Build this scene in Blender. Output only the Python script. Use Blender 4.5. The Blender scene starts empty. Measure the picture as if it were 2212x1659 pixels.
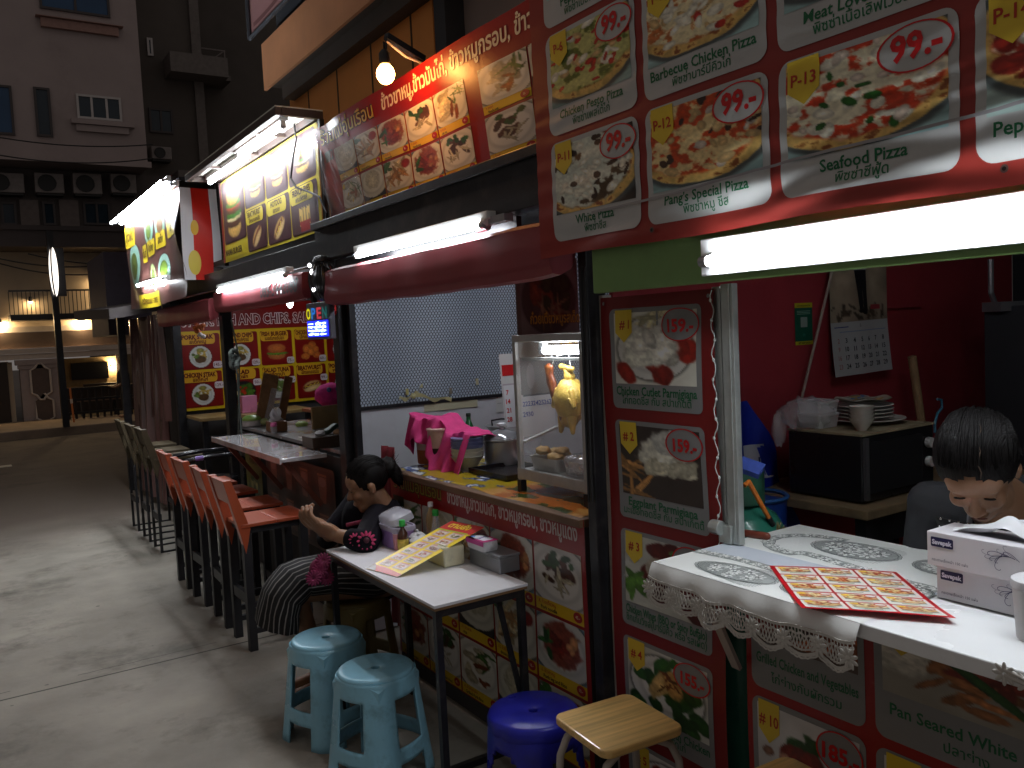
import bpy, math, random
import numpy as np
from mathutils import Vector, Matrix
random.seed(7); RNG = np.random.default_rng(7)
S = bpy.context.scene
COL = S.collection
# ------------------------------------------------------------------ camera, world, exposure
CAM_H = 1.75
Rw = np.array([[0.83480032, 0.07637184, -0.54523002], [-0.54847036, 0.02930931, -0.83565617], [-0.04784028, 0.99664854, 0.06635511]])
cam = bpy.data.cameras.new('camera'); camo = bpy.data.objects.new('camera', cam); COL.objects.link(camo)
cam.sensor_width = 36; cam.lens = 36 * 1839 / 2212; cam.clip_end = 400; cam.clip_start = .02
camo.matrix_world = Matrix([[*Rw[0], 0], [*Rw[1], 0], [*Rw[2], CAM_H], [0, 0, 0, 1]])
S.camera = camo
W = bpy.data.worlds.new('World'); S.world = W; W.use_nodes = True
bg = W.node_tree.nodes['Background']; bg.inputs[0].default_value = (.78, .70, .66, 1); bg.inputs[1].default_value = .115
S.view_settings.view_transform = 'Standard'; S.view_settings.look = 'None'; S.view_settings.exposure = 0.7; S.view_settings.gamma = 1
S.cycles.use_denoising = True; S.cycles.max_bounces = 6; S.cycles.diffuse_bounces = 3; S.cycles.glossy_bounces = 3
S.cycles.transmission_bounces = 6; S.cycles.transparent_max_bounces = 10; S.cycles.sample_clamp_indirect = 4; S.cycles.caustics_reflective = False; S.cycles.caustics_refractive = False
# photograph measured at 2212x1659: a measured point on a plane of known place, in metres
def ray(px, py):
    d = np.array([px - 1106., -(py - 829.5), -1839.]); d /= np.linalg.norm(d); return Rw @ d
def PX(px, py, X): d = ray(px, py); return Vector(d * (X / d[0])) + Vector((0, 0, CAM_H))
def PY(px, py, Y): d = ray(px, py); return Vector(d * (Y / d[1])) + Vector((0, 0, CAM_H))
def PZ(px, py, Z): d = ray(px, py); return Vector(d * ((Z - CAM_H) / d[2])) + Vector((0, 0, CAM_H))
def PD(px, py, D): return Vector(ray(px, py) * D) + Vector((0, 0, CAM_H))
# ------------------------------------------------------------------ materials
MATS = {}
def mat(name, col, rough=.5, metal=0., var=.15, sc=9., bump=0., bsc=60., emit=None, es=0., trans=0., alpha=1., ior=1.45, spec=.5, coat=0., wear=None, wsc=3.):
    if name in MATS: return MATS[name]
    m = bpy.data.materials.new(name); m.use_nodes = True; nt = m.node_tree; N = nt.nodes; L = nt.links; p = N['Principled BSDF']
    c = (*col, 1)
    p.inputs['Base Color'].default_value = c; p.inputs['Roughness'].default_value = rough; p.inputs['Metallic'].default_value = metal
    p.inputs['Transmission Weight'].default_value = trans; p.inputs['Alpha'].default_value = alpha; p.inputs['IOR'].default_value = ior
    p.inputs['Specular IOR Level'].default_value = spec; p.inputs['Coat Weight'].default_value = coat
    tc = N.new('ShaderNodeTexCoord')
    if emit: p.inputs['Emission Color'].default_value = (*emit, 1); p.inputs['Emission Strength'].default_value = es
    if var > 0:
        n = N.new('ShaderNodeTexNoise'); n.inputs['Scale'].default_value = sc; n.inputs['Detail'].default_value = 5; n.inputs['Roughness'].default_value = .6
        L.new(tc.outputs['Object'], n.inputs['Vector'])
        r = N.new('ShaderNodeMapRange'); r.inputs['From Min'].default_value = .3; r.inputs['From Max'].default_value = .7
        r.inputs['To Min'].default_value = 1 - var; r.inputs['To Max'].default_value = 1 + var; L.new(n.outputs['Fac'], r.inputs['Value'])
        mx = N.new('ShaderNodeMix'); mx.data_type = 'RGBA'; mx.blend_type = 'MULTIPLY'; mx.inputs['Factor'].default_value = 1
        mx.inputs['A'].default_value = c; L.new(r.outputs['Result'], mx.inputs['B']); out = mx.outputs['Result']
        if wear:
            n2 = N.new('ShaderNodeTexNoise'); n2.inputs['Scale'].default_value = wsc; n2.inputs['Detail'].default_value = 8; n2.inputs['Roughness'].default_value = .7
            L.new(tc.outputs['Object'], n2.inputs['Vector']); rr = N.new('ShaderNodeMapRange'); rr.inputs['From Min'].default_value = .52; rr.inputs['From Max'].default_value = .68
            L.new(n2.outputs['Fac'], rr.inputs['Value']); m2 = N.new('ShaderNodeMix'); m2.data_type = 'RGBA'; m2.inputs['B'].default_value = (*wear, 1)
            L.new(rr.outputs['Result'], m2.inputs['Factor']); L.new(out, m2.inputs['A']); out = m2.outputs['Result']
        L.new(out, p.inputs['Base Color'])
        r2 = N.new('ShaderNodeMapRange'); r2.inputs['To Min'].default_value = max(.02, rough - .1); r2.inputs['To Max'].default_value = min(1, rough + .1); L.new(n.outputs['Fac'], r2.inputs['Value']); L.new(r2.outputs['Result'], p.inputs['Roughness'])
    if bump:
        b = N.new('ShaderNodeTexNoise'); b.inputs['Scale'].default_value = bsc; b.inputs['Detail'].default_value = 4; L.new(tc.outputs['Object'], b.inputs['Vector'])
        bn = N.new('ShaderNodeBump'); bn.inputs['Strength'].default_value = bump; bn.inputs['Distance'].default_value = .01; L.new(b.outputs['Fac'], bn.inputs['Height']); L.new(bn.outputs['Normal'], p.inputs['Normal'])
    MATS[name] = m; return m
def printmat(name, rough=.4, bump=.05, bsc=40, spec=.5):
    if name in MATS: return MATS[name]
    m = mat(name, (.5, .5, .5), rough, var=0, bump=bump, bsc=bsc, spec=spec); nt = m.node_tree
    a = nt.nodes.new('ShaderNodeAttribute'); a.attribute_name = 'Col'; nt.links.new(a.outputs['Color'], nt.nodes['Principled BSDF'].inputs['Base Color']); return m
def emat(name, col, st):
    return mat(name, col, .5, var=0, emit=col, es=st)
# ------------------------------------------------------------------ objects, labels
ORG = {}
def tag(o, label=None, cat=None, group=None, kind=None):
    if label: o['label'] = label
    if cat: o['category'] = cat
    if group: o['group'] = group
    if kind: o['kind'] = kind
    return o
def thing(name, label, cat, loc=(0, 0, 0), group=None, rz=0, local=False):
    o = bpy.data.objects.new(name, None); COL.objects.link(o); o.location = loc; o.rotation_euler = (0, 0, rz); o.empty_display_size = .1
    ORG[o.name] = Vector() if local else Vector(loc); return tag(o, label, cat, group)
def dup(o, parent=None):
    c = o.copy(); COL.objects.link(c); ORG[c.name] = ORG.get(o.name, Vector())
    if parent: c.parent = parent
    for ch in list(o.children): dup(ch, c)
    return c
class B:
    def __init__(s): s.v = []; s.f = []; s.m = []; s.k = 0
    def add(s, vs, fs, m=None):
        o = len(s.v); s.v += [tuple(x) for x in vs]; s.f += [tuple(i + o for i in f) for f in fs]; s.m += [s.k if m is None else m] * len(fs); return s
    def box(s, x0, x1, y0, y1, z0, z1, m=None):
        vs = [(x, y, z) for z in (z0, z1) for y in (y0, y1) for x in (x0, x1)]
        return s.add(vs, [(0, 2, 3, 1), (4, 5, 7, 6), (0, 1, 5, 4), (2, 6, 7, 3), (0, 4, 6, 2), (1, 3, 7, 5)], m)
    def bar(s, p, q, w, h, up=(0, 0, 1), m=None, w2=None, h2=None):
        p = Vector(p); q = Vector(q); d = (q - p).normalized(); u = Vector(up)
        if abs(d.dot(u)) > .97: u = Vector((1, 0, 0))
        x = d.cross(u).normalized(); y = x.cross(d).normalized(); vs = []
        for c, ww, hh in ((p, w, h), (q, w2 or w, h2 or h)):
            for a, b in ((-1, -1), (1, -1), (1, 1), (-1, 1)): vs.append(c + x * a * ww / 2 + y * b * hh / 2)
        return s.add(vs, [(3, 2, 1, 0), (4, 5, 6, 7), (0, 1, 5, 4), (1, 2, 6, 5), (2, 3, 7, 6), (3, 0, 4, 7)], m)
    def tube(s, pts, r, n=8, m=None, cap=True, closed=False):
        pts = [Vector(p) for p in pts]; k = len(pts); rs = r if isinstance(r, (list, tuple)) else [r] * k; vs = []; pu = None
        for i in range(k):
            a = pts[(i - 1) % k] if (closed or i > 0) else pts[i]; b = pts[(i + 1) % k] if (closed or i < k - 1) else pts[i]
            d = (b - a).normalized()
            if pu is None: pu = Vector((0, 0, 1)) if abs(d.z) < .9 else Vector((1, 0, 0))
            x = d.cross(pu).normalized(); pu = x.cross(d).normalized()
            for j in range(n):
                t = 2 * math.pi * j / n; vs.append(pts[i] + (x * math.cos(t) + pu * math.sin(t)) * rs[i])
        fs = [(i * n + j, i * n + (j + 1) % n, ((i + 1) % k) * n + (j + 1) % n, ((i + 1) % k) * n + j) for i in range(k if closed else k - 1) for j in range(n)]
        if cap and not closed: fs += [tuple(range(n))[::-1], tuple(range((k - 1) * n, k * n))]
        return s.add(vs, fs, m)
    def lathe(s, prof, c=(0, 0, 0), n=24, M=None, m=None, sx=1, sy=1):
        M = M or Matrix.Identity(3); c = Vector(c); vs = []; k = len(prof)
        for r, z in prof:
            for j in range(n):
                t = 2 * math.pi * j / n; vs.append(c + M @ Vector((r * sx * math.cos(t), r * sy * math.sin(t), z)))
        fs = [(i * n + j, i * n + (j + 1) % n, (i + 1) * n + (j + 1) % n, (i + 1) * n + j) for i in range(k - 1) for j in range(n)]
        fs += [tuple(range(n))[::-1], tuple(range((k - 1) * n, k * n))]
        return s.add(vs, fs, m)
    def ell(s, c, r, M=None, n=16, k=10, m=None, f=None):
        M = M or Matrix.Identity(3); c = Vector(c); vs = []
        for i in range(1, k):
            a = math.pi * i / k
            for j in range(n):
                t = 2 * math.pi * j / n; d = Vector((math.sin(a) * math.cos(t), math.sin(a) * math.sin(t), math.cos(a))); q = f(d) if f else 1
                vs.append(c + M @ Vector((d.x * r[0] * q, d.y * r[1] * q, d.z * r[2] * q)))
        vs += [c + M @ Vector((0, 0, r[2])), c - M @ Vector((0, 0, r[2]))]; e = len(vs) - 2
        fs = [(i * n + j, (i + 1) * n + j, (i + 1) * n + (j + 1) % n, i * n + (j + 1) % n) for i in range(k - 2) for j in range(n)]
        fs += [(e, j, (j + 1) % n) for j in range(n)] + [(e + 1, (k - 2) * n + (j + 1) % n, (k - 2) * n + j) for j in range(n)]
        return s.add(vs, fs, m)
    def cap(s, p, q, r1, r2, n=12):
        p = Vector(p); q = Vector(q); d = q - p; l = d.length; M = d.to_track_quat('Z', 'Y').to_matrix()
        pr = [(r1 * math.sin(a), -r1 * math.cos(a)) for a in np.linspace(.15, math.pi / 2, 5)] + [(r2 * math.cos(a), l + r2 * math.sin(a)) for a in np.linspace(0, math.pi / 2 - .15, 5)]
        return s.lathe(pr, p, n, M)
    def grid(s, fn, nu, nv, m=None):
        vs = [fn(i / nu, j / nv) for j in range(nv + 1) for i in range(nu + 1)]
        return s.add(vs, [(j * (nu + 1) + i, j * (nu + 1) + i + 1, (j + 1) * (nu + 1) + i + 1, (j + 1) * (nu + 1) + i) for j in range(nv) for i in range(nu)], m)
    def prism(s, pts, d, m=None):
        d = Vector(d); n = len(pts); pts = [Vector(p) for p in pts]
        return s.add(pts + [p + d for p in pts], [tuple(range(n))[::-1], tuple(range(n, 2 * n))] + [(i, (i + 1) % n, n + (i + 1) % n, n + i) for i in range(n)], m)
    def frame(s, x0, x1, z0, z1, y, w, d, m=None):
        s.box(x0, x1, y - d, y, z1 - w, z1, m); s.box(x0, x1, y - d, y, z0, z0 + w, m)
        s.box(x0, x0 + w, y - d, y, z0 + w, z1 - w, m); return s.box(x1 - w, x1, y - d, y, z0 + w, z1 - w, m)
    def rot(s, i0, M, c):
        c = Vector(c); s.v = s.v[:i0] + [tuple(c + M @ (Vector(v) - c)) for v in s.v[i0:]]; return s
    def build(s, name, mats, parent=None, smooth=0, bev=0, label=None, mods=None, solid=0):
        me = bpy.data.meshes.new(name); org = Vector()
        if parent: org = ORG.get(parent.name, Vector())
        me.from_pydata([Vector(v) - org for v in s.v], [], s.f)
        mats = mats if isinstance(mats, (list, tuple)) else [mats]
        for q in mats: me.materials.append(q)
        if len(mats) > 1: me.polygons.foreach_set('material_index', s.m)
        me.validate(); o = bpy.data.objects.new(name, me); COL.objects.link(o); ORG[o.name] = org
        if parent: o.parent = parent
        if smooth: me.shade_smooth(); me.set_sharp_from_angle(angle=math.radians(smooth))
        if bev: b = o.modifiers.new('b', 'BEVEL'); b.width = bev; b.segments = 2; b.limit_method = 'ANGLE'; b.angle_limit = .6
        if solid: q = o.modifiers.new('s', 'SOLIDIFY'); q.thickness = solid; q.offset = 0
        if label: o['label'] = label
        return o
def solo(b, name, mats, label, cat, group=None, kind=None, at=None, **k):
    """a thing that is one mesh: its origin at its base"""
    v = np.array(b.v); c = Vector(at) if at is not None else Vector(((v[:, 0].min() + v[:, 0].max()) / 2, (v[:, 1].min() + v[:, 1].max()) / 2, v[:, 2].min()))
    b.v = [tuple(Vector(x) - c) for x in b.v]; o = b.build(name, mats, None, **k); o.location = c; ORG[o.name] = c
    return tag(o, label, cat, group, kind)
# ------------------------------------------------------------------ printing: flat artwork laid on a (possibly wavy) sheet
def lin(c): c = np.asarray(c, float); return np.where(c <= .04045, c / 12.92, ((c + .055) / 1.055) ** 2.4)
TX = {}
def textmesh(s, bold):
    k = (s, bold)
    if k in TX: return TX[k]
    cu = bpy.data.curves.new('t', 'FONT'); cu.body = s; cu.resolution_u = 2; cu.offset = bold
    ob = bpy.data.objects.new('t', cu); COL.objects.link(ob); me = bpy.data.meshes.new_from_object(ob)
    n = len(me.vertices); co = np.zeros(n * 3); me.vertices.foreach_get('co', co); co = co.reshape(-1, 3)[:, :2].copy(); fs = [tuple(p.vertices) for p in me.polygons]
    bpy.data.objects.remove(ob); bpy.data.meshes.remove(me); bpy.data.curves.remove(cu); TX[k] = (co, fs); return TX[k]
class Print:
    def __init__(s, fn, nrm, dl=.0008): s.fn = fn; s.n = np.array(nrm, float); s.dl = dl; s.v = []; s.c = []; s.f = []; s.o = 0; s.k = 1.
    def put(s, U, V, faces, col, layer):
        U = np.asarray(U, float).ravel(); V = np.asarray(V, float).ravel(); P = s.fn(U, V) + s.n * (layer * s.dl)
        s.v.append(P); c = np.asarray(col, float); s.c.append(np.broadcast_to(c, (len(U), 3)) if c.ndim == 1 else c.reshape(-1, 3))
        s.f += [tuple(int(i) + s.o for i in f) for f in faces]; s.o += len(U)
    def quads(s, nr, nc): return [(j * nc + i, j * nc + i + 1, (j + 1) * nc + i + 1, (j + 1) * nc + i) for j in range(nr - 1) for i in range(nc - 1)]
    def rows(s, vs, ul, ur, col, layer, nc=10):
        t = np.linspace(0, 1, nc + 1)[None]; ul = np.asarray(ul)[:, None]; ur = np.asarray(ur)[:, None]; U = ul + (ur - ul) * t; V = np.repeat(np.asarray(vs)[:, None], nc + 1, 1)
        s.put(U, V, s.quads(len(vs), nc + 1), col, layer)
    def rect(s, u0, v0, u1, v1, col, layer, nc=None, nr=None):
        nc = nc or max(1, min(60, int(abs(u1 - u0) / .04))); nr = nr or max(1, min(60, int(abs(v1 - v0) / .04))); vs = np.linspace(v0, v1, nr + 1)
        s.rows(vs, np.full(nr + 1, u0), np.full(nr + 1, u1), col, layer, nc)
    def rrect(s, u0, v0, u1, v1, r, col, layer, nc=12, nm=10):
        a = np.linspace(0, math.pi / 2, 7); ins = r * (1 - np.sin(a)); d = r * (1 - np.cos(a)); md = np.linspace(v0 + r, v1 - r, nm)[1:-1]
        vs = np.concatenate([v0 + d, md, (v1 - d)[::-1]]); i = np.concatenate([ins, np.zeros(len(md)), ins[::-1]]); s.rows(vs, u0 + i, u1 - i, col, layer, nc)
    def flag(s, u0, v0, u1, v1, tip, col, layer):
        vs = np.concatenate([np.linspace(v1, v0 + tip, 4), [v0]]); m = (u0 + u1) / 2; ul = np.array([u0] * 4 + [m - 1e-4]); ur = np.array([u1] * 4 + [m + 1e-4]); s.rows(vs, ul, ur, col, layer, 4)
    def ell(s, cu, cv, ru, rv, col, layer, n=28, inner=0., rot=0., nr=3):
        t = np.linspace(0, 2 * math.pi, n + 1)[None]; k = np.linspace(inner, 1, nr)[:, None]; x = ru * k * np.cos(t); y = rv * k * np.sin(t); c, q = math.cos(rot), math.sin(rot)
        s.put(cu + x * c - y * q, cv + x * q + y * c, s.quads(nr, n + 1), col, layer)
    def line(s, pts, w, col, layer):
        p = np.asarray(pts, float); d = np.gradient(p, axis=0); d /= np.linalg.norm(d, axis=1)[:, None] + 1e-9; nn = np.stack([-d[:, 1], d[:, 0]], 1) * w / 2
        s.put(np.stack([p[:, 0] - nn[:, 0], p[:, 0] + nn[:, 0]], 1), np.stack([p[:, 1] - nn[:, 1], p[:, 1] + nn[:, 1]], 1), s.quads(len(p), 2), col, layer)
    def text(s, t, u, v, h, col, layer, align='c', w=None, bold=.012, sl=0., fit=None):
        co, fs = textmesh(t, bold)
        if not len(co): return
        x = co[:, 0] - co[:, 0].min(); tw = x.max(); k = h / .72; kx = (w / tw) if w else k
        if fit and kx * tw > fit: kx = fit / tw
        x = x * kx; x = x - {'c': x.max() / 2, 'l': 0, 'r': x.max()}[align]; y = co[:, 1] * k
        s.put(u + x + sl * y, v + y, fs, col, layer)
    def photo(s, u0, v0, u1, v1, painter, nu, nv, layer):
        a, b = np.meshgrid(np.linspace(0, 1, nu + 1), np.linspace(0, 1, nv + 1)); c = np.clip(painter(a, b), 0, 1)
        s.put(u0 + (u1 - u0) * a, v1 + (v0 - v1) * b, s.quads(nv + 1, nu + 1), c, layer)
    def build(s, name, m, parent=None, smooth=True):
        P = np.concatenate(s.v); C = lin(np.concatenate(s.c)) * s.k; org = ORG.get(parent.name, Vector()) if parent else Vector()
        me = bpy.data.meshes.new(name); me.from_pydata((P - np.array(org)).tolist(), [], s.f); at = me.color_attributes.new('Col', 'FLOAT_COLOR', 'POINT')
        at.data.foreach_set('color', np.concatenate([C, np.ones((len(C), 1))], 1).astype(np.float32).ravel()); me.materials.append(m)
        o = bpy.data.objects.new(name, me); COL.objects.link(o); ORG[o.name] = org
        if parent: o.parent = parent
        if smooth: me.shade_smooth()
        return o
def psolo(p, name, m, label, cat, at=None, group=None):
    P = np.concatenate(p.v); c = np.array(at) if at is not None else np.array([P[:, 0].mean(), P[:, 1].mean(), P[:, 2].min()])
    p.v = [q - c for q in p.v]; o = p.build(name, m); o.location = c; ORG[o.name] = Vector(c); return tag(o, label, cat, group)
# ------------------------------------------------------------------ painters of the food photographs printed on the menus
def vnoise(x, y, seed=0):
    xi = np.floor(x).astype(int); yi = np.floor(y).astype(int); fx = x - xi; fy = y - yi; fx = fx * fx * (3 - 2 * fx); fy = fy * fy * (3 - 2 * fy)
    def h(a, b):
        q = (a * 374761393 + b * 668265263 + seed * 974711) & 0x7fffffff; q = ((q ^ (q >> 13)) * 1274126177) & 0x7fffffff; return ((q ^ (q >> 16)) & 0xffff) / 65535.
    return (h(xi, yi) * (1 - fx) + h(xi + 1, yi) * fx) * (1 - fy) + (h(xi, yi + 1) * (1 - fx) + h(xi + 1, yi + 1) * fx) * fy
def fbm(x, y, seed=0, o=4): return sum(vnoise(x * 2 ** i, y * 2 ** i, seed + i * 17) * .5 ** (i + 1) for i in range(o)) / (1 - .5 ** o)
def mixc(img, m, c):
    c = np.asarray(c, float); m = np.clip(m, 0, 1)[..., None]; return img * (1 - m) + (c if c.ndim > 1 else c[None, None]) * m
def sst(e0, e1, x): t = np.clip((x - e0) / (e1 - e0), 0, 1); return t * t * (3 - 2 * t)
def blob(img, a, b, cx, cy, rx, ry, rot, col, seed, rough=.25, var=.25, soft=.12):
    c, q = math.cos(rot), math.sin(rot); x = ((a - cx) * c + (b - cy) * q) / rx; y = (-(a - cx) * q + (b - cy) * c) / ry
    r = np.hypot(x, y) + (fbm(a * 9 + seed, b * 9, seed) - .5) * rough * 2
    tex = 1 + (fbm(a * 26, b * 26, seed + 5) - .5) * 2 * var; colr = np.asarray(col, float)[None, None] * tex[..., None] * (1.08 - .22 * np.clip(r, 0, 1))[..., None]
    return mixc(img, 1 - sst(1 - soft, 1 + soft, r), colr)
def P_pizza(sd, cheese=(.95, .88, .68), sauce=(.74, .25, .1), thr=.45, tops=(), bgc=(.62, .76, .76), cx=.46, cy=.38):
    def f(a, b):
        r = random.Random(sd); img = np.zeros(a.shape + (3,)) + np.array(bgc); st = fbm(a * 3 + b * 14, b * 3, sd); img = img * (.75 + .5 * st)[..., None]
        rr = np.hypot((a - cx) / .66, (b - cy) / .60) + (fbm(a * 5, b * 5, sd) - .5) * .1
        img = mixc(img, 1 - sst(1.05, 1.14, rr), (.30, .33, .33)); cr = fbm(a * 14, b * 14, sd + 3)
        img = mixc(img, 1 - sst(.99, 1.02, rr), np.array([.90, .74, .42]) * (.7 + .55 * cr)[..., None]); img = mixc(img, (1 - sst(.98, 1., rr)) * sst(.6, .75, cr), (.55, .30, .12))
        n1 = fbm(a * 9, b * 9, sd + 9); n2 = fbm(a * 30, b * 30, sd + 4); ins = 1 - sst(.8, .88, rr + (cr - .5) * .1)
        img = mixc(img, ins, np.array(sauce) * (.75 + .5 * n2)[..., None]); img = mixc(img, ins * sst(thr - .05, thr + .06, n1), np.array(cheese) * (.8 + .35 * n2)[..., None])
        for col, sz, n in tops:
            for _ in range(n):
                x, y = r.uniform(0, 1), r.uniform(0, .85)
                if math.hypot((x - cx) / .66, (y - cy) / .6) > .85: continue
                img = blob(img, a, b, x, y, sz * r.uniform(.7, 1.4), sz * r.uniform(.35, .9), r.uniform(0, 3), col, r.randint(0, 99), .3)
        return img
    return f
def P_dish(sd, bgc=(.85, .84, .82), plate=(.93, .93, .92), foods=(), pr=(.5, .5, .46, .44), bgv=.1):
    def f(a, b):
        r = random.Random(sd); img = np.zeros(a.shape + (3,)) + np.array(bgc); img = img * (1 - bgv + 2 * bgv * fbm(a * 4, b * 4, sd))[..., None]
        if plate is not None:
            cx, cy, rx, ry = pr; rr = np.hypot((a - cx) / rx, (b - cy) / ry); img = mixc(img, 1 - sst(1.0, 1.1, rr), np.array(bgc) * .55)
            img = mixc(img, 1 - sst(.98, 1.0, rr), np.array(plate) * (1 - .12 * sst(.62, .72, rr) + .08 * sst(.74, .86, rr))[..., None])
        for fd in foods:
            if fd[0] == 's':
                _, col, n, x0, y0, x1, y1, rx, ry = fd
                for _ in range(n): img = blob(img, a, b, r.uniform(x0, x1), r.uniform(y0, y1), rx * r.uniform(.6, 1.3), ry * r.uniform(.6, 1.3), r.uniform(-1, 2), np.array(col) * r.uniform(.75, 1.15), r.randint(0, 99))
            else:
                cx, cy, rx, ry, rot, col = fd[:6]; img = blob(img, a, b, cx, cy, rx, ry, rot, col, r.randint(0, 99), fd[6] if len(fd) > 6 else .2)
        return img
    return f
# ================================================================== SETTING
def ground_mat(name, col, joint=False, rough=.85):
    m = mat(name, col, rough, var=.3, sc=1.3, bump=.25, bsc=45, wear=tuple(c * .45 for c in col), wsc=1.1); nt = m.node_tree; N = nt.nodes; L = nt.links; p = N['Principled BSDF']
    src = p.inputs['Base Color'].links[0].from_socket; tc = [n for n in N if n.type == 'TEX_COORD'][0]
    v = N.new('ShaderNodeTexVoronoi'); v.inputs['Scale'].default_value = 3.1; L.new(tc.outputs['Object'], v.inputs['Vector'])
    def math_(op, a, b=None):
        n = N.new('ShaderNodeMath'); n.operation = op
        for i, x in enumerate((a, b)):
            if x is None: continue
            if isinstance(x, (int, float)): n.inputs[i].default_value = x
            else: L.new(x, n.inputs[i])
        return n.outputs[0]
    nz = N.new('ShaderNodeTexNoise'); nz.inputs['Scale'].default_value = 14; nz.inputs['Detail'].default_value = 6; L.new(tc.outputs['Object'], nz.inputs['Vector'])
    spot = math_('LESS_THAN', math_('ADD', v.outputs['Distance'], math_('MULTIPLY', nz.outputs['Fac'], .12)), .105)
    mask = math_('MULTIPLY', spot, .55)
    if joint:
        sx = N.new('ShaderNodeSeparateXYZ'); L.new(tc.outputs['Object'], sx.inputs[0]); y = sx.outputs[1]
        wob = math_('MULTIPLY', nz.outputs['Fac'], .02)
        j = math_('LESS_THAN', math_('ABSOLUTE', math_('SUBTRACT', y, 4.93)), .008)
        n3 = N.new('ShaderNodeTexNoise'); n3.inputs['Scale'].default_value = 2.2; L.new(tc.outputs['Object'], n3.inputs['Vector'])
        c2 = math_('MULTIPLY', math_('LESS_THAN', math_('ABSOLUTE', math_('SUBTRACT', math_('ADD', y, wob), 5.045)), .0035), math_('GREATER_THAN', n3.outputs['Fac'], .47))
        j2 = math_('LESS_THAN', math_('ABSOLUTE', math_('SUBTRACT', y, .9)), .008)
        mask = math_('MAXIMUM', mask, math_('MAXIMUM', math_('MULTIPLY', j, .85), math_('MAXIMUM', math_('MULTIPLY', c2, .7), math_('MULTIPLY', j2, .85))))
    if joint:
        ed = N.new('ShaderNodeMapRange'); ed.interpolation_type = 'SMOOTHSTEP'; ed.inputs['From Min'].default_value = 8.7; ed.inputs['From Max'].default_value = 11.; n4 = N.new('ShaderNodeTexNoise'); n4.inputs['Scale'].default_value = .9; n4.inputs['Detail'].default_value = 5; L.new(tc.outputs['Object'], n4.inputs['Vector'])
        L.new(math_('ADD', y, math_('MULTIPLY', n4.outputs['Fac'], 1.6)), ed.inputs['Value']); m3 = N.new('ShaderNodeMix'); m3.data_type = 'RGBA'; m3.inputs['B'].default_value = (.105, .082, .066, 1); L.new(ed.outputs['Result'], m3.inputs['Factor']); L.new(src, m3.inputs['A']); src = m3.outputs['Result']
    mx = N.new('ShaderNodeMix'); mx.data_type = 'RGBA'; mx.inputs['B'].default_value = (*[c * .14 for c in col], 1); L.new(mask, mx.inputs['Factor']); L.new(src, mx.inputs['A']); L.new(mx.outputs['Result'], p.inputs['Base Color'])
    return m
b = B(); b.box(-60, 60, -15, 90, -.3, 0); solo(b, 'road', ground_mat('asphalt', (.105, .082, .066)), None, None, kind='structure', at=(0, 0, 0))
b = B()
n = 60; edge = [(-14 + 40 * i / n, 12.6 + .12 * math.sin(i * 1.7) + .1 * random.random()) for i in range(n + 1)]
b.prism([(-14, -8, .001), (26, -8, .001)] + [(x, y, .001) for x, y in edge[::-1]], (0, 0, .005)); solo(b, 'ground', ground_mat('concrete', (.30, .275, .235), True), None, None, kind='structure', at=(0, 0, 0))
b = B(); b.box(-30, 40, 19.6, 22.5, -.1, .14); b.box(-30, 40, 19.4, 19.598, -.1, .17); solo(b, 'pavement', mat('pave', (.20, .15, .11), .85, var=.25, sc=2), None, None, kind='structure', at=(0, 20, 0), bev=.02)
b = B(); b.box(-.9, .62, 15.0, 15.22, .001, .005); solo(b, 'road_marking', mat('roadpaint', (.5, .45, .36), .8, var=.4, sc=6), None, None, kind='structure', at=(0, 15, 0))
# ------------------------------------------------------------------ pale apartment block across the road
Yb = 22.5
def q(px, py, Y=Yb): return PY(px, py, Y)
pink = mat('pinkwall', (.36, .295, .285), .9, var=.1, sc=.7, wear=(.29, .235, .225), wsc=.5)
darkglass = mat('darkglass', (.02, .035, .05), .12, var=.1); blueglass = mat('blueglass', (.02, .07, .16), .1, var=.2, sc=1)
frm = mat('alframe', (.5, .47, .46), .5, var=.05)
bl = thing('apartment_block', 'pale pinkish plaster apartment block rising across the road above the air conditioners', 'building', (0, Yb, 0))
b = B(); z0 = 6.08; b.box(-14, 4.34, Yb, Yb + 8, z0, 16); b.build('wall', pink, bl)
b = B(); b.box(-14, 4.40, Yb - .12, Yb - .002, z0 - .02, z0 + .12); b.build('ledge', pink, bl)
def window(px0, py0, px1, py1, parent, glass, mull=0, fr=True, Y=Yb, lintel=True):
    a = q(px0, py0, Y); c = q(px1, py1, Y); x0, x1, zt, zb = a.x, c.x, max(a.z, c.z), min(a.z, c.z); w = B()
    w.frame(x0, x1, zb, zt, Y - .004, .05, .05)
    for i in range(mull): xm = x0 + (x1 - x0) * (i + 1) / (mull + 1); w.box(xm - .025, xm + .025, Y - .05, Y - .004, zb + .05, zt - .05)
    f = w.build('window', frm if fr else mat('darkframe', (.06, .05, .05), .5, var=.05), parent); g = B(); g.box(x0 + .05, x1 - .05, Y - .022, Y - .012, zb + .05, zt - .05); g.build('pane', glass, f)
    return x0, x1, zb, zt
window(82, -30, 238, 40, bl, blueglass, 1, False); window(-30, 181, 33, 293, bl, blueglass, 0, False); window(71, 188, 115, 297, bl, darkglass, 0, False); x0, x1, zb, zt = window(163, 203, 264, 264, bl, darkglass, 2)
b = B(); b.box(x0 - .15, x1 + .25, Yb - .16, Yb - .003, zb - .14, zb - .03); b.box(x0 - .05, x1 + .12, Yb - .1, Yb - .003, zb - .3, zb - .15); b.build('window_sill', pink, bl)
a = q(75, 34); c = q(265, 78); b = B(); b.box(a.x, c.x, Yb - .2, Yb - .003, c.z + .16, a.z - .02); b.box(a.x + .1, c.x - .1, Yb - .12, Yb - .003, c.z - .05, c.z + .15); b.build('window_ledge', mat('pinkdark', (.33, .2, .17), .9), bl)
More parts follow.
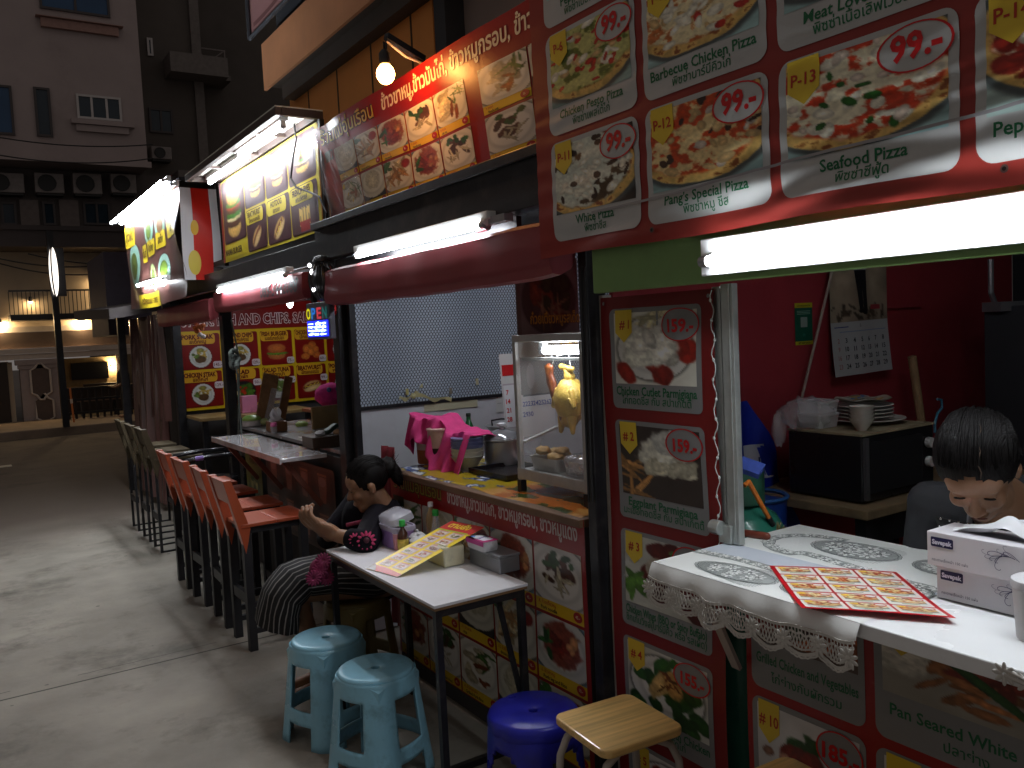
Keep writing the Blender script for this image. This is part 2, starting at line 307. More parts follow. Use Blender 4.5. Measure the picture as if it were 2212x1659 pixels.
# recessed storey with air conditioners
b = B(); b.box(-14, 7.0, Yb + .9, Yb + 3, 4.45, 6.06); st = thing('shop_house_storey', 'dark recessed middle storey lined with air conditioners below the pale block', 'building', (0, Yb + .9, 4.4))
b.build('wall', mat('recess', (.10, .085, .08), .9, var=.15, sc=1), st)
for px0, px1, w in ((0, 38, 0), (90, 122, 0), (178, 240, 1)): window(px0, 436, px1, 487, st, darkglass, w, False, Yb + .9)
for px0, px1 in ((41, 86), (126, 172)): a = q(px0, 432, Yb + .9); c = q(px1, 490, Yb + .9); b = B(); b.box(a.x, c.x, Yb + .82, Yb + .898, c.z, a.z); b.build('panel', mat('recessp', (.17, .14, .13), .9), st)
def aircon(px0, px1, py0, py1, lab, Y=Yb + .55, g='air conditioner units above the dark storey'):
    a = q(px0, py0, Y); c = q(px1, py1, Y); t = thing('air_conditioner', lab, 'air conditioner', ((a.x + c.x) / 2, Y, c.z), g); w = a.x - c.x
    b = B(); b.box(a.x, c.x, Y, Y + .3, c.z, a.z); b.build('casing', mat('acwhite', (.24, .21, .2), .6), t, bev=.02); b = B(); r = min(abs(w), a.z - c.z) * .4; cx = a.x + abs(w) * .42; cz = (a.z + c.z) / 2
    b.tube([(cx + r * math.cos(k * .3927), Y - .02, cz + r * math.sin(k * .3927)) for k in range(16)], .012, 5, closed=True); b.tube([(cx, Y - .02, cz), (cx, Y - .005, cz)], r * .95, 16); b.build('fan_grille', mat('acdark', (.03, .03, .03), .6), t)
    b = B(); b.box(a.x + .03, c.x - .03, Y + .04, Y + .38, c.z - .05, c.z - .002); b.build('bracket', mat('acdark', (.03, .03, .03), .6), t)
aircon(-40, 54, 370, 417, 'leftmost air conditioner of the row under the pale block, cut by the frame'); aircon(73, 140, 372, 418, 'second air conditioner from the left in the row under the pale block'); aircon(156, 222, 373, 420, 'third air conditioner from the left in the row under the pale block'); aircon(238, 296, 374, 418, 'rightmost air conditioner of the row under the pale block')
# canopy slab over the restaurant
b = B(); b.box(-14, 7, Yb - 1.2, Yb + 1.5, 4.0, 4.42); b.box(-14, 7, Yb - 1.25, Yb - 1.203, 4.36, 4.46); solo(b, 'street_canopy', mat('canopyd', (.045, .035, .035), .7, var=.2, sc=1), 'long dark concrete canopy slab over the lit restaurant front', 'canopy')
# ------------------------------------------------------------------ restaurant at street level
cream = mat('cream', (.46, .37, .27), .85, var=.12, sc=1.2); white = mat('molding', (.62, .53, .45), .7, var=.06); brown = mat('bandbrown', (.12, .085, .07), .8, var=.1)
rs = thing('restaurant', 'cream restaurant front with white mouldings and warm lamps across the road', 'building', (0, Yb, .14))
b = B(); b.box(-10, 6, Yb, Yb + .3, 2.2, 3.995); b.box(-10, 1.1, Yb, Yb + .3, .14, 1.5); b.build('wall', cream, rs)
b = B(); b.box(-10, 6, Yb - .1, Yb - .002, 1.80, 2.17); b.build('sign_band', brown, rs)
b = B(); b.box(-10, 6, Yb - .2, Yb - .002, 1.68, 1.795); b.box(-10, 6, Yb - .15, Yb - .002, 1.55, 1.675); b.box(-10, 6, Yb - .08, Yb, 2.175, 2.30); b.build('cornice', white, rs)
def octpanel(cx, cz, w, h):
    ch = .1; pts = [(-w, -h + ch * 1.6), (-w + ch, -h + ch), (-w + ch * 1.6, -h), (w - ch * 1.6, -h), (w - ch, -h + ch), (w, -h + ch * 1.6), (w, h - ch * 1.6), (w - ch, h - ch), (w - ch * 1.6, h), (-w + ch * 1.6, h), (-w + ch, h - ch), (-w, h - ch * 1.6)]
    b = B(); b.prism([(cx + x, Yb - .13, cz + z) for x, z in pts], (0, .025, 0)); o = b.build('inset_panel', brown, rs); b = B(); b.tube([(cx + x, Yb - .14, cz + z) for x, z in pts], .025, 6, closed=True); b.build('moulding', white, o)
for xa, xb in ((1.24, 2.0), (3.95, 4.6)):
    b = B(); b.box(xa, xb, Yb - .1, Yb + .3, .14, 1.5); b.box(xa - .08, xb + .05, Yb - .16, Yb + .2, 1.42, 1.54); b.box(xa - .04, xb + .03, Yb - .13, Yb, 1.33, 1.415); b.build('pier', mat('pier', (.36, .29, .27), .8, var=.06), rs)
octpanel(1.64, 1.03, .2, .42); octpanel(1.68, .38, .18, .36); octpanel(4.2, .95, .16, .5)
b = B(); b.box(2.0, 3.95, Yb + 1.6, Yb + 1.7, .14, 1.5); b.box(-8, 1.1, Yb + 1.6, Yb + 1.7, .14, 1.5); b.box(2, 3.95, Yb, Yb + 1.6, .10, .14); b.build('interior_wall', mat('inwall', (.45, .34, .18), .8), rs)
b = B(); a = q(122, 740 + 80); b.box(2.45, 3.3, Yb + 1.5, Yb + 1.58, .95, 1.38); b.build('television', mat('black', (.01, .01, .012), .4, var=.05), rs)
b = B(); b.box(.30, 1.0, Yb - .05, Yb - .003, .14, 1.5); b.box(-3, .1, Yb - .05, Yb - .003, .14, .6); b.build('door', mat('dkwood', (.03, .018, .012), .5), rs)
b = B(); b.box(2.2, 3.9, Yb + .9, Yb + 1.3, .14, .78); b.box(2.6, 3.5, Yb + .6, Yb + .75, .8, .86); b.build('bar_counter', mat('dkwood', (.03, .018, .012), .5), rs)
b = B(); a = q(365 * .4822, 0); x0 = q(225, 655).x; b.box(3.45, 4.3, Yb - .03, Yb - .002, 3.35, 3.85); b.build('window', mat('upwin', (.14, .12, .11), .4), rs)
b = B(); b.box(3.3, 4.45, Yb - .12, Yb - .002, 3.2, 3.33); b.build('window_sill', white, rs)
warm = (1., .70, .36)
def walllamp(px, py, r, st, lab, up=True):
    c = q(px, py, Yb - .14); t = thing('wall_lamp', lab, 'lamp', (c.x, Yb, c.z), 'warm lamps on the restaurant front')
    b = B(); b.ell((c.x, c.y, c.z), (r, r, r * .8), n=10, k=8); b.build('bulb', emat('warmbulb%d' % st, warm, st), t, smooth=60); b = B(); b.lathe([(.02, .0), (r * 1.4, -.02), (r * 1.2, .06), (.03, .1)], (c.x, c.y, c.z + r * .7), 10); b.build('shade', mat('black', (.01, .01, .012), .4), t)
    b = B(); b.bar((c.x, Yb - .003, c.z + r * .9), (c.x, c.y, c.z + r * .9), .03, .03); b.build('bracket', mat('black', (.01, .01, .012), .4), t)
walllamp(176, 695, .06, 230, 'warm lamp under the balcony shining on the brown sign band'); walllamp(-4, 700, .06, 230, 'warm lamp on the brown band at the far left edge of the photo')
walllamp(66, 652, .03, 200, 'small warm lamp under the balcony, left of the lit round sign pole'); walllamp(221, 648, .03, 200, 'small warm lamp beside the upper window sill, right of the balcony'); walllamp(218, 611, .055, 120, 'bright square lamp in front of the dark upper window')
c = PY(243, 783, Yb + 1.5); t = thing('wall_lamp', 'twin glowing wall lamp inside the restaurant beside the television', 'lamp', c, 'warm lamps on the restaurant front'); b = B(); b.ell(c, (.05, .05, .05), n=10, k=8); b.ell(c + Vector((0, 0, -.14)), (.045, .045, .045), n=10, k=8); b.build('bulb', emat('warmbulb90', warm, 90), t, smooth=60)
b = B(); b.box(c.x - .03, c.x + .03, c.y + .05, c.y + .09, c.z - .12, c.z + .0); b.build('bracket', mat('black', (.01, .01, .012), .4), t)
# balcony
t = thing('balcony', 'small dark iron railed balcony on the restaurant wall', 'balcony', (2.1, Yb, 2.45)); a = q(14, 640); c = q(236, 690); b = B(); b.box(a.x, c.x, Yb - .8, Yb - .003, 2.42, 2.55); b.build('floor_slab', mat('black', (.01, .01, .012), .4), t)
b = B()
for k in range(26): x = a.x + (c.x - a.x) * k / 25; b.box(x - .008, x + .008, Yb - .79, Yb - .775, 2.55, 3.05)
b.box(a.x, c.x, Yb - .8, Yb - .76, 3.05, 3.09); b.build('railing', mat('black', (.01, .01, .012), .4), t)
# iron fence + dark counter in front of the restaurant
t = thing('iron_fence', 'low black iron fence with slats on the pavement before the restaurant', 'fence', (3.2, 21.6, .14)); a = 2.05; c = 4.3; b = B()
for z in (.25, .55, .80): b.box(a, c, 21.6, 21.64, z, z + .05)
b.build('rail', mat('black', (.01, .01, .012), .4), t); b = B()
for k in range(16): x = a + .02 + (c - a - .06) * k / 15; b.box(x, x + .05, 21.645, 21.67, .14, .8)
b.build('slat', mat('fencedk', (.02, .014, .012), .5), t)
t = thing('bench', 'dark wooden bench with pale seat edge behind the iron fence', 'bench', (3.2, 22.1, .14)); b = B(); b.box(2.3, 4.0, 22.0, 22.3, .5, .56); b.build('seat', mat('benchw', (.16, .1, .07), .5), t); b = B(); [b.box(x, x + .06, 22.05, 22.25, .14, .5) for x in (2.4, 3.1, 3.85)]; b.build('leg', mat('black', (.01, .01, .012), .4), t)
# pole with round lit sign (seen edge on)
p0 = PY(143, 915, 19.3); t = thing('sign_pole', 'dark street pole carrying a round illuminated sign seen almost edge on', 'sign pole', (p0.x, 19.3, .17))
b = B(); b.bar((p0.x, 19.3, .17), (p0.x - .02, 19.3, 4.1), .12, .12); b.build('pole', mat('black', (.01, .01, .012), .4), t)
c = PY(117, 588, 19.3); M = Matrix.Rotation(math.radians(80), 3, 'Z') @ Matrix.Rotation(math.radians(90), 3, 'X'); b = B(); b.lathe([(.5, -.012), (.525, -.012), (.525, .012), (.5, .012)], c, 32, M); b.build('sign_rim', mat('black', (.01, .01, .012), .4), t)
b = B(); b.ell(c, (.5, .5, .075), M, 32, 16); b.build('sign_face', emat('signface', (1, .9, .8), 1.3), t, smooth=60)
b = B(); b.box(p0.x - .08, p0.x + .2, 19.25, 19.4, c.z - .48, c.z + .48); b.build('sign_box', mat('black', (.01, .01, .012), .4), t)
# orange striped barrier pole
t = thing('marker_pole', 'thin orange and white marker pole leaning beside the street sign pole', 'pole', PZ(160, 912, .14)); c = PZ(160, 912, .14); d = PY(151, 838, c.y); b = B(); b.tube([c, d], .02, 8); b.build('shaft', mat('orangep', (.55, .16, .04), .6), t); b = B(); m1 = c.lerp(d, .55); b.tube([m1, c.lerp(d, .68)], .026, 8); b.build('band', mat('molding', (.6, .5, .45), .7), t)
# darker neighbouring block
dk = thing('neighbour_block', 'nearly black neighbouring block with balconies, standing right of the pale block', 'building', (6.5, 24, 0)); nb = mat('nblock', (.10, .085, .075), .9, var=.2, sc=.6); Y2 = 24.
b = B(); a = q(300, 0, Y2); c = q(415, 0, Y2); b.box(3.5, c.x, Y2, Y2 + 5, 0, 17); b.box(c.x, c.x + 7, Y2 + 2.2, Y2 + 8, 0, 17); b.build('wall', nb, dk)
for py, h in ((160, .35), (395, .2)): z = q(370, py, Y2).z; b = B(); b.box(5.2, c.x + .6, Y2 - .8, Y2 - .003, z - .15, z + h); b.build('balcony', mat('nbal', (.16, .14, .13), .9), dk)
window(320, 233, 375, 290, dk, darkglass, 1, False, Y2); window(316, 82, 331, 122, dk, darkglass, 0, True, Y2)
b = B(); x = c.x; b.box(x - .12, x + .12, Y2 - .1, Y2 - .003, 0, 17); b.build('drainpipe', mat('nbal', (.16, .14, .13), .9), dk)
a = q(413, 100, Y2 + 1.4); c = q(489, 165, Y2 + 1.4); b = B(); b.frame(a.x, c.x, c.z, a.z, Y2 + 1.4, .04, .04); b.bar((a.x, Y2 + 1.38, c.z), (c.x, Y2 + 1.38, a.z), .03, .03); b.bar((a.x, Y2 + 1.38, a.z), (c.x, Y2 + 1.38, c.z), .03, .03); b.build('railing', mat('fencegrey', (.2, .17, .16), .6), dk)
b = B(); b.box(a.x - .1, c.x + .1, Y2 + 1.3, Y2 + 2.2, c.z - .15, c.z); b.build('balcony', mat('nbal', (.16, .14, .13), .9), dk)
aircon(326, 372, 315, 345, 'air conditioner on the dark neighbouring block below its window', Y2 - .32, 'air conditioner units above the dark storey')
# cables over the street
for i, (pa, pb, sag, lab) in enumerate([((-30, 292), (330, 312), .12, 'upper thin black cable crossing the pale apartment block'), ((-30, 330), (330, 342), .15, 'middle thin black cable crossing the pale apartment block'), ((-30, 552), (300, 560), .2, 'uppermost of the three black cables under the street canopy'), ((-30, 560), (300, 575), .25, 'middle of the three black cables under the street canopy'), ((60, 548), (300, 569), .1, 'lowest of the three black cables under the street canopy')]):
    a = PY(*pa, 20.5); c = PY(*pb, 20.5); b = B(); b.tube([a.lerp(c, t / 12) - Vector((0, 0, sag * 4 * (t / 12) * (1 - t / 12))) for t in range(13)], .014, 5); solo(b, 'power_cable', mat('black', (.01, .01, .012), .4), lab, 'cable', 'cables over the street')
# ------------------------------------------------------------------ shop house behind the stalls (wall coloured with orange lamplight, sign board above)
zs = 4.2; XS1 = PZ(577, 192, zs).x; XW = PZ(635, 191, zs).x; yl = PZ(577, 192, zs).y; yw = PZ(635, 191, zs).y
sh = thing('shop_house', 'beige panelled shop house with overhanging upper floor, orange lamplight put into its wall colour', 'building', (XW, yw, 0)); tan = mat('lamplightwall', (.80, .33, .09), .8, var=.1, sc=1.1)  # the orange glow on this wall is painted into its base colour
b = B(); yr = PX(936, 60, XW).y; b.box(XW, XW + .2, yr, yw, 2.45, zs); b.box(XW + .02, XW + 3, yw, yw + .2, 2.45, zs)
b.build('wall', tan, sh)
b = B()
for px, py in ((757, 330), (873, 280), (990 * .6076 / 1.8228 + 420, 100)):
    pass
for zx in (660, 1030, 1470, 1985): v = PX(548.6 + zx * .1736, 150, XW); b.box(XW - .004, XW - .001, v.y - .012, v.y + .012, 2.4, zs - .02)
b.build('panel_joint', mat('jointd', (.08, .05, .03), .9), sh)
b = B(); b.box(XS1, XW + 3, -2, yl, zs + .02, zs + .12); b.box(XW - .12, XW - .001, -2, yw, zs - .12, zs + .018); b.build('soffit', mat('soffit', (.08, .065, .055), .8, var=.2, sc=1), sh)
zstrip = PX(583, 178, XS1 - .03).z; b = B(); b.box(XS1 - .03, XS1 - .002, -2, yl, zs - .02, zs + .42); b.build('fascia', mat('tanstrip', (.55, .25, .12), .7, var=.15, sc=1.5), sh)
b = B(); xc = XW - .05; ya = PX(938, 50, xc).y; yb = PX(962, 50, xc).y; b.box(xc, xc + .5, yb, ya, 2.45, 8); b.build('column', mat('coldark', (.045, .05, .06), .7), sh)
b = B(); b.box(XW + .1, XW + .3, -3, yb - .003, 2.45, 8); b.build('side_wall', mat('greywall', (.26, .22, .21), .85, var=.08, sc=1), sh)
b = B(); b.box(XS1 + .1, XW + 4, -2, yl - .1, zs + .43, 9); b.build('upper_floor', mat('coldark', (.045, .05, .06), .7), sh)
p = Print(lambda U, V: np.stack([np.full_like(U, XS1 - .12) + .01 * np.sin(U * 4), yl - U, zs + .47 + V], 1), (-1, 0, 0), .003)
p.rect(0, 0, 9, 3.2, (.62, .46, .46), 0); p.rect(.08, .08, 9, .12, (.45, .3, .3), 1); p.rect(.2, .9, .55, 3, (.42, .30, .34), 1); p.rect(1.0, 1.5, 1.25, 3, (.32, .25, .28), 1); p.rect(1.4, 1.5, 1.6, 3, (.32, .25, .28), 1)
p.text('บริษัท', 1.1, .65, .34, (.34, .22, .28), 1, 'l'); p.text('ขาย เช่า', 1.9, .8, .45, (.55, .2, .2), 1, 'l'); p.text('ติดต่อสอบถาม', 1.0, .28, .2, (.5, .33, .33), 1, 'l'); p.text('บ้าน คอนโด ที่ดิน', 2.9, 1.2, .4, (.45, .3, .32), 1, 'l'); p.line([(3.6, 2.0), (4.0, 2.6), (4.4, 2.0)], .06, (.2, .15, .17), 1)
psolo(p, 'sign_board', printmat('vinylmatte', .6), 'large faded pink sign board hung on the shop house above the orange wall', 'sign')
b = B(); b.tube([(XS1 - .14, yl, zs + .46), (XS1 - .14, -1, zs + .46)], .02, 6); b.tube([(XS1 - .14, yl, zs + .46), (XS1 - .14, yl, zs + 3.7)], .02, 6); b.build('sign_frame', mat('coldark', (.045, .05, .06), .7), sh)
# ================================================================== STALLS
XF = 1.84; Y1 = 2.33; Y2p = 4.62; Y3 = 7.08; Y4 = 8.95
blackm = mat('blacksteel', (.022, .022, .026), .38, metal=.3, var=.3, sc=12, bump=.03, wear=(.05, .045, .045), wsc=7); alu = mat('alu', (.52, .55, .53), .38, metal=.75, var=.12, sc=20)
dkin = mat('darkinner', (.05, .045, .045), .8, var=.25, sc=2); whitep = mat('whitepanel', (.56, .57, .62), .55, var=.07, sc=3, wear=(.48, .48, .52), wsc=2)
vinyl = printmat('vinyl', .34, .06, 25); vinyl2 = printmat('vinyl_soft', .45, .08, 14)
def meshmat():
    m = mat('meshscreen', (.3, .31, .36), .5, var=0); nt = m.node_tree; N = nt.nodes; L = nt.links; tc = N['Texture Coordinate'] if 'Texture Coordinate' in N else [n for n in N if n.type == 'TEX_COORD'][0]
    sx = N.new('ShaderNodeSeparateXYZ'); L.new(tc.outputs['Object'], sx.inputs[0])
    def M(op, a, b=0.):
        n = N.new('ShaderNodeMath'); n.operation = op
        for i, x in enumerate((a, b)):
            if isinstance(x, (int, float)): n.inputs[i].default_value = x
            else: L.new(x, n.inputs[i])
        return n.outputs[0]
    P = .0208
    def dots(ox, oz):
        fx = M('SUBTRACT', M('FRACT', M('ADD', M('DIVIDE', sx.outputs[0], P), ox)), .5); fz = M('SUBTRACT', M('FRACT', M('ADD', M('DIVIDE', sx.outputs[2], P * 1.5), oz)), .5)
        return M('SQRT', M('ADD', M('MULTIPLY', fx, fx), M('MULTIPLY', M('MULTIPLY', fz, fz), 2.25)))
    d = M('MINIMUM', dots(0, 0), dots(.5, .5)); k = N.new('ShaderNodeMapRange'); k.inputs['From Min'].default_value = .33; k.inputs['From Max'].default_value = .43; L.new(d, k.inputs['Value'])
    nz = N.new('ShaderNodeTexNoise'); nz.inputs['Scale'].default_value = 1.6; L.new(tc.outputs['Object'], nz.inputs['Vector'])
    wv = N.new('ShaderNodeTexWave'); wv.inputs['Scale'].default_value = .55; wv.inputs['Distortion'].default_value = 2.5; L.new(tc.outputs['Object'], wv.inputs['Vector'])
    cr = N.new('ShaderNodeMix'); cr.data_type = 'RGBA'; cr.inputs['A'].default_value = (.52, .59, .70, 1); cr.inputs['B'].default_value = (.36, .42, .52, 1); L.new(M('MULTIPLY', M('ADD', nz.outputs['Fac'], wv.outputs['Fac']), .6), cr.inputs['Factor'])
    mx = N.new('ShaderNodeMix'); mx.data_type = 'RGBA'; mx.inputs['B'].default_value = (.05, .05, .06, 1); L.new(k.outputs['Result'], mx.inputs['Factor']); L.new(cr.outputs['Result'], mx.inputs['A']); L.new(mx.outputs['Result'], N['Principled BSDF'].inputs['Base Color'])
    bn = N.new('ShaderNodeBump'); bn.inputs['Distance'].default_value = .004; bn.inputs['Strength'].default_value = .5; L.new(k.outputs['Result'], bn.inputs['Height']); L.new(bn.outputs['Normal'], N['Principled BSDF'].inputs['Normal']); return m
# ---- middle stall (rice and pork)
rc = thing('rice_stall', 'middle food stall with black posts, perforated screen wall and white lower wall panel', 'food stall', (XF, 3.4, 0))
for x, y in ((XF + .02, Y1), (XF + .02, Y2p)): b = B(); w = .024 if y == Y1 else .045; b.box(x - .03, x + .05, y - w, y + w, 0, 2.36); b.build('post', blackm, rc, bev=.004)
b = B(); b.box(XF + .032, XF + .07, Y2p - .115, Y2p - .07, 0, 2.3); b.build('post', blackm, rc, bev=.004)
b = B(); b.box(XF - .08, XF - .004, Y1 + .02, Y2p + .05, 2.175, 2.365); b.box(XF - .10, XF - .081, Y1 + .02, Y2p + .05, 2.345, 2.385); b.build('beam', blackm, rc, bev=.004)
b = B(); b.box(XF - .003, XF + .02, Y1 + .4, Y2p - .05, 2.02, 2.174); b.build('valance', blackm, rc)
b = B(); b.box(XF + .07, 4.2, Y2p - .06, Y2p - .045, 1.335, 2.36); b.build('perforated_screen', meshmat(), rc)
b = B(); b.box(XF + .07, 4.2, Y2p - .07, Y2p - .045, .02, 1.315); b.build('lower_wall', whitep, rc)
b = B(); b.box(XF + .07, 4.2, Y2p - .082, Y2p - .062, 1.315, 1.335); b.build('wall_rail', blackm, rc)
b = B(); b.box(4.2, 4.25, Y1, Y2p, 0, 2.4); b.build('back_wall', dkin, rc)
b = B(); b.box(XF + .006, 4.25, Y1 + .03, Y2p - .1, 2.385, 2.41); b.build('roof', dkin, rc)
b = B(); b.box(XF - .03, 2.42, Y1 + .05, 3.99, 1.025, 1.055); b.build('counter', mat('ctrwood', (.14, .075, .04), .6, var=.3, sc=5), rc, bev=.004); b = B(); b.box(XF + .01, 2.4, Y1 + .06, 3.97, .0, .06); b.build('plinth', dkin, rc)
# ---- pizza stall
green = mat('greenpaint', (.19, .33, .11), .4, var=.08, sc=6, bump=.05, bsc=25); redw = mat('redwall', (.30, .032, .044), .55, var=.12, sc=2.2, wear=(.26, .027, .037), wsc=3)
pz = thing('pizza_stall', 'nearest food stall with green fascia, red inner wall and grey metal post', 'food stall', (XF, 1, 0)); YR = 2.285
b = B(); b.box(1.748, 1.776, -1.2, PX(1280, 600, 1.748).y, 1.846, 2.06); b.build('fascia', green, pz, bev=.004)
ya, yb = PX(1564, 800, 1.87).y, PX(1589, 800, 1.87).y
b = B(); b.box(1.865, 1.888, yb, ya, 1.086, 1.845); b.box(1.861, 1.8645, yb + .010, yb + .015, 1.09, 1.845); b.build('post', alu, pz, bev=.003)
b = B(); b.box(1.875, 1.905, ya + .012, ya + .045, 1.086, 1.84); b.build('post', alu, pz, bev=.003)
b = B(); b.box(1.856, 1.888, ya - .02, ya + .03, 1.085, 1.14); b.tube([(1.852, ya + .012, 1.13), (1.852, ya + .05, 1.13)], .022, 10); b.build('hinge', alu, pz, bev=.003)
b = B(); b.box(1.88, 1.92, 2.288, 2.31, 0, 1.845); b.build('post', mat('whitewood', (.42, .38, .34), .7, var=.2), pz)
b = B(); b.box(1.925, 4.619, YR, YR + .018, .25, 2.36); b.build('red_wall', redw, pz)
b = B(); a = PY(1480, 610, YR); c = PY(1908, 635, YR); b.box(2.0, 2.86, YR - .014, YR - .002, 1.905, 2.3); b.build('upper_panel', mat('redpanel', (.36, .045, .058), .45, var=.1), pz)
b = B(); b.box(3.05, 4.0, YR - .012, YR - .002, 2.02, 2.34); b.build('upper_panel', mat('redpanel', (.36, .045, .058), .45, var=.1), pz)
b = B(); b.box(3.25, 3.75, YR - .03, YR - .002, 1.755, 1.775); b.build('shelf_rail', redw, pz)
b = B(); b.box(4.62, 4.66, -1.5, YR, 0, 2.4); b.build('back_wall', mat('bluedark', (.02, .022, .028), .7), pz)
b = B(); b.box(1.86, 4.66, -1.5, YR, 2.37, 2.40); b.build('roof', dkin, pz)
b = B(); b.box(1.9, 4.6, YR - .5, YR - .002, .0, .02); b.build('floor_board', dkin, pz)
wb = thing('work_bench', 'brown topped work bench carrying the toaster oven against the red wall', 'bench', (2.95, 1.95, 0)); b = B(); b.box(2.46, 3.5, 1.68, YR - .015, 1.06, 1.092); b.build('bench_top', mat('benchtop', (.22, .16, .09), .6, var=.3), wb, bev=.004)
for x, y in ((2.48, 1.7), (3.44, 1.7), (2.48, 2.22), (3.44, 2.22)): b = B(); b.box(x, x + .04, y, y + .04, 0, 1.06); b.build('leg', blackm, wb)
b = B(); b.box(2.5, 3.46, 1.71, 1.73, .96, 1.055); b.build('apron', blackm, wb)
# ---- burger stall (two bays)
bs = thing('burger_stall', 'farther food stall with two bays, black posts and a lit menu wall inside', 'food stall', (XF, 6.8, 0))
for y, w in ((Y3, .05), (Y4, .045)): b = B(); b.box(XF - .01, XF + .07, y - w, y + w, 0, 2.3); b.build('post', blackm, bs, bev=.004)
b = B(); b.box(XF - .07, XF - .012, Y2p + .055, Y4 + .6, 2.16, 2.30); b.build('beam', blackm, bs, bev=.004)
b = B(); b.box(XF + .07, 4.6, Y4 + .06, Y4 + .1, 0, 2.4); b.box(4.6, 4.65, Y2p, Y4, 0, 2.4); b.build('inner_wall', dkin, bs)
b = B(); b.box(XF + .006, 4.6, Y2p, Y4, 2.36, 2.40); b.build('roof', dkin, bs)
ctr = mat('steelctr', (.42, .43, .46), .25, metal=.35, var=.25, sc=3, bump=.06, bsc=6)
b = B(); b.box(1.545, XF - .012, 4.87, 6.42, 1.025, 1.05); b.box(1.535, 1.548, 4.86, 6.43, 1.018, 1.056); b.build('counter_flap', mat('flap', (.52, .51, .53), .12, metal=0, var=.35, sc=4, bump=.1, bsc=5, coat=.6), bs, bev=.003)
b = B(); b.box(XF + .075, 2.5, 4.75, 5.70, 1.03, 1.055); b.build('counter', ctr, bs, bev=.003); b = B(); b.box(XF + .075, 2.5, 5.703, 7.0, 1.03, 1.055); b.build('counter', ctr, bs, bev=.003)
for y in (5.0, 5.75, 6.3): b = B(); b.bar((1.60, y, 1.02), (XF - .02, y, .72), .03, .03); b.build('bracket', mat('rust', (.16, .06, .04), .6), bs)
b = B(); b.box(XF + .04, XF + .06, 4.7, 7.0, .02, 1.02); b.build('front_board', dkin, bs)
# ---- far stall: sloping canopy, curtain, posts
fs = thing('far_stall', 'farthest food stall, a dark corner with grey canopy edge behind the plastic curtain', 'food stall', (XF, 10.3, 0))
for px, py in ((262, 700), (278, 950)): pass
b = B(); c = PX(262, 720, 1.70); b.box(1.66, 1.74, c.y - .04, c.y + .04, 0, 2.1); b.build('post', blackm, fs)
b = B(); pts = [(1.42, 9.95, 2.04), (1.95, 9.95, 2.12), (1.95, 12.4, 2.2), (1.35, 12.4, 2.12)]; b.prism(pts, (0, 0, .11)); b.build('canopy', mat('canopygrey', (.06, .05, .05), .6), fs)
b = B(); b.box(XF + .05, 4.4, 9.2, 12.3, 0, .05); b.box(2.4, 2.45, 9.2, 12.3, 0, 2.1); b.build('inner_wall', dkin, fs)
b = B(); v0 = PX(243, 575, 1.75); b.box(1.75, 2.3, 12.4, 14.0, 1.9, 3.0); b.build('sign_box', mat('purpled', (.05, .04, .06), .6), fs)
# plastic curtain with folds
def curt(u, v):
    y = 9.25 + 1.95 * u * (1 - .22 * v * (1 - u)) ; z = 2.06 - 1.98 * v
    return (1.80 + .045 * math.sin(u * 19 + 1.5 * v) * (.35 + .65 * v) + .02 * math.sin(u * 47) * v - .05 * v, y - .25 * v * u, z)
b = B(); b.grid(curt, 90, 20); b.grid(lambda u, v: (1.785 + .03 * math.sin(u * 25 + v * 2), 9.15 + .62 * u + .25 * v * u, 2.06 - 1.1 * v), 30, 12)
solo(b, 'plastic_curtain', mat('plastic', (.12, .055, .05), .16, var=.3, sc=1.4, bump=.12, bsc=7, coat=.5), 'crumpled reddish clear plastic curtain hanging at the end of the stalls', 'curtain', smooth=50)
# ------------------------------------------------------------------ fluorescent lights
cool = (.90, .95, 1.0)
def tubelight(lab, p, q, st, r=.013, back=(1, 0, 0), batten=True, col=cool, nm='tube_light', bh=.045, grp=None, bt=.03):
    p = Vector(p); q = Vector(q); d = (q - p).normalized(); bk = Vector(back).normalized(); t = thing(nm, lab, 'tube light', (p + q) / 2, grp)
    b = B(); b.tube([p + d * .025, q - d * .025], r, 10); b.build('tube', emat('tube%g_%g' % (st, col[2]), col, st), t, smooth=50)
    for a, e in ((p, d), (q, -d)): b = B(); b.tube([a, a + e * .026], r * 1.15, 10); b.build('end_cap', mat('capgrey', (.35, .36, .38), .35, metal=.4), t, smooth=50)
    if batten:
        b = B(); o = bk * (r + (.028 if bt > .02 else .014)); b.bar(p + o - d * .02, q + o + d * .02, bt if abs(bk.z) < .5 else bh, bh if abs(bk.z) < .5 else .03); b.build('batten', mat('batten', (.75, .76, .76), .4, var=.03), t, bev=.003)
        for a, e in ((p, d), (q, -d)): b = B(); b.bar(a + e * .012, a + e * .012 + bk * .04, .024, .03, up=d); b.build('lamp_holder', mat('batten', (.75, .76, .76), .4), t)
    return t
XT = 1.712
tl = PX(1515, 572, XT); tubelight('big white fluorescent tube along the green fascia above the pizza counter', (XT, tl.y, 1.902), (XT, tl.y - 1.22, 1.902), 42, .0135, (1, 0, .5), bh=.10, bt=.012)  # batten plate oversized and white, standing in for the tube's glare on the fascia
a = PX(768, 553, 1.72); c = PX(1012, 490, 1.72); tubelight('white fluorescent tube over the red roll of the middle stall', (1.72, a.y, a.z), (1.72, c.y - .12, a.z), 38, .013, (.6, 0, 1))
b = B(); v = PX(1085, 470, 1.74); b.box(1.735, 1.775, v.y - .02, v.y + .2, 2.145, 2.172); b.tube([(1.75, v.y + .12, 2.14), (1.75, v.y + .19, 2.14)], .016, 8); solo(b, 'lamp_bracket', mat('capgrey', (.35, .36, .38), .35, metal=.4), 'grey bracket and ballast box at the near end of the middle stall tube', 'bracket')
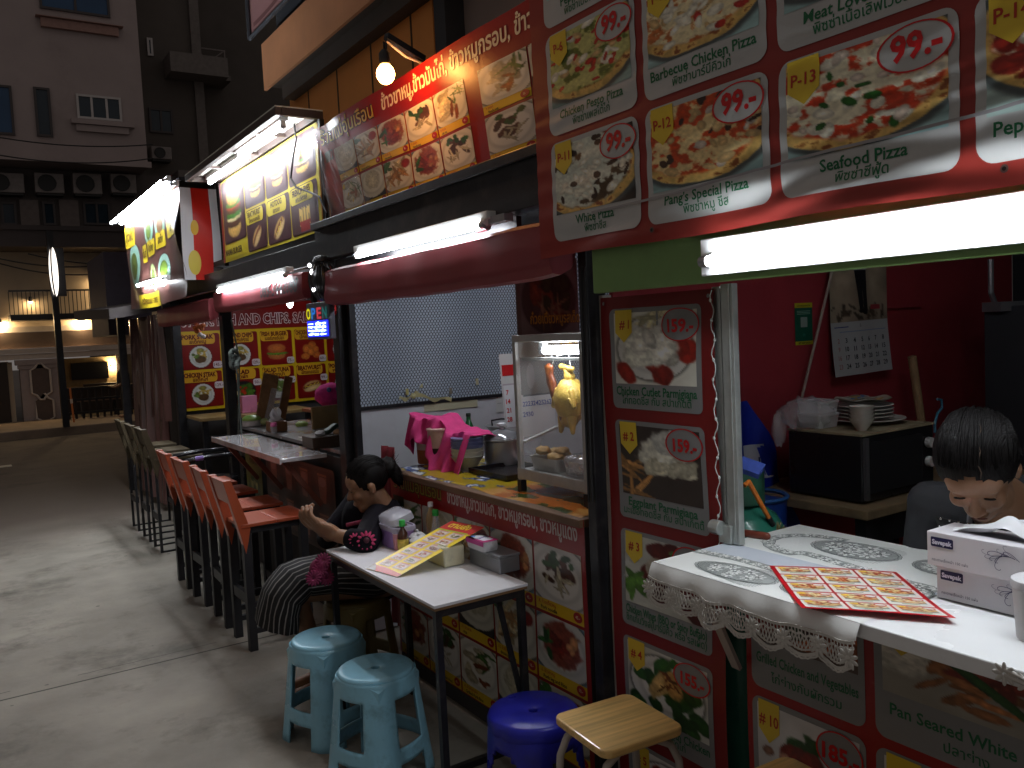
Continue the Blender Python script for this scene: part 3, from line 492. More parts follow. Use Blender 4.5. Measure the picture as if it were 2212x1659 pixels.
a = PX(470, 628, 1.70); c = PX(617, 590, 1.70); tubelight('white fluorescent tube over the far roll of the burger stall', (1.70, a.y, a.z - .005), (1.70, c.y, a.z - .005), 26, .013, (.6, 0, 1))
# ------------------------------------------------------------------ red roll-up awnings
redv = mat('redvinyl', (.25, .04, .05), .48, var=.12, sc=3, bump=.05, bsc=9, coat=.05)
def roll(name, lab, ya, yb, zc, xr, zr, m=redv, bulge=.007, xc=None):
    b = B(); n = 40; prof = [(-xr * .92, zr * .86), (-xr * 1.0, .1 * zr), (-xr * .98, -zr * .62), (-xr * .78, -zr * .95), (-xr * .2, -zr * 1.02), (xr * .6, -zr * .8), (xr, -zr * .2), (xr * .9, zr * .7), (xr * .2, zr), (-xr * .7, zr * 1.0)]
    def fn(u, v):
        y = ya + (yb - ya) * u; k = v * len(prof); i = int(k) % len(prof); f = k - int(k); p0 = prof[i]; p1 = prof[(i + 1) % len(prof)]; x = p0[0] + (p1[0] - p0[0]) * f; z = p0[1] + (p1[1] - p0[1]) * f
        e = 1 - .07 * math.exp(-min(u, 1 - u) * 30); w = bulge * (math.sin(u * 17 + v * 5) * .5 + math.sin(u * 41 + v * 9) * .3 + .6 * math.sin(u * 7 - 2 * v)) - .02 * math.sin(math.pi * u)
        return ((xc or XF - .06) + x * e + w * .3, y, zc + z * e + w * .4)
    b.grid(fn, n, 40); b.prism([fn(0, i / 10) for i in range(10)], (0, -.003, 0)); b.prism([fn(1, i / 10) for i in range(10)], (0, .003, 0)); return solo(b, name, m, lab, 'awning', smooth=50)
roll('rolled_awning', 'thick maroon vinyl awning rolled up over the middle stall opening', 4.50, 2.37, 2.015, .062, .098)
r1 = roll('rolled_awning', 'short maroon rolled awning with printed phone digits beside the OPEN sign', 6.86, 4.84, 2.055, .055, .082)
roll('rolled_awning', 'farthest maroon rolled awning hanging left of the middle post', 9.05, 7.0, 2.01, .05, .09, xc=1.77)
p = Print(lambda U, V: np.stack([1.706 + 2.2 * V * V + U * 0, 5.42 - U, 2.02 + V], 1), (-1, 0, 0), .002)
p.text('085-5442088', .56, 0, .085, (.12, .05, .06), 1, 'r', bold=.03, w=.72); p.build('phone_digits', vinyl, r1)
for y in (4.82, 6.9): b = B(); b.bar((XF - .05, y, 2.16), (XF - .05, y, 1.95), .03, .025); b.build('hanger', blackm, r1)

tubelight('unseen tube light added under the middle stall roof to brighten its interior', (2.25, 2.9, 2.33), (2.25, 4.0, 2.33), 62, .013, (0, 0, 1)); tubelight('unseen tube light added under the burger stall roof to brighten its menu wall', (2.5, 7.3, 2.31), (2.5, 8.3, 2.31), 60, .013, (0, 0, 1))  # two tubes added out of sight to brighten the stall interiors
tubelight('unseen tube light added under the pizza stall roof to brighten its interior', (2.0, .5, 2.335), (2.0, 1.4, 2.335), 28, .013, (0, 0, 1))  # added fill tube behind the fascia, for the dark pizza stall interior
# ================================================================== SIGNS AND PRINTED PANELS
RED = (.58, .185, .155); CARD = (.74, .745, .74); GRN = (.04, .40, .24); YEL = (.90, .77, .22)
def pizcell(p, u, v, w, h, num, en, th, painter, price='99.-', nu=84, tag_='P-', cap=.30, r=.035, sh=1., ncd=14):
    p.rrect(u, v, u + w, v + h, r, CARD, 2, ncd, ncd)
    m = .05 * w; pv = v + h * cap; p.photo(u + m, pv, u + w - m, v + h - .045 * h, painter, nu, int(nu * .75), 3)
    p.text(en, u + w * .5, v + h * cap * .55, h * .088, GRN, 3, fit=w * .9, bold=.018); p.text(th, u + w * .5, v + h * cap * .2, h * .075, GRN, 3, fit=w * .9, bold=.01)
    if num:
        fw = w * .20; p.flag(u + m * 1.3, v + h * .66, u + m * 1.3 + fw, v + h * .985, h * .1, YEL, 5); p.text(num, u + m * 1.3 + fw * .5, v + h * .80, h * .088, (.72, .2, .08), 6, fit=fw * .92, bold=.02)
    if price:
        cu, cv = u + w * .79, v + h * .82; p.ell(cu, cv, w * .185, h * .145, CARD, 5); p.ell(cu, cv, w * .195, h * .155, (.80, .08, .10), 6, inner=.93, nr=2); p.text(price, cu + .004, cv - h * .065, h * .165 * sh, (.80, .08, .10), 7, bold=.035, fit=w * .33)
# ---- the big pizza sign
XS = 1.715
c11 = PX(1198, 525, XS); c11b = PX(1389, 490, XS); cw = c11.y - c11b.y; cg = c11b.y - PX(1405, 488, XS).y; ch = PX(1191, 313, XS).z - c11.z; rg = PX(1191, 297, XS).z - PX(1191, 313, XS).z
YL = PX(1168, 563, XS).y; ZB = PX(1168, 563, XS).z + .004
def sgn(U, V):
    w = .0014 * np.sin(2 * np.pi * (V / .085 + .8 * fbm(U * 2.2, V * 3, 5) * 3)) * fbm(U * 2.5, V * 2.5, 8) * 1.7 + .004 * np.sin(U * 5 + 1) * np.sin(V * 4) + .008 * np.exp(-((V - .03) / .05) ** 2) * np.sin(U * 9)
    return np.stack([XS + w, YL - U, ZB + V + .004 * np.sin(U * 7) * np.exp(-V / .08)], 1)
p = Print(sgn, (-1, 0, 0), .0012); SW = 4.0; SH = 1.35
p.rect(0, 0, SW, SH, RED, 0, 220, 150)
TOP = dict(mush=((.32, .24, .16), .05, 14), chk=((.83, .70, .48), .06, 16), olive=((.13, .12, .1), .03, 10), ham=((.76, .36, .30), .07, 14), green=((.16, .40, .12), .045, 8), onion=((.86, .80, .74), .05, 8), tom=((.75, .16, .10), .045, 14), pep=((.66, .16, .1), .085, 12), white=((.95, .93, .85), .07, 16), dk=((.24, .15, .1), .05, 14))
T = lambda *k: [TOP[i] for i in k]
rowsd = [[('P-11', 'White Pizza', 'พิซซ่าชีส', P_pizza(11, (.86, .88, .82), (.32, .24, .14), .33, T('white', 'dk', 'white', 'dk'), (.12, .1, .08), .4, .45)), ('P-12', "Pang's Special Pizza", 'พิซซ่าหมู ชีส', P_pizza(12, (.95, .84, .60), (.78, .28, .1), .5, T('onion', 'dk', 'chk'))), ('P-13', 'Seafood Pizza', 'พิซซ่าซีฟู้ด', P_pizza(13, (.95, .92, .80), (.80, .24, .10), .46, T('white', 'green', 'onion', 'green'))), ('P-14', 'Pepperoni Lovers Pizza', 'พิซซ่าเปปเปอโรนี', P_pizza(14, (.94, .88, .78), (.7, .2, .12), .5, T('pep', 'white', 'ham'), (.7, .8, .78), .6))],
         [('P-6', 'Chicken Pesto Pizza', 'พิซซ่าเพสโต้ไก่', P_pizza(6, (.78, .78, .48), (.36, .42, .14), .42, T('tom', 'chk', 'white', 'tom'), (.55, .66, .64))), ('P-7', 'Barbecue Chicken Pizza', 'พิซซ่าบาร์บีคิวไก่', P_pizza(7, (.96, .90, .72), (.76, .42, .18), .4, T('chk', 'white', 'tom', 'white'))), ('P-8', 'Meat Lovers Pizza', 'พิซซ่าเนื้อเลิฟเวอร์', P_pizza(8, (.92, .72, .42), (.74, .3, .1), .5, T('ham', 'pep', 'dk'))), ('P-9', 'Veggie Pizza', 'พิซซ่าผัก', P_pizza(9, tops=T('green', 'tom')))],
         [('P-1', 'Pepperoni Pizza', 'พิซซ่าเปปเปอโรนี', P_pizza(1, tops=T('pep'))), ('P-2', 'Cheese Pizza', 'พิซซ่าชีส', P_pizza(2)), ('P-3', 'Hawaiian Pizza', 'พิซซ่าฮาวาย', P_pizza(3, tops=T('ham'))), None]]
u0 = YL - c11.y; v0 = c11.z - ZB
for j, rw in enumerate(rowsd):
    for i, ce in enumerate(rw):
        if ce: pizcell(p, u0 + i * (cw + cg), v0 + j * (ch + rg), cw, ch, *ce, nu=96 if j < 2 else 30, cap=.27, ncd=46)
for i in (4, 5):
    for j in range(3): p.rrect(u0 + i * (cw + cg), v0 + j * (ch + rg), u0 + i * (cw + cg) + cw, v0 + j * (ch + rg) + ch, .035, CARD, 2)
uu = np.linspace(.3, SW, 120); p.line(np.stack([uu, .118 + .025 * (uu - .4) + .012 * (fbm(uu * 6, uu * 0, 3) - .5)], 1), .007, (.62, .61, .62), 8)
for u in (.58, 1.55): p.ell(u, .033, .008, .008, (.35, .3, .28), 9, inner=0); p.ell(u, .033, .004, .004, (.08, .06, .06), 10)
psolo(p, 'pizza_menu_sign', vinyl2, 'huge red overhead pizza menu sign with white cards priced 99 above the green fascia', 'menu sign')
b = B(); b.box(XS + .02, XS + .05, YL - 2.5, YL - .03, ZB + .05, ZB + .09); b.box(XS + .02, XS + .05, YL - 2.5, YL - .03, ZB + 1.2, ZB + 1.24); b.box(XS + .012, XS + .05, YL - .06, YL - .03, ZB + .06, ZB + 1.24); b.box(XS + .02, 1.9, YL - .2, YL - .17, ZB + .1, ZB + .13); b.build('sign_frame', blackm, pz)
# ---- narrow vertical menu banner #1..#5
XB = 1.868
def bann(U, V): return np.stack([XB + .0035 * np.sin(V * 7 + 2 * U) + .004 * (fbm(U * 7, V * 5, 2) - .5) - .006 * np.exp(-(V - 1.7) ** 2 / .004) * np.sin(U * 40), yB - U + .004 * np.sin(V * 5), .06 + V], 1)
yB = PX(1298, 640, XB).y; bw = yB - PX(1543, 640, XB).y; p = Print(bann, (-1, 0, 0), .0008); p.rect(0, 0, bw, 1.775, (.50, .09, .085), 0, 16, 80)
q1 = PX(1325, 668, XB); q1b = PX(1512, 893, XB); hc = q1.z - PX(1330, 880, XB).z; w1 = bw * .80; um = bw * .10; pit = PX(1325, 668, XB).z - PX(1328, 905, XB).z
zt = q1.z - .06
cells = [('# 1', 'Chicken Cutlet Parmigiana', 'ไก่ทอดชีส กับ สปาเก็ตตี้', P_dish(21, (.86, .85, .8), (.88, .87, .84), [('s', (.86, .82, .66), 10, .4, .0, .8, .15, .2, .03), ('s', (.62, .14, .08), 9, .1, .2, .9, 1, .16, .12), (.45, .5, .34, .26, .2, (.93, .92, .86), .3), (.3, .62, .2, .14, 0, (.92, .91, .84), .3), ('s', (.93, .91, .85), 7, .2, .35, .75, .7, .14, .1)]), '159.-'),
         ('# 2', 'Eggplant Parmigiana', 'มะเขือทอดชีส กับ สปาเก็ตตี้', P_dish(22, (.24, .2, .18), None, [('s', (.78, .56, .32), 14, 0, .4, .3, 1, .25, .025), (.55, .4, .36, .26, 0, (.90, .89, .82), .35), ('s', (.88, .85, .74), 12, .35, .5, .9, .7, .06, .12), (.7, .2, .3, .16, 0, (.84, .84, .8), .3)]), '159.-'),
         ('# 3', 'Chicken Wings (BBQ or Spicy Buffalo)', 'ชิกเก้นวิงส์(บาร์บีคิว หรือ รสเผ็ด)', P_dish(23, (.76, .76, .72), None, [('s', (.36, .09, .06), 14, .3, .1, .9, .95, .16, .12), (.42, .42, .15, .17, 0, (.80, .76, .68), .1), ('s', (.36, .55, .2), 5, .02, .6, .2, .8, .2, .05), ('s', (.45, .65, .3), 3, .7, .1, .85, .2, .12, .05)]), '160.-'),
         ('# 4', 'Caesar Salad with Chicken', 'ซีซาร์สลัดไก่', P_dish(24, (.80, .80, .76), (.88, .88, .86), [('s', (.18, .36, .12), 22, .08, .3, .92, .95, .13, .1), (.45, .45, .12, .26, .5, (.85, .72, .46), .3), (.58, .4, .1, .22, -.4, (.80, .62, .36), .3), ('s', (.42, .22, .1), 9, .35, .25, .65, .6, .1, .015), ('s', (.2, .42, .12), 5, .4, .05, .7, .2, .1, .07)]), '155.-'),
         ('# 5', 'Spaghetti Bolognese', 'สปาเก็ตตี้ซอสเนื้อ', P_dish(25, foods=[('s', (.7, .5, .25), 20, .2, .3, .8, .8, .2, .04), ('s', (.5, .12, .06), 8, .3, .3, .7, .6, .14, .1)]), '160.-')]
CARD = (.54, .54, .54)
for k, (n_, en, th, pa, pr) in enumerate(cells): pizcell(p, um, zt - hc - k * pit, w1, hc, n_, en, th, pa, pr, nu=64, cap=.25, r=.022, sh=.72)
for u in (.01, bw - .03): p.ell(u + .012, 1.755, .006, .006, (.6, .6, .6), 5)
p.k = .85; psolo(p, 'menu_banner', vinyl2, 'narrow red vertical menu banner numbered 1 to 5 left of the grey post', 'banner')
# string of fairy lights down the gap
b = B(); ys = (ya + yB - bw) / 2 + .012; pts = [(1.858, ys + .007 * math.sin(k * 1.1) + .004 * random.random(), 1.83 - k * .0145) for k in range(54)]; b.tube(pts, 0.0015, 5); i0 = len(b.v)
for k in range(2, 54, 4): b.ell(pts[k], (.004, .004, .006), n=6, k=5)
solo(b, 'string_lights', mat('fairy', (.62, .66, .64), .3, var=.1), 'unlit white fairy light string hanging beside the grey post', 'string lights', smooth=50)
# ---- pizza stall front panels under the counter
XP = 1.872; yP = PX(1612, 1400, XP).y
p = Print(lambda U, V: np.stack([XP + .002 * np.sin(V * 9 + U * 4), yP - U, .04 + V], 1), (-1, 0, 0), .0008); p.rect(0, 0, 2.6, 1.0, (.60, .08, .085), 0, 40, 20)
A = PX(1620, 1320, XP); A2 = PX(1893, 1560, XP); cwp = PX(1632, 1500, XP).y - PX(1876, 1500, XP).y; zc1 = PX(1632, 1440, XP).z - .04; gp = .028; h2 = .375
zb1 = PX(1660, 1475, XP).z - .04 - .02
f9 = P_dish(31, (.36, .3, .26), None, [('s', (.62, .2, .1), 10, 0, 0, .3, .9, .2, .14), ('s', (.3, .14, .1), 10, .3, .1, .9, .8, .18, .12), ('s', (.72, .36, .14), 6, .6, .5, 1, 1, .2, .12), ('s', (.2, .36, .12), 6, .3, .2, .8, .8, .1, .08)])
ffish = P_dish(32, (.62, .6, .55), None, [(.14, .45, .18, .3, 0, (.86, .84, .78), .2), (.85, .2, .22, .25, .3, (.80, .74, .6), .2), ('s', (.72, .46, .26), 14, .25, .25, .7, .9, .2, .05), ('s', (.56, .2, .14), 8, .5, .3, 1, .8, .14, .08), (.55, .5, .5, .05, .75, (.13, .28, .12), .2), (.62, .56, .5, .04, .8, (.18, .36, .14), .2)])
f10 = P_dish(33, (.84, .83, .82), None, [('s', (.16, .34, .12), 12, .25, .2, .7, .6, .12, .1), ('s', (.55, .16, .1), 5, .35, .3, .6, .55, .12, .12), ('s', (.7, .5, .4), 6, .1, .5, .3, .8, .06, .05)])
H9 = .985 - zb1
pizcell(p, .02, zb1, cwp, H9, '', 'Grilled Chicken and Vegetables', 'ไก่ย่างกับผักรวม', f9, None, nu=60, cap=.40, r=.03); pizcell(p, .02 + cwp + gp, zb1 - .0, cwp * 1.25, H9, '#', 'Pan Seared White Fish', 'ปลาย่าง', ffish, None, nu=70, cap=.36, r=.03)
pizcell(p, .02, zb1 - gp - h2, cwp, h2, '# 10', 'Mixed Salad', 'สลัดรวม', f10, '185.-', nu=60, cap=.25, r=.03, sh=.7); pizcell(p, .02 + cwp + gp, zb1 - gp - h2, cwp * 1.25, h2, '# 11', 'Garlic Bread', 'ขนมปังกระเทียม', P_dish(34, foods=[('s', (.8, .6, .3), 6, .2, .3, .8, .7, .2, .1)]), '95.-', nu=40, cap=.25, r=.03, sh=.7)
pizcell(p, .02 + 2.25 * cwp + 2 * gp, zb1, cwp, H9, '#', 'Pork Chop', 'พอร์คชอป', f9, None, nu=20)
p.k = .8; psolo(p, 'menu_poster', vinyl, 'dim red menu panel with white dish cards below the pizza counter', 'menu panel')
b = B(); b.box(XP + .006, XP + .03, -.8, yP, .02, 1.03); b.build('front_board', dkin, pz)
# ---- rice stall artwork, used for its overhead banner and for its counter front
def ricecells(p, W_, H_, ncol, nrow, u0, hh, sd, nu=40, skip=()):
    w = (W_ - u0) / ncol; h = (H_ - hh) / nrow; r = random.Random(sd); caps = [('6. ข้าวขาหมู', 'Pork leg and Rice'), ('7. ข้าวมันไก่', 'Rice with chicken'), ('3. ข้าวมันไก่ทอด', 'Rice with chicken fried'), ('4. ข้าวหมูกรอบ', 'Grilled Pork Rice'), ('5. ข้าวหมูแดง', 'Red pork and Rice'), ('8. ก๋วยเตี๋ยวหมู', 'Pork noodle'), ('9. เกาเหลา', 'Noodle soup'), ('10. ข้าวมัน', 'oily rice'), ('11. ข้าวสวย', 'rice'), ('12. น้ำดื่ม', 'drinking water')]
    for j in range(nrow):
        for i in range(ncol):
            u = u0 + i * w; v = H_ - hh - (j + 1) * h; k = (j * ncol + i + sd) % 10; g = .012
            PB = (.5, .5, .66, .6); a = [P_dish(sd * 7 + k, (.62, .58, .5), (.88, .85, .78), [('s', (.82, .74, .56), 12, .1, .15, .75, .8, .3, .05), ('s', (.72, .52, .3), 8, .2, .3, .7, .8, .2, .05), ('s', (.25, .42, .15), 3, .0, .1, .3, .3, .14, .08), (.80, .24, .15, .14, 0, (.62, .12, .06), .1)], PB), P_dish(sd * 7 + k, (.80, .77, .68), (.92, .9, .84), [('s', (.86, .80, .66), 9, .2, .15, .7, .8, .1, .22), ('s', (.3, .46, .18), 6, .5, .1, .9, .5, .2, .03), ('s', (.62, .3, .1), 3, .5, .4, .7, .8, .05, .2)], PB), P_dish(sd * 7 + k, (.52, .62, .66), (.90, .89, .84), [(.5, .45, .4, .4, 0, (.62, .30, .22), .3), ('s', (.56, .18, .12), 12, .3, .3, .7, .7, .13, .05), ('s', (.2, .42, .14), 4, .15, .3, .3, .7, .05, .14), ('s', (.8, .55, .35), 3, .6, .3, .85, .6, .1, .08)], PB), P_dish(sd * 7 + k, (.12, .1, .1), (.86, .84, .76), [(.5, .35, .34, .3, .3, (.82, .78, .66), .2)], (.5, .40, .66, .56)), P_dish(sd * 7 + k, (.84, .82, .76), (.9, .88, .84), [('s', (.36, .2, .12), 10, .25, .2, .8, .6, .12, .08), ('s', (.18, .34, .12), 7, .2, .1, .8, .4, .1, .06), ('s', (.76, .72, .6), 8, .2, .5, .8, .8, .16, .03)], PB)][[0, 1, 2, 3, 4][(i * 2 + j * 3 + sd) % 5]]
            p.rect(u + g / 2, v + g / 2, u + w - g / 2, v + h - g / 2, (.93, .76, .10), 1); p.photo(u + g / 2, v + h * .2, u + w - g / 2, v + h - g / 2, a, nu, nu, 2)
            th, en = caps[k]; p.text(th, u + w * .08, v + h * .125, h * .05, (.76, .2, .1), 2, 'l', fit=w * .55); p.text(en, u + w * .12, v + h * .045, h * .055, (.2, .16, .05), 2, 'l', fit=w * .6, bold=.02)
            p.ell(u + w * .87, v + h * .12, w * .085, h * .07, (.70, .08, .06), 3); p.text('45.-' if k % 3 else '10.-', u + w * .87, v + h * .1, h * .045, (.95, .85, .7), 4, fit=w * .13, bold=.02)
HD = 'ข้าวขาหมู,ข้าวมันไก่, ข้าวหมูกรอบ, ข้าวหมูแดง'
TLc = PX(691, 272, 1.775); BLc = PX(725, 480, 1.845); zT = 2.895; zBt = 2.392; WB = 2.4; HB = zT - zBt; yLb = 4.60
def cban(U, V):
    t = V / HB; w = .006 * np.sin(U * 6 + V * 3) + .01 * (fbm(U * 3, V * 4, 4) - .5) + .012 * np.exp(-U / .25) * np.sin(V * 22 + U * 18)
    return np.stack([1.835 - .065 * t + w, yLb - U - .05 * t * 0, zBt + V], 1)
p = Print(cban, (-1, 0, -.1), .0012); p.rect(0, 0, WB, HB, (.58, .09, .08), 0, 80, 24)
p.text('ร้านแม่อุ่นเรือน', .07, HB - .10, .07, (.20, .13, .06), 1, 'l', bold=.06, w=.70); p.text('ร้านแม่อุ่นเรือน', .07, HB - .10, .07, (.86, .66, .22), 2, 'l', bold=.012, w=.70)
p.text(HD, .86, HB - .092, .062, (.95, .86, .72), 2, 'l', bold=.025, w=1.5, sl=.12)
ricecells(p, 1.62, HB - .005, 5, 2, .22, .135, 3, nu=36); ricecells(p, 2.39, HB - .005, 2, 2, 1.72, .135, 6, nu=36)
p.rect(.06, HB * .62, .2, HB * .72, (.12, .24, .12), 1)
psolo(p, 'rice_menu_banner', vinyl, 'glossy red rice dish banner lit by the hanging bulb above the middle stall', 'banner')
b = B(); b.grid(lambda u, v: (1.812 - .063 * v + .012 * math.sin(u * 23 + 5 * v) * math.sin(v * 9) + .006 * math.sin(u * 61 + v * 31), yLb - .015 - .62 * u * (1 - .55 * v), zBt + .01 + (HB - .03) * v), 40, 30)
solo(b, 'plastic_cover', mat('clearfilm', (.9, .9, .95), .1, var=0, alpha=.2, bump=.5, bsc=11, spec=.9), 'crinkled clear plastic film over the far end of the rice banner', 'plastic cover', smooth=60)
b = B(); b.box(1.845, 1.875, Y1 - .1, yLb, zBt, zBt + .03); b.box(1.80, 1.83, Y1 - .1, yLb, zT - .06, zT - .03); [b.bar((1.86, y, zBt + .03), (1.818, y, zT - .03), .03, .03) for y in (4.5, 3.5, 2.5)]; b.build('sign_frame', blackm, rc)
XC = XF - .012; yC = 3.985; WC = yC - (Y1 + .045); p = Print(lambda U, V: np.stack([XC + .002 * np.sin(U * 8 + V * 5), yC - U, .10 + V], 1), (-1, 0, 0), .0008); HC = .955
p.rect(0, 0, WC, HC, (.62, .06, .07), 0, 50, 30); p.text('ร้านแม่อุ่นเรือน', .04, HC - .085, .06, (.1, .08, .03), 1, 'l', bold=.06, w=.50); p.text('ร้านแม่อุ่นเรือน', .04, HC - .085, .06, (.62, .56, .22), 2, 'l', bold=.012, w=.50)
p.text(HD, .60, HC - .085, .058, (.86, .80, .78), 2, 'l', bold=.025, w=.97); ricecells(p, WC - .02, HC - .01, 5, 3, .02, .12, 1, nu=40); p.rect(.03, HC - .2, .15, HC - .125, (.1, .2, .12), 4)
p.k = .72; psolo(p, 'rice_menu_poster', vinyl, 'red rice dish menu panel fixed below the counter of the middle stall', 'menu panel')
b = B(); b.box(XC + .006, XC + .03, Y1 + .05, yC, .06, 1.024); b.build('front_board', dkin, rc)
# ---- burger stall overhead sign with lit canopy
XG = 1.79; yg0 = 6.70; WG = 6.70 - 4.61; zg0 = 2.345; HG = .60; YLW = (.86, .78, .22); PUR = (.30, .18, .20)
def burger(a, b, cx, cy, s, bg_):
    img = np.zeros(a.shape + (3,)) + np.array(bg_)
    L = [(0, .28, .42, .17, (.86, .68, .36)), (0, .17, .44, .10, (.34, .2, .12)), (0, .09, .46, .07, (.9, .82, .6)), (0, .03, .47, .07, (.25, .5, .16)), (0, -.05, .44, .075, (.40, .24, .14)), (0, -.11, .46, .06, (.72, .2, .12)), (0, -.16, .46, .07, (.3, .55, .2)), (0, -.29, .42, .16, (.88, .64, .34))]
    for x, y, rx, ry, c in L: img = blob(img, a, b, cx, cy + y * s, rx * s * .8, ry * s, 0, c, 5, .12, .2)
    return img
def hotdog(a, b, bg_, rot=-.5, yel=True):
    img = np.zeros(a.shape + (3,)) + np.array(bg_); img = blob(img, a, b, .5, .5, .42, .22, rot, (.88, .70, .44), 3, .08, .1); img = blob(img, a, b, .5, .47, .42, .09, rot, (.50, .22, .12), 4, .08, .2); img = blob(img, a, b, .53, .6, .38, .12, rot, (.92, .78, .54), 7, .08, .1)
    if yel:
        c, q = math.cos(rot), math.sin(rot); x = ((a - .5) * c + (b - .46) * q); y = (-(a - .5) * q + (b - .46) * c); img = mixc(img, (np.abs(y - .03 * np.sin(x * 30)) < .016) * (np.abs(x) < .34), (.92, .78, .2))
    return img
def fries(a, b, bg_):
    img = np.zeros(a.shape + (3,)) + np.array(bg_)
    for k in range(11): x = .28 + .044 * k; y0 = .12 + .12 * ((k * 7) % 5) / 5; img = mixc(img, (np.abs(a - x - .12 * (x - .5) * (.6 - b)) < .02) * (b > y0) * (b < .75), (.90 - .02 * (k % 3), .74, .38))
    return mixc(img, (np.abs(a - .5) < .24 - .06 * (b - .6)) * (b > .58) * (b < .95), (.62, .12, .12))
p = Print(lambda U, V: np.stack([XG + .003 * np.sin(U * 5 + V * 4), yg0 - U, zg0 + V], 1), (-1, 0, 0), .0015); p.rect(0, 0, WG, HG, YLW, 0, 30, 10); p.rect(0, 0, .05, HG, (.6, .1, .1), 1)
cu = [.06, .66, 1.12, 1.58, WG - .02]
for k in range(4):
    for j in range(2):
        if k == 0 and j == 1: continue
        v0_, v1_ = (.015, .30) if j == 0 else (.315, HG - .01)
        if k == 0: v0_, v1_ = .13, HG - .01
        p.rrect(cu[k], v0_, cu[k + 1] - .015, v1_, .03, PUR, 1)
        u0_, u1_ = cu[k] + .03, cu[k + 1] - .045
        if k == 0: p.photo(u0_, v0_ + .01, u1_, v1_ - .05, lambda a, b: burger(a, b, .5, .5, 1.0, PUR), 40, 40, 2); p.rrect(cu[0], .02, cu[1] - .06, .115, .04, YLW, 2); p.text('MAMA BURGER', cu[0] + .02, .045, .045, (.25, .12, .1), 3, 'l', bold=.03, fit=.48)
        elif j == 1: p.photo(u0_, v0_ + .02, u1_, v1_ - .03, lambda a, b: burger(a, b, .55, .5, .8, PUR), 26, 26, 2)
        else:
            t_, th_ = [('BRATWURST', 'ไส้กรอกเยอรมัน'), ('HOTDOG', 'ฮอทดอก'), ('FRENCH FRIES', 'เฟรนช์ฟรายส์')][k - 1]; p.rrect(cu[k] + .005, v1_ - .10, cu[k + 1] - .08, v1_ - .005, .035, YLW, 2); p.text(t_, (cu[k] + cu[k + 1] - .08) / 2, v1_ - .05, .036, (.28, .12, .1), 3, bold=.03, fit=.32); p.text(th_, (cu[k] + cu[k + 1] - .08) / 2, v1_ - .09, .028, (.28, .12, .1), 3, bold=.02, fit=.3)
            p.photo(u0_ + .03, v0_ + .005, u1_ - .02, v1_ - .105, [lambda a, b: hotdog(a, b, PUR, -.9, False), lambda a, b: hotdog(a, b, PUR, -.9), lambda a, b: fries(a, b, PUR)][k - 1], 30, 26, 2)
psolo(p, 'burger_sign', vinyl, 'backed yellow and purple burger menu sign under a lit canopy frame', 'menu sign')
t = thing('sign_canopy', 'shallow black framed canopy holding tubes above the burger sign', 'canopy', (1.65, 5.65, 2.95)); xo = 1.57; zc = 2.985
b = B(); b.box(xo - .02, xo + .015, 4.58, 6.72, zc - .03, zc + .012); b.box(XG - .01, XG + .03, 4.58, 6.72, zc - .03, zc + .012); b.box(xo + .016, XG - .011, 4.575, 4.605, zc - .03, zc + .012); b.box(xo + .016, XG - .011, 6.695, 6.72, zc - .03, zc + .012); [b.box(xo + .016, XG - .011, y, y + .02, zc - .02, zc) for y in (5.1, 5.65, 6.2)]; b.build('frame', mat('frbrown', (.06, .04, .035), .5), t)
b = B(); b.box(xo - .02, XG + .03, 4.58, 6.72, zc + .013, zc + .02); b.build('roof_sheet', mat('canwhite', (.7, .7, .62), .5), t); b = B(); b.box(XG + .004, XG + .032, 4.575, 4.607, zg0 - .02, zc - .031); b.build('upright', blackm, t); b = B(); b.box(XG + .004, XG + .032, 6.69, 6.72, zg0 - .02, zc - .031); b.build('upright', blackm, t)
tubelight('upper tube light tucked under the burger sign canopy, nearer half', (1.64, 4.72, zc - .05), (1.64, 5.62, zc - .05), 58, .013, (0, 0, 1)); tubelight('upper tube light tucked under the burger sign canopy, farther half', (1.70, 5.60, zc - .05), (1.70, 6.62, zc - .05), 58, .013, (0, 0, 1))
b = B(); pts = [PX(619 + 40 * math.sin(k * .5) * (k / 10), 300 + 9 * k, 1.76) for k in range(5)]; ws = [(634, 260), (640, 300), (633, 340), (628, 385), (640, 405), (668, 415), (690, 425), (706, 460), (702, 490), (690, 510)]; b.tube([PX(x, y, 1.765) for x, y in ws], .006, 6); solo(b, 'loose_cable', mat('black', (.01, .01, .012), .4), 'loose black cable dangling in front of the burger sign', 'cable', smooth=60)
# ---- far box sign (A): bright face with dishes, red and white side
XA = 1.60; yA0 = 9.72; WA = 9.72 - 7.24; zA = 2.13; HA = .93
def afn(U, V): return np.stack([XA + .02 * np.sin(U * 6 + V * 5) * (1 - V / HA) + .03 * np.exp(-(WA - U) / .12) * np.sin(V * 9), yA0 - U, zA + V - .03 * np.sin(U / WA * 3.1) * (1 - V / HA)], 1)
p = Print(afn, (-1, 0, 0), .002); p.rect(0, 0, WA, HA, (.36, .24, .22), 0, 40, 24)
for k, (u, v, ru, rv, c) in enumerate([(.45, .42, .26, .22, (.56, .72, .66)), (1.25, .68, .2, .13, (.56, .72, .66)), (1.72, .68, .2, .13, (.56, .72, .66)), (1.3, .26, .18, .12, (.66, .74, .5)), (1.8, .28, .2, .14, (.56, .70, .66)), (2.2, .75, .2, .14, (.66, .6, .3))]): p.ell(u, v, ru, rv, c, 1); p.ell(u, v, ru * .6, rv * .6, [(.36, .42, .2), (.4, .5, .2), (.5, .36, .2)][k % 3], 2)
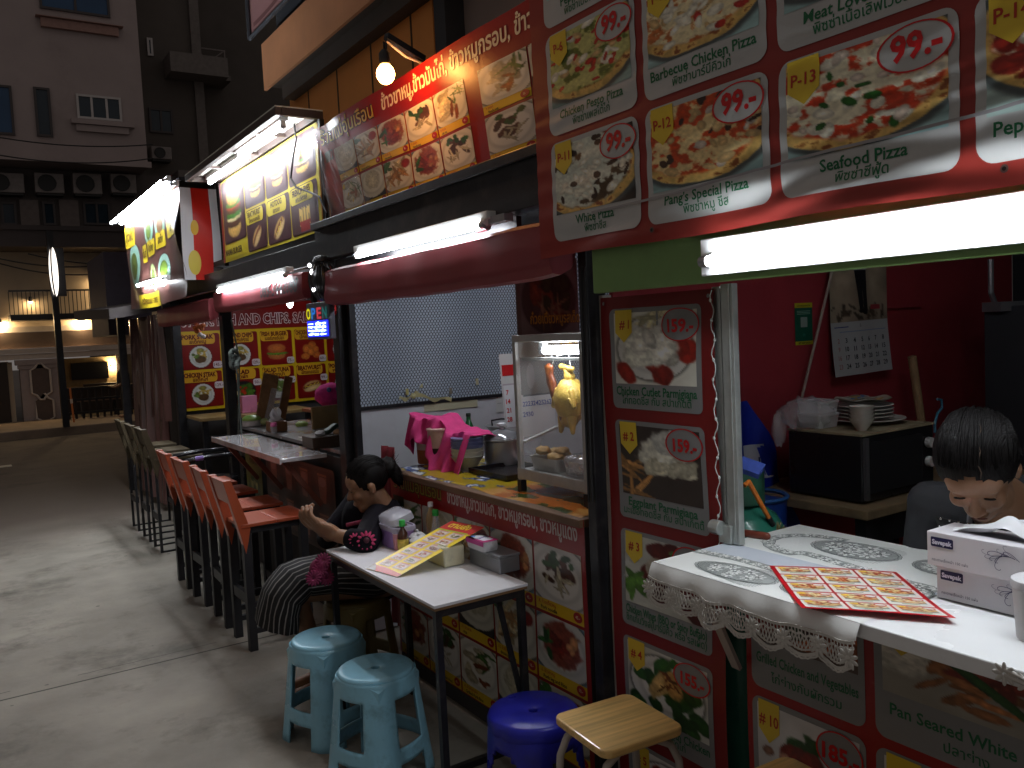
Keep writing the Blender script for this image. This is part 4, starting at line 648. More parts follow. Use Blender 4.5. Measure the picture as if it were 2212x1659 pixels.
for k, (u, v, w, h) in enumerate([(.02, .62, .5, .22), (.85, .42, .22, .16), (1.15, .45, .35, .14), (1.55, .48, .35, .14), (2.0, .52, .4, .14), (.6, .0, .95, .13)]): p.rrect(u, v, u + w, v + h, .02, (.80, .70, .16), 2); p.text(['ข้าวผัด', 'ต้มยำ', 'ผัดไทย', 'สเต๊ก', 'ยำ', 'ครัวคุณแม่ อาหาร'][k], u + w / 2, v + h * .3, h * .45, (.3, .18, .1), 3, fit=w * .8, bold=.03)
psolo(p, 'food_box_sign', vinyl, 'overexposed far box sign with round dishes and a tube across its foot', 'menu sign')
def sfn(U, V): return np.stack([XA + .012 + U, 7.235 + .02 * np.sin(V * 7 + U * 9), zA + .13 + V], 1)
p = Print(sfn, (0, -1, 0), .002); p.rect(0, 0, .30, .74, (.88, .88, .9), 0, 8, 16); p.rect(.09, 0, .235, .74, (.80, .14, .09), 1, 6, 12); p.ell(.09, .14, .05, .10, (.90, .82, .36), 2); p.ell(.10, .42, .03, .06, (.90, .72, .2), 2)
o = psolo(p, 'side_banner', vinyl, 'red and white side banner wrapped round the near end of the far box sign', 'banner')
b = B(); b.box(XA + .03, XA + .31, 7.26, yA0, zA + HA + .002, zA + HA + .03); b.box(XA + .31, XA + .33, 7.26, yA0, zA, zA + HA); b.build('sign_frame', blackm, bs)
for k, (z, x, st) in enumerate(((3.03, 1.50, 60), (3.0, 1.56, 60))): tubelight(['outer tube light along the top of the far box sign', 'inner tube light along the top of the far box sign'][k], (x, 7.22, z + .02), (x, 9.9 if k == 0 else 9.7, z + .02), 66, .014, (1, 0, .3))
b = B(); pass
for y in (7.4, 8.4, 9.4): b = B(); b.bar((1.52, y, 3.05), (1.7, y, 3.1), .03, .02); b.build('lamp_arm', blackm, bs)
a = PX(297, 617, XA - .05); c = PX(352, 597, XA - .05); tubelight('short tube light across the foot of the far box sign', a, (a.x, c.y, a.z - .02), 60, .014, (1, 0, .2))
# ---- burger stall inner menu wall (faces the viewer)
YM = Y4 + .03; a = PY(373, 650, YM); a.x = max(a.x, XF + .03); zlo = PY(390, 890, YM).z; zhi = PY(600, 655, YM).z + .02; p = Print(lambda U, V: np.stack([a.x + U, YM + 0 * U, zlo + V], 1), (0, -1, 0), .003); HM = zhi - zlo; WM = 2.2
MR = (.50, .06, .05); p.rect(0, 0, WM, HM, MR, 0); uM = lambda px, py: PY(px, py, YM).x - a.x; vM = lambda px, py: PY(px, py, YM).z - zlo
vb = vM(560, 710); p.rect(0, 0, WM, vb, (.86, .72, .10), 1); x0 = 0.0
p.text('STEAK. FISH AND CHIPS. SALAD. BURGERS', x0 + .06, vb + .055, .105, (.92, .84, .84), 1, 'l', bold=.07, w=1.95); p.text('STEAK. FISH AND CHIPS. SALAD. BURGERS', x0 + .06, vb + .055, .105, (.42, .07, .10), 2, 'l', bold=.02, w=1.95)
steak = lambda s: P_dish(s, MR, (.86, .87, .86), [('s', (.78, .66, .3), 12, .3, .25, .7, .5, .14, .03), (.5, .62, .18, .15, 0, (.36, .26, .16), .2), (.5, .22, .12, .09, 0, (.58, .56, .26), .1), ('s', (.4, .5, .2), 4, .25, .4, .4, .6, .08, .06)], (.5, .5, .36, .46), 0)
nug = P_dish(44, MR, None, [(.35, .4, .16, .2, .4, (.80, .45, .18)), (.6, .25, .16, .18, 1, (.78, .42, .16)), (.55, .55, .15, .17, 0, (.82, .46, .18)), (.76, .45, .14, .17, .5, (.78, .42, .16)), (.3, .75, .18, .14, 0, (.80, .45, .18)), (.8, .7, .17, .15, 0, (.76, .4, .16))], bgv=0)
fb = lambda a, b: blob(blob(blob(blob(np.zeros(a.shape + (3,)) + np.array(MR), a, b, .5, .62, .36, .2, 0, (.72, .42, .22), 2, .06), a, b, .5, .52, .44, .09, 0, (.4, .56, .18), 3, .3), a, b, .5, .45, .38, .06, 0, (.76, .2, .1), 5, .2), a, b, .5, .3, .37, .2, 0, (.76, .42, .2), 4, .06, .12)
sal = P_dish(47, MR, (.12, .1, .12), [('s', (.3, .48, .14), 16, .2, .2, .8, .8, .14, .12), ('s', (.7, .2, .1), 4, .3, .3, .7, .7, .08, .08), ('s', (.8, .7, .5), 5, .15, .3, .4, .7, .08, .06)], bgv=0)
tun = P_dish(48, MR, (.86, .86, .84), [('s', (.5, .6, .3), 8, .2, .2, .7, .6, .14, .12), ('s', (.62, .2, .12), 3, .2, .2, .4, .6, .1, .1)], bgv=0)
C5 = [[('PORK STEAK', 'สเต๊กหมู', '145.-', steak(41)), ('FISH AND CHIPS', 'ปลาทอดเฟรนช์ฟรายส์', '129.-', steak(42)), ('FISH BURGER', 'เบอร์เกอร์ปลา', '75.-', fb), ('CHICKEN NUGGETS', 'นักเก็ตไก่', '60.-', nug), ('SPAGHETTI', 'สปาเก็ตตี้', '99.-', steak(45))], [('CHICKEN STEAK', 'สเต๊กไก่', '129.-', steak(46)), ('SALAD', 'สลัดผัก', '50.-', sal), ('SALAD TUNA', 'สลัดทูน่า', '60.-', tun), ('BRATWURST', 'ไส้กรอกเยอรมัน', '99.-', lambda a, b: hotdog(a, b, MR, -.3)), ('PORK CHOP', 'พอร์คชอป', '99.-', steak(49))]]
us = [.035, .455, .845, 1.215, 1.575, 1.93]; vs_ = [(vb * .515, vb - .025), (.03, vb * .49)]
for j in range(2):
    for i in range(5):
        en, th, pr, pa = C5[j][i]; u, u1, (v, v1) = us[i], us[i + 1] - .03, vs_[j]; w = u1 - u; h = v1 - v; p.rrect(u, v, u1, v1, .02, MR, 2)
        p.photo(u + w * .1, v + .01, u1 - w * .12, v + h * .68, pa, 40, 34, 3); p.rrect(u, v1 - h * .30, u + w * .88, v1, .035, (.88, .66, .16), 4, 8); p.text(en, u + w * .44, v1 - h * .15, h * .12, (.40, .10, .05), 5, bold=.045, fit=w * .80); p.text(th, u + w * .44, v1 - h * .27, h * .10, (.40, .10, .05), 5, bold=.03, fit=w * .6)
        pv = v + h * (.02 if j == 0 else .5); p.rrect(u + w * .79, pv, u1 + .01, pv + h * .19, .02, (.86, .82, .84), 6, 6); p.text(pr, u + w * .91, pv + h * .055, h * .085, (.5, .3, .35), 7, fit=w * .2, bold=.02)
psolo(p, 'menu_wall', vinyl, 'red and yellow wall menu headed STEAK FISH AND CHIPS inside the burger stall', 'menu board')
# lower posters on the burger stall front
p = Print(lambda U, V: np.stack([XF - .008 + .003 * np.sin(U * 5), 6.12 - U, .42 + V], 1), (-1, 0, 0), .0015); wq = 1.33; p.rrect(0, 0, wq, .53, .03, (.34, .24, .20), 0); p.rrect(.02, .02, wq - .02, .51, .02, (.27, .19, .165), 1)
for i in range(4):
    for j in range(2): u = .06 + i * .32; v = .04 + j * .25; p.rrect(u, v, u + .25, v + .21, .02, (.33, .21, .18), 2); p.rows([v + .02, v + .12, v + .18], [u + .08, u + .06, u + .055], [u + .17, u + .19, u + .195], (.56, .36, .3), 3, 4); p.ell(u + .125, v + .15, .06, .03, (.62, .46, .42), 4); p.rect(u + .05, v + .185, u + .2, v + .2, (.6, .4, .3), 4)
psolo(p, 'drinks_poster', vinyl, 'faded orange brown poster of iced drinks on the burger stall front', 'poster')
p = Print(lambda U, V: np.stack([XF - .014 + 0 * U, 6.62 - U, .40 + V], 1), (-1, 0, 0), .0015); p.rect(0, 0, .40, .56, (.42, .40, .16), 0); p.photo(.05, .05, .35, .35, P_dish(61, (.42, .40, .16), (.3, .34, .2), [('s', (.2, .3, .12), 9, .2, .2, .8, .8, .15, .15), ('s', (.7, .66, .4), 5, .2, .2, .8, .8, .1, .1)]), 24, 24, 1); p.text('สลัด', .2, .42, .08, (.25, .2, .06), 1, bold=.03)
psolo(p, 'salad_poster', vinyl, 'olive yellow poster of salad left of the drinks poster', 'poster')
# hanging brown noodle poster over the glass cabinet
yH = 2.96; a = PY(1112, 600, yH); c = PY(1243, 735, yH); p = Print(lambda U, V: np.stack([a.x + U, yH - .004 * np.sin(U * 14) - .12 * U, c.z - .06 + V], 1), (0, -1, 0), .001); wH = c.x - a.x; hH = a.z + .1 - c.z + .04
p.rect(0, 0, wH, hH, (.42, .37, .34), 0, 10, 8); p.photo(.02, .08, wH - .01, hH - .02, P_dish(71, (.46, .42, .4), (.3, .26, .24), [('s', (.5, .28, .18), 14, .2, .1, .6, .7, .14, .08), ('s', (.18, .22, .12), 12, .45, .1, .85, .6, .12, .1), ('s', (.5, .42, .3), 9, .2, .5, .8, .8, .2, .02)]), 40, 36, 1)
for dy, s_, x in ((.14, 'ก๋วยเตี๋ยวหมูรสเด็ด', .06), (.05, 'หมูแดง', .2)): p.text(s_, x, dy, .042, (.55, .36, .12), 2, 'l', bold=.05, fit=wH * .8); p.text(s_, x, dy, .042, (.78, .62, .22), 3, 'l', bold=.0, fit=wH * .8)
psolo(p, 'noodle_poster', vinyl2, 'dark hanging poster of noodles with yellow Thai lettering above the glass cabinet', 'poster')
# ================================================================== STOOLS AND TABLES IN FRONT
def plastic(n, c, r=.35): return mat(n, c, r, var=.10, sc=5, bump=.03, bsc=40, spec=.5, wear=tuple(x * .62 + .01 for x in c), wsc=6)
def shell_stool(name, lab, x, y, rz, h, r0, rb, m, kind='tall', grp=None, holes=True):
    t = thing(name, lab, 'stool', (x, y, 0), grp, rz, True); b = B(); NT = 96; zs = list(np.concatenate([np.linspace(0, .1, 4), np.linspace(.1, h * .37, 5)[1:], np.linspace(h * .37, h * .80, 10)[1:], np.linspace(h * .80, h * .965, 6)[1:]]))
    def rad(th, z):
        k = 1 - z / h; sq = min(1 / max(abs(math.cos(th)), abs(math.sin(th))), 1.22); r = r0 * .97 + (rb - r0) * k; c = abs(math.sin(2 * th)) ** 6
        return r * ((1 - .55 * k) + .55 * k * sq) + .008 * c * (1 if kind == 'tall' else .5)
    vs = [(rad(2 * math.pi * i / NT, z) * math.cos(2 * math.pi * i / NT), rad(2 * math.pi * i / NT, z) * math.sin(2 * math.pi * i / NT), z) for z in zs for i in range(NT)]; fs = []
    for j in range(len(zs) - 1):
        for i in range(NT):
            th = 2 * math.pi * (i + .5) / NT; d = abs((th + math.pi / 4) % (math.pi / 2) - math.pi / 4); z = (zs[j] + zs[j + 1]) / 2; u = z / h
            if kind == 'tall':
                if u < .23 and d < .40 - .1 * max(0, u - .17) * 10: continue
                if .37 < u < .78 and d < .40 + .03 * (u - .37): continue
            else:
                if u < .76 - 1.2 * max(0, d - .2) ** 1.5 and d < .56: continue
            o = len(fs); fs.append((j * NT + i, j * NT + (i + 1) % NT, (j + 1) * NT + (i + 1) % NT, (j + 1) * NT + i))
    b.add(vs, fs); b.build('legs', m, t, smooth=40, solid=.007)
    b = B(); rr = r0; zt = h; NS = 48; prof = [(rr * 1.00, h * .955), (rr * 1.005, h * .97), (rr * .985, h * .988), (rr * .94, h * .998), (rr * .85, h), (rr * .4, h * .994), (.022, h * .992), (.018, h * .986), (.018, h * .95)]
    if kind != 'tall': prof = [(rr * .99, h * .86), (rr * 1.04, h * .885), (rr * 1.045, h * .95), (rr * 1.01, h * .982), (rr * .95, h), (rr * .5, h * .992), (.02, h * .99), (.016, h * .983), (.016, h * .95)]
    v = []
    for r_, z in prof:
        for j in range(NS):
            th = 2 * math.pi * j / NS; lob = 1 if kind == 'tall' or r_ < rr * .8 else 1 - .045 * math.exp(-((th + math.pi / 4) % (math.pi / 2) - math.pi / 4) ** 2 / .004)
            v.append((r_ * lob * math.cos(th), r_ * lob * math.sin(th), z))
    b.add(v, [(i * NS + j, i * NS + (j + 1) % NS, (i + 1) * NS + (j + 1) % NS, (i + 1) * NS + j) for i in range(len(prof) - 1) for j in range(NS)]); b.build('seat', m, t, smooth=45)
    if kind == 'tall':
        for k in range(4):
            th = math.pi / 4 + k * math.pi / 2; R_ = rad(th, h * .85) + .002; b = B()
            def P(dt, z): a = th + dt; q = rad(a, z) + .004; return (q * math.cos(a), q * math.sin(a), z)
            b.add([P(-.24, h * .945), P(.24, h * .945), P(0, h * .80), (P(0, h * .9)[0] * 1.05, P(0, h * .9)[1] * 1.05, h * .9)], [(0, 2, 3), (2, 1, 3), (1, 0, 3)]); b.build('gusset', m, t, smooth=30)
    return t
lb = plastic('ltblue', (.26, .54, .69), .30); navy = plastic('navy', (.018, .022, .36), .3); olive = plastic('olive', (.16, .12, .035), .45)
shell_stool('plastic_stool', 'light blue plastic stool standing behind its twin, nearer the seated woman', 1.275, 3.55, math.radians(20), .435, .150, .185, lb, grp='light blue plastic stools'); shell_stool('plastic_stool', 'light blue plastic stool in front, cut by the bottom edge of the photo', 1.305, 3.09, math.radians(24), .435, .150, .185, lb, grp='light blue plastic stools')
shell_stool('plastic_stool', 'dark royal blue round plastic stool half behind the wooden seat', 1.595, 2.41, math.radians(10), .42, .155, .165, navy, 'low'); shell_stool('plastic_stool', 'olive plastic stool the woman sits on behind the white table', 1.60, 3.98, math.radians(15), .44, .150, .185, olive)
wood = mat('pinewood', (.80, .52, .19), .42, var=.12, sc=3, coat=.25)
def grain(m, ax=0):
    nt = m.node_tree; N = nt.nodes; L = nt.links; p = N['Principled BSDF']; src = p.inputs['Base Color'].links[0].from_socket; tc = [n for n in N if n.type == 'TEX_COORD'][0]; mp = N.new('ShaderNodeMapping'); s = [60, 60, 60]; s[ax] = 3.; mp.inputs['Scale'].default_value = s; L.new(tc.outputs['Object'], mp.inputs['Vector'])
    n = N.new('ShaderNodeTexNoise'); n.inputs['Scale'].default_value = 1; n.inputs['Detail'].default_value = 4; L.new(mp.outputs[0], n.inputs['Vector']); r = N.new('ShaderNodeMapRange'); r.inputs['From Min'].default_value = .3; r.inputs['From Max'].default_value = .7; r.inputs['To Min'].default_value = .72; r.inputs['To Max'].default_value = 1.15; L.new(n.outputs['Fac'], r.inputs['Value'])
    mx = N.new('ShaderNodeMix'); mx.data_type = 'RGBA'; mx.blend_type = 'MULTIPLY'; mx.inputs['Factor'].default_value = 1; L.new(src, mx.inputs['A']); L.new(r.outputs[0], mx.inputs['B']); L.new(mx.outputs['Result'], p.inputs['Base Color']); return m
grain(wood, 0); beige = mat('beigesteel', (.46, .42, .37), .35, metal=.2, var=.08)
def wood_stool(lab, x, y, rz, h):
    t = thing('wooden_stool', lab, 'stool', (x, y, 0), 'square wooden topped stools', rz, True); s = .15; r = .035; pts = []
    for cx, cy, a0 in ((s - r, s - r, 0), (-s + r, s - r, 90), (-s + r, -s + r, 180), (s - r, -s + r, 270)): pts += [(cx + r * math.cos(math.radians(a0 + k * 18)), cy + r * math.sin(math.radians(a0 + k * 18)), h - .026) for k in range(6)]
    b = B(); b.prism(pts, (0, 0, .026)); b.build('seat', wood, t, bev=.006)
    for sy in (-1, 1):
        b = B(); q = [(-.17, sy * .13, .0), (-.145, sy * .115, h - .12), (-.12, sy * .11, h - .065), (-.07, sy * .105, h - .038), (.07, sy * .105, h - .038), (.12, sy * .11, h - .065), (.145, sy * .115, h - .12), (.17, sy * .13, .0)]; b.tube(q, .0125, 10); b.build('frame', beige, t, smooth=60)
    b = B(); b.tube([(-.152, -.122, h * .4), (-.152, .122, h * .4)], .009, 8); b.build('stretcher', beige, t, smooth=60); b = B(); b.tube([(.152, -.122, h * .4), (.152, .122, h * .4)], .009, 8); b.build('stretcher', beige, t, smooth=60); return t
wood_stool('square wooden topped stool in front of the vertical menu banner', 1.652, 2.02, math.radians(-5), .505); wood_stool('square wooden topped stool peeping in at the bottom edge of the photo', 1.665, 1.365, math.radians(-3), .55)
# ---- bar stools
orange = mat('orangewood', (.38, .075, .03), .38, var=.12, sc=4, bump=.03, bsc=20, coat=.2, wear=(.36, .05, .02), wsc=3); blk = mat('blackwood', (.02, .02, .024), .5, var=.3, sc=9, bump=.04, bsc=25); ywood = mat('yellowwood', (.07, .052, .028), .5, var=.25, sc=5)
def bar_stool(lab, x, y, grp, seatm, rz=0, thin=False, H=.73):
    t = thing('bar_stool', lab, 'bar stool', (x, y, 0), grp, rz, True); w = .14; lw = .022 if not thin else .010; hb = H + .255
    for sy in (-1, 1):
        b = B(); b.box(0, 2 * lw, sy * w - lw, sy * w + lw, 0, H - .02); b.build('leg', blk, t); b = B(); b.box(.33, .33 + 2 * lw, sy * w - lw, sy * w + lw, 0, H - .02); b.build('leg', blk, t)
        b = B(); b.box(2 * lw, .33, sy * w - lw * .6, sy * w + lw * .6, .10 if not thin else .0, .13 if not thin else .02); b.build('side_rail', blk, t)
        b = B(); e = sy * w; o = .024; pts = [(.012, e - o, H - .17), (-.012, e - o, H - .06), (-.09, e - o, hb), (-.045, e - o, hb), (.045, e - o, H - .03), (.03, e - o, H - .10)]; b.prism(pts, (0, 2 * o, 0)); b.build('back_post', seatm, t, bev=.003)
    b = B(); b.box(.005, .03, -w + lw, w - lw, .27, .33); b.build('rail', blk, t); b = B(); b.box(.335, .36, -w + lw, w - lw, .2, .25); b.build('rail', blk, t)
    b = B(); b.box(.02, .35, -w - .005, w + .005, H - .06, H - .021); b.build('seat_frame', blk, t)
    for k in range(2): b = B(); b.box(-.005 + k * .2, .193 + k * .2, -w - .03, w + .03, H - .02, H); b.build('seat_plank', seatm, t, bev=.003)
    b = B(); z0, z1 = H + .115, hb - .006; x0 = -.012 - .078 * (z0 - H + .06) / (hb - H + .06); x1 = -.088; b.prism([(x0 + .006, -w + .0245, z0), (x1 + .006, -w + .0245, z1), (x1 + .036, -w + .0245, z1), (x0 + .036, -w + .0245, z0)], (0, 2 * w - .049, 0)); b.build('backrest', seatm, t, bev=.003); return t
G1 = 'orange bar stools in a row at the burger counter'
for y, l, r_ in ((4.905, 'orange seated black bar stool nearest to the viewer in its row', 1), (5.39, 'second orange bar stool, just behind the nearest one', -1.5), (5.92, 'third orange bar stool, counting from the nearest', 2), (6.42, 'last orange bar stool, beside the black armchair', 0)): bar_stool(l, 1.262, y, G1, orange, math.radians(r_))
G2 = 'wooden bar stools with thin legs beyond the orange ones'
for y, l in ((7.67, 'yellowish wooden bar stool with thin legs, first beyond the orange row'), (8.17, 'yellowish wooden bar stool with thin legs, middle of the far three'), (8.72, 'yellowish wooden bar stool with thin legs, farthest from the viewer')): bar_stool(l, 1.325, y, G2, ywood, 0, True, .80)
# black tubular armchair
t = thing('armchair', 'black tubular armchair with a purple tape on its arm behind the orange stools', 'chair', (1.66, 6.9, 0)); bt = mat('blacktube', (.02, .02, .024), .25, metal=.3, var=.1)
for k, dy in enumerate((-.2, .2)):
    b = B(); y = 6.9 + dy; b.tube([(1.40, y, .78), (1.37, y, .82), (1.40, y, .86), (1.6, y, .875), (1.78, y, .87), (1.84, y, .82), (1.85, y, .72)], .018, 8); b.build('arm', bt, t, smooth=60)
    b = B(); b.tube([(1.45, y, 0), (1.45, y, .78), (1.40, y, .80)], .014, 8); b.build('leg', bt, t, smooth=60); b = B(); b.tube([(1.82, y, 0), (1.84, y, .75)], .014, 8); b.build('leg', bt, t, smooth=60)
b = B(); b.tube([(1.37, 6.7, .82), (1.355, 6.8, .83), (1.355, 7.0, .83), (1.37, 7.1, .82)], .016, 8); b.build('arm_bar', bt, t, smooth=60)
b = B(); b.lathe([(.01, .64), (.19, .64), (.2, .66), (.19, .68), (.01, .685)], (1.64, 6.9, 0), 24); b.build('seat', bt, t, smooth=40); b = B(); b.tube([(1.47, 6.7, .868), (1.53, 6.7, .871)], .0195, 8); b.build('tape', mat('purple', (.16, .09, .36), .5), t)
# ---- white table of the middle stall
ZT = .78
def T_(px, py): return PZ(px, py, ZT)
tA = T_(705, 1187); tB = T_(935, 1309); tC = T_(1146, 1263); TX0 = (tA.x + tB.x) / 2; TX1 = tC.x + .005; TY0 = tB.y - .005; TY1 = tA.y
t = thing('dining_table', 'narrow white topped table with black steel legs beside the middle stall', 'table', ((TX0 + TX1) / 2, (TY0 + TY1) / 2, 0))
b = B(); b.box(TX0, TX1, TY0, TY1, ZT - .012, ZT); b.build('tabletop', mat('whitelam', (.74, .74, .77), .32, var=.04, sc=3, wear=(.68, .68, .71), wsc=5), t, bev=.002)
b = B(); b.box(TX0 + .003, TX1 - .003, TY0 + .003, TY1 - .003, ZT - .022, ZT - .0125); b.build('edge_board', mat('chipboard', (.2, .11, .05), .7), t)
b = B(); [b.box(*q, ZT - .05, ZT - .0225) for q in ((TX0 + .01, TX0 + .035, TY0 + .01, TY1 - .01), (TX1 - .035, TX1 - .01, TY0 + .01, TY1 - .01), (TX0 + .0352, TX1 - .0352, TY0 + .01, TY0 + .035), (TX0 + .0352, TX1 - .0352, TY1 - .035, TY1 - .01))]; b.build('frame', blackm, t)
for x in (TX0 + .01, TX1 - .035):
    for y in (TY0 + .01, TY1 - .035): b = B(); b.box(x, x + .025, y, y + .025, 0, ZT - .05); b.build('leg', blackm, t)
b = B(); b.box(TX0 + .036, TX1 - .036, TY0 + .012, TY0 + .034, .14, .165); b.build('stretcher', blackm, t); b = B(); b.box(TX0 + .036, TX1 - .036, TY1 - .034, TY1 - .012, .14, .165); b.build('stretcher', blackm, t); b = B(); b.bar((TX1 - .022, TY0 + .04, .3), (TX1 - .1, TY0 + .06, ZT - .06), .012, .02); b.build('brace', blackm, t)
def bottle(lab, p, prof, body, capm, caph, capr, label=None, scale=1., name='sauce_bottle', cat='bottle', g=None):
    t = thing(name, lab, cat, p, g); b = B(); b.lathe([(r * scale, z * scale) for r, z in prof], p, 18); b.build('body', body, t, smooth=40); zt = prof[-1][1] * scale
    b = B(); b.lathe([(capr * .95, zt + .001), (capr, zt + .003), (capr, zt + caph * .85), (capr * .85, zt + caph)], p, 14); b.build('cap', capm, t, smooth=40)
    if label: z0, z1, r, m = label; b = B(); b.lathe([(r - .0005, z0), (r, z0 + .0005), (r, z1 - .0005), (r - .0005, z1)], p, 18); b.build('label', m, t, smooth=40)
    return t
capg = plastic('capgreen', (.03, .38, .06)); purple = plastic('lilac', (.36, .22, .52)); clear = mat('clearplastic', (.82, .82, .88), .12, var=0, alpha=.28, spec=.8); lidm = mat('lidplastic', (.66, .66, .74), .16, var=0, alpha=.5, spec=.8); whpl = plastic('whiteplastic', (.62, .62, .64)); pinkpl = plastic('pinkplastic', (.62, .26, .30))
gl_b = mat('sauceglass', (.06, .02, .01), .1, var=.05, coat=.5); lblm = printmat('labelprint', .5)
BP = [(.02, 0), (.024, .004), (.024, .07), (.021, .085), (.010, .105), (.009, .115)]
p = T_(872, 1192); bottle('brown soy sauce bottle with a green cap and yellow label', p, BP, gl_b, capg, .028, .014, (.008, .06, .0252, mat('soylabel', (.55, .40, .06), .5, var=.5, sc=40)), 1.0)
p = T_(938, 1165); p.x = min(p.x, 1.80); amber = mat('amberglass', (.42, .28, .12), .12, var=.1, alpha=.75); bottle('fish sauce bottle with a white cap standing near the menu panel', p, [(r * 1.05, z * 1.35) for r, z in BP], amber, whpl, .024, .013)
p = T_(957, 1172); p.x = min(p.x, 1.78); bottle('slim clear vinegar bottle with a bright green cap', p, [(.021, 0), (.025, .004), (.024, .06), (.012, .125), (.010, .13)], clear, capg, .028, .015)
p = T_(860, 1187); t = thing('cup', 'small translucent pink cup beside the soy sauce bottle', 'cup', p); b = B(); b.lathe([(.016, 0), (.018, .002), (.022, .075), (.0205, .075), (.016, .004)], p, 16); b.build('body', pinkpl, t, smooth=40); b = B(); b.tube([p + Vector((.022 * math.cos(k * .393), .022 * math.sin(k * .393), .076)) for k in range(16)], .0018, 5, closed=True); b.build('rim', whpl, t)
# lilac condiment box with domed clear lid
p = T_(855, 1192); p.x += .062; p.y += .105; t = thing('condiment_box', 'lilac plastic condiment box with an open clear domed lid', 'box', p, None)
def sqr(n, rx, ry, e=4): return [(rx * math.copysign(abs(math.cos(a)) ** (2 / e), math.cos(a)), ry * math.copysign(abs(math.sin(a)) ** (2 / e), math.sin(a))) for a in [2 * math.pi * k / n for k in range(n)]]
def loft(b, rings, n):
    vs = [v for r in rings for v in r]; k = len(rings); b.add(vs, [(i * n + j, i * n + (j + 1) % n, (i + 1) * n + (j + 1) % n, (i + 1) * n + j) for i in range(k - 1) for j in range(n)] + [tuple(range(n))[::-1], tuple(range((k - 1) * n, k * n))])
def rbox(b, p, rx, ry, prof, n=32, e=5, tilt=None): loft(b, [[Vector(p) + ((tilt or Matrix.Identity(3)) @ Vector((x * s, y * s, z))) for x, y in sqr(n, rx, ry, e)] for s, z in prof], n)
b = B(); rbox(b, p, .058, .085, [(.93, 0), (.97, .004), (1, .075), (1.02, .078)]); b.build('body', purple, t, smooth=40); b = B(); rbox(b, p, .062, .09, [(1, .0785), (1.01, .082), (1.0, .098), (.9, .0985), (.88, .09)]); b.build('rim', plastic('rimwhite', (.55, .5, .62)), t, smooth=40)
Mt = Matrix.Rotation(math.radians(-16), 3, 'Y'); b = B(); rbox(b, p + Vector((0, .0, .118)), .06, .088, [(1, 0), (1.0, .014), (.95, .03), (.75, .04), (.3, .044)], tilt=Mt); b.build('lid', lidm, t, smooth=40)
b = B(); [b.ell(p + Vector((.0, dy, .10)), (.03, .022, .006), n=10, k=6) for dy in (-.045, .0, .045)]; b.build('condiments', mat('chiliflake', (.36, .24, .16), .8, var=.4, sc=60), t, smooth=60)
for k, (dx, dy, l) in enumerate(((0, 0, 'white sugar bowl with a lid, nearer of the pair behind the soy sauce'), (.03, .07, 'white sugar bowl with a lid, farther of the pair behind the soy sauce'))):
    p = T_(905, 1190) + Vector((dx, dy, 0)); t = thing('sugar_bowl', l, 'bowl', p, 'white lidded sugar bowls'); b = B(); b.lathe([(.02, 0), (.022, .003), (.036, .035), (.037, .045), (.034, .045)], p, 20); b.build('body', whpl, t, smooth=40); b = B(); b.lathe([(.040, .046), (.04, .05), (.025, .064), (.007, .068), (.007, .078), (.004, .08)], p, 20); b.build('lid', whpl, t, smooth=40)
# grey steel box, cream box, tissue pack, leaning yellow menu
pg = T_(1085, 1241); steel = mat('greysteel', (.26, .27, .29), .34, metal=.6, var=.1); x0 = pg.x; y0 = pg.y; t = thing('steel_box', 'grey steel lidded box at the wall end of the white table', 'box', (x0 + .06, y0 + .11, ZT)); b = B(); b.box(x0 - .01, x0 + .085, y0, y0 + .235, ZT + .001, ZT + .062); b.build('body', steel, t, bev=.004); b = B(); b.box(x0 - .013, x0 + .088, y0 - .003, y0 + .238, ZT + .0625, ZT + .075); b.build('lid', steel, t, bev=.004)
pc = T_(1000, 1220); t = thing('tissue_holder', 'cream plastic tissue holder propping up the yellow menu', 'box', (pc.x, pc.y + .07, ZT)); cream_p = plastic('creamplastic', (.62, .58, .40)); b = B(); b.box(pc.x - .085, pc.x + .012, pc.y, pc.y + .17, ZT + .001, ZT + .084); b.build('body', cream_p, t, bev=.008); b = B(); b.box(pc.x - .07, pc.x, pc.y + .02, pc.y + .15, ZT + .0845, ZT + .088); b.build('lid', cream_p, t, bev=.002)
pk = Vector((x0 + .005, y0 + .15, ZT + .0765)); t = thing('tissue_pack', 'pink and white plastic wrapped tissue pack lying on the grey steel box', 'tissue pack', pk); b = B(); rbox(b, pk, .036, .07, [(.95, 0), (1.0, .008), (1.0, .032), (.95, .04), (.9, .0405)], e=8); b.build('tissues', whpl, t, smooth=50, bev=0)
p = Print(lambda U, V: np.stack([pk.x - .036 + U * 1.0, pk.y + .07 - V, pk.z + .0415 + 0 * U], 1), (0, 0, 1), .0006); p.rect(-.001, 0, .073, .14, (.72, .12, .45), 0); p.rrect(.012, .02, .062, .12, .008, (.86, .86, .90), 1); p.text('ทิชชู่', .037, .06, .02, (.3, .3, .6), 2, bold=.03); p.ell(.02, .025, .009, .01, (.35, .55, .85), 3); p.build('wrapper', lblm, t)
b = B(); b.box(pk.x - .0375, pk.x + .0375, pk.y + .0, pk.y + .069, pk.z + .024, pk.z + .0415); b.box(pk.x - .0372, pk.x - .0366, pk.y - .068, pk.y + .068, pk.z + .022, pk.z + .0413); b.build('wrapper_side', plastic('magenta', (.50, .05, .26)), t)
b = B(); b.grid(lambda u, v: (pk.x - .03 + .06 * v + .004 * math.sin(u * 20), pk.y + .07 + .05 * u, pk.z + .02 + .012 * math.sin(u * 9 + v * 14) + .01 * math.sin(v * 25)), 10, 14); b.build('wrapper_end', clear, t, smooth=60)
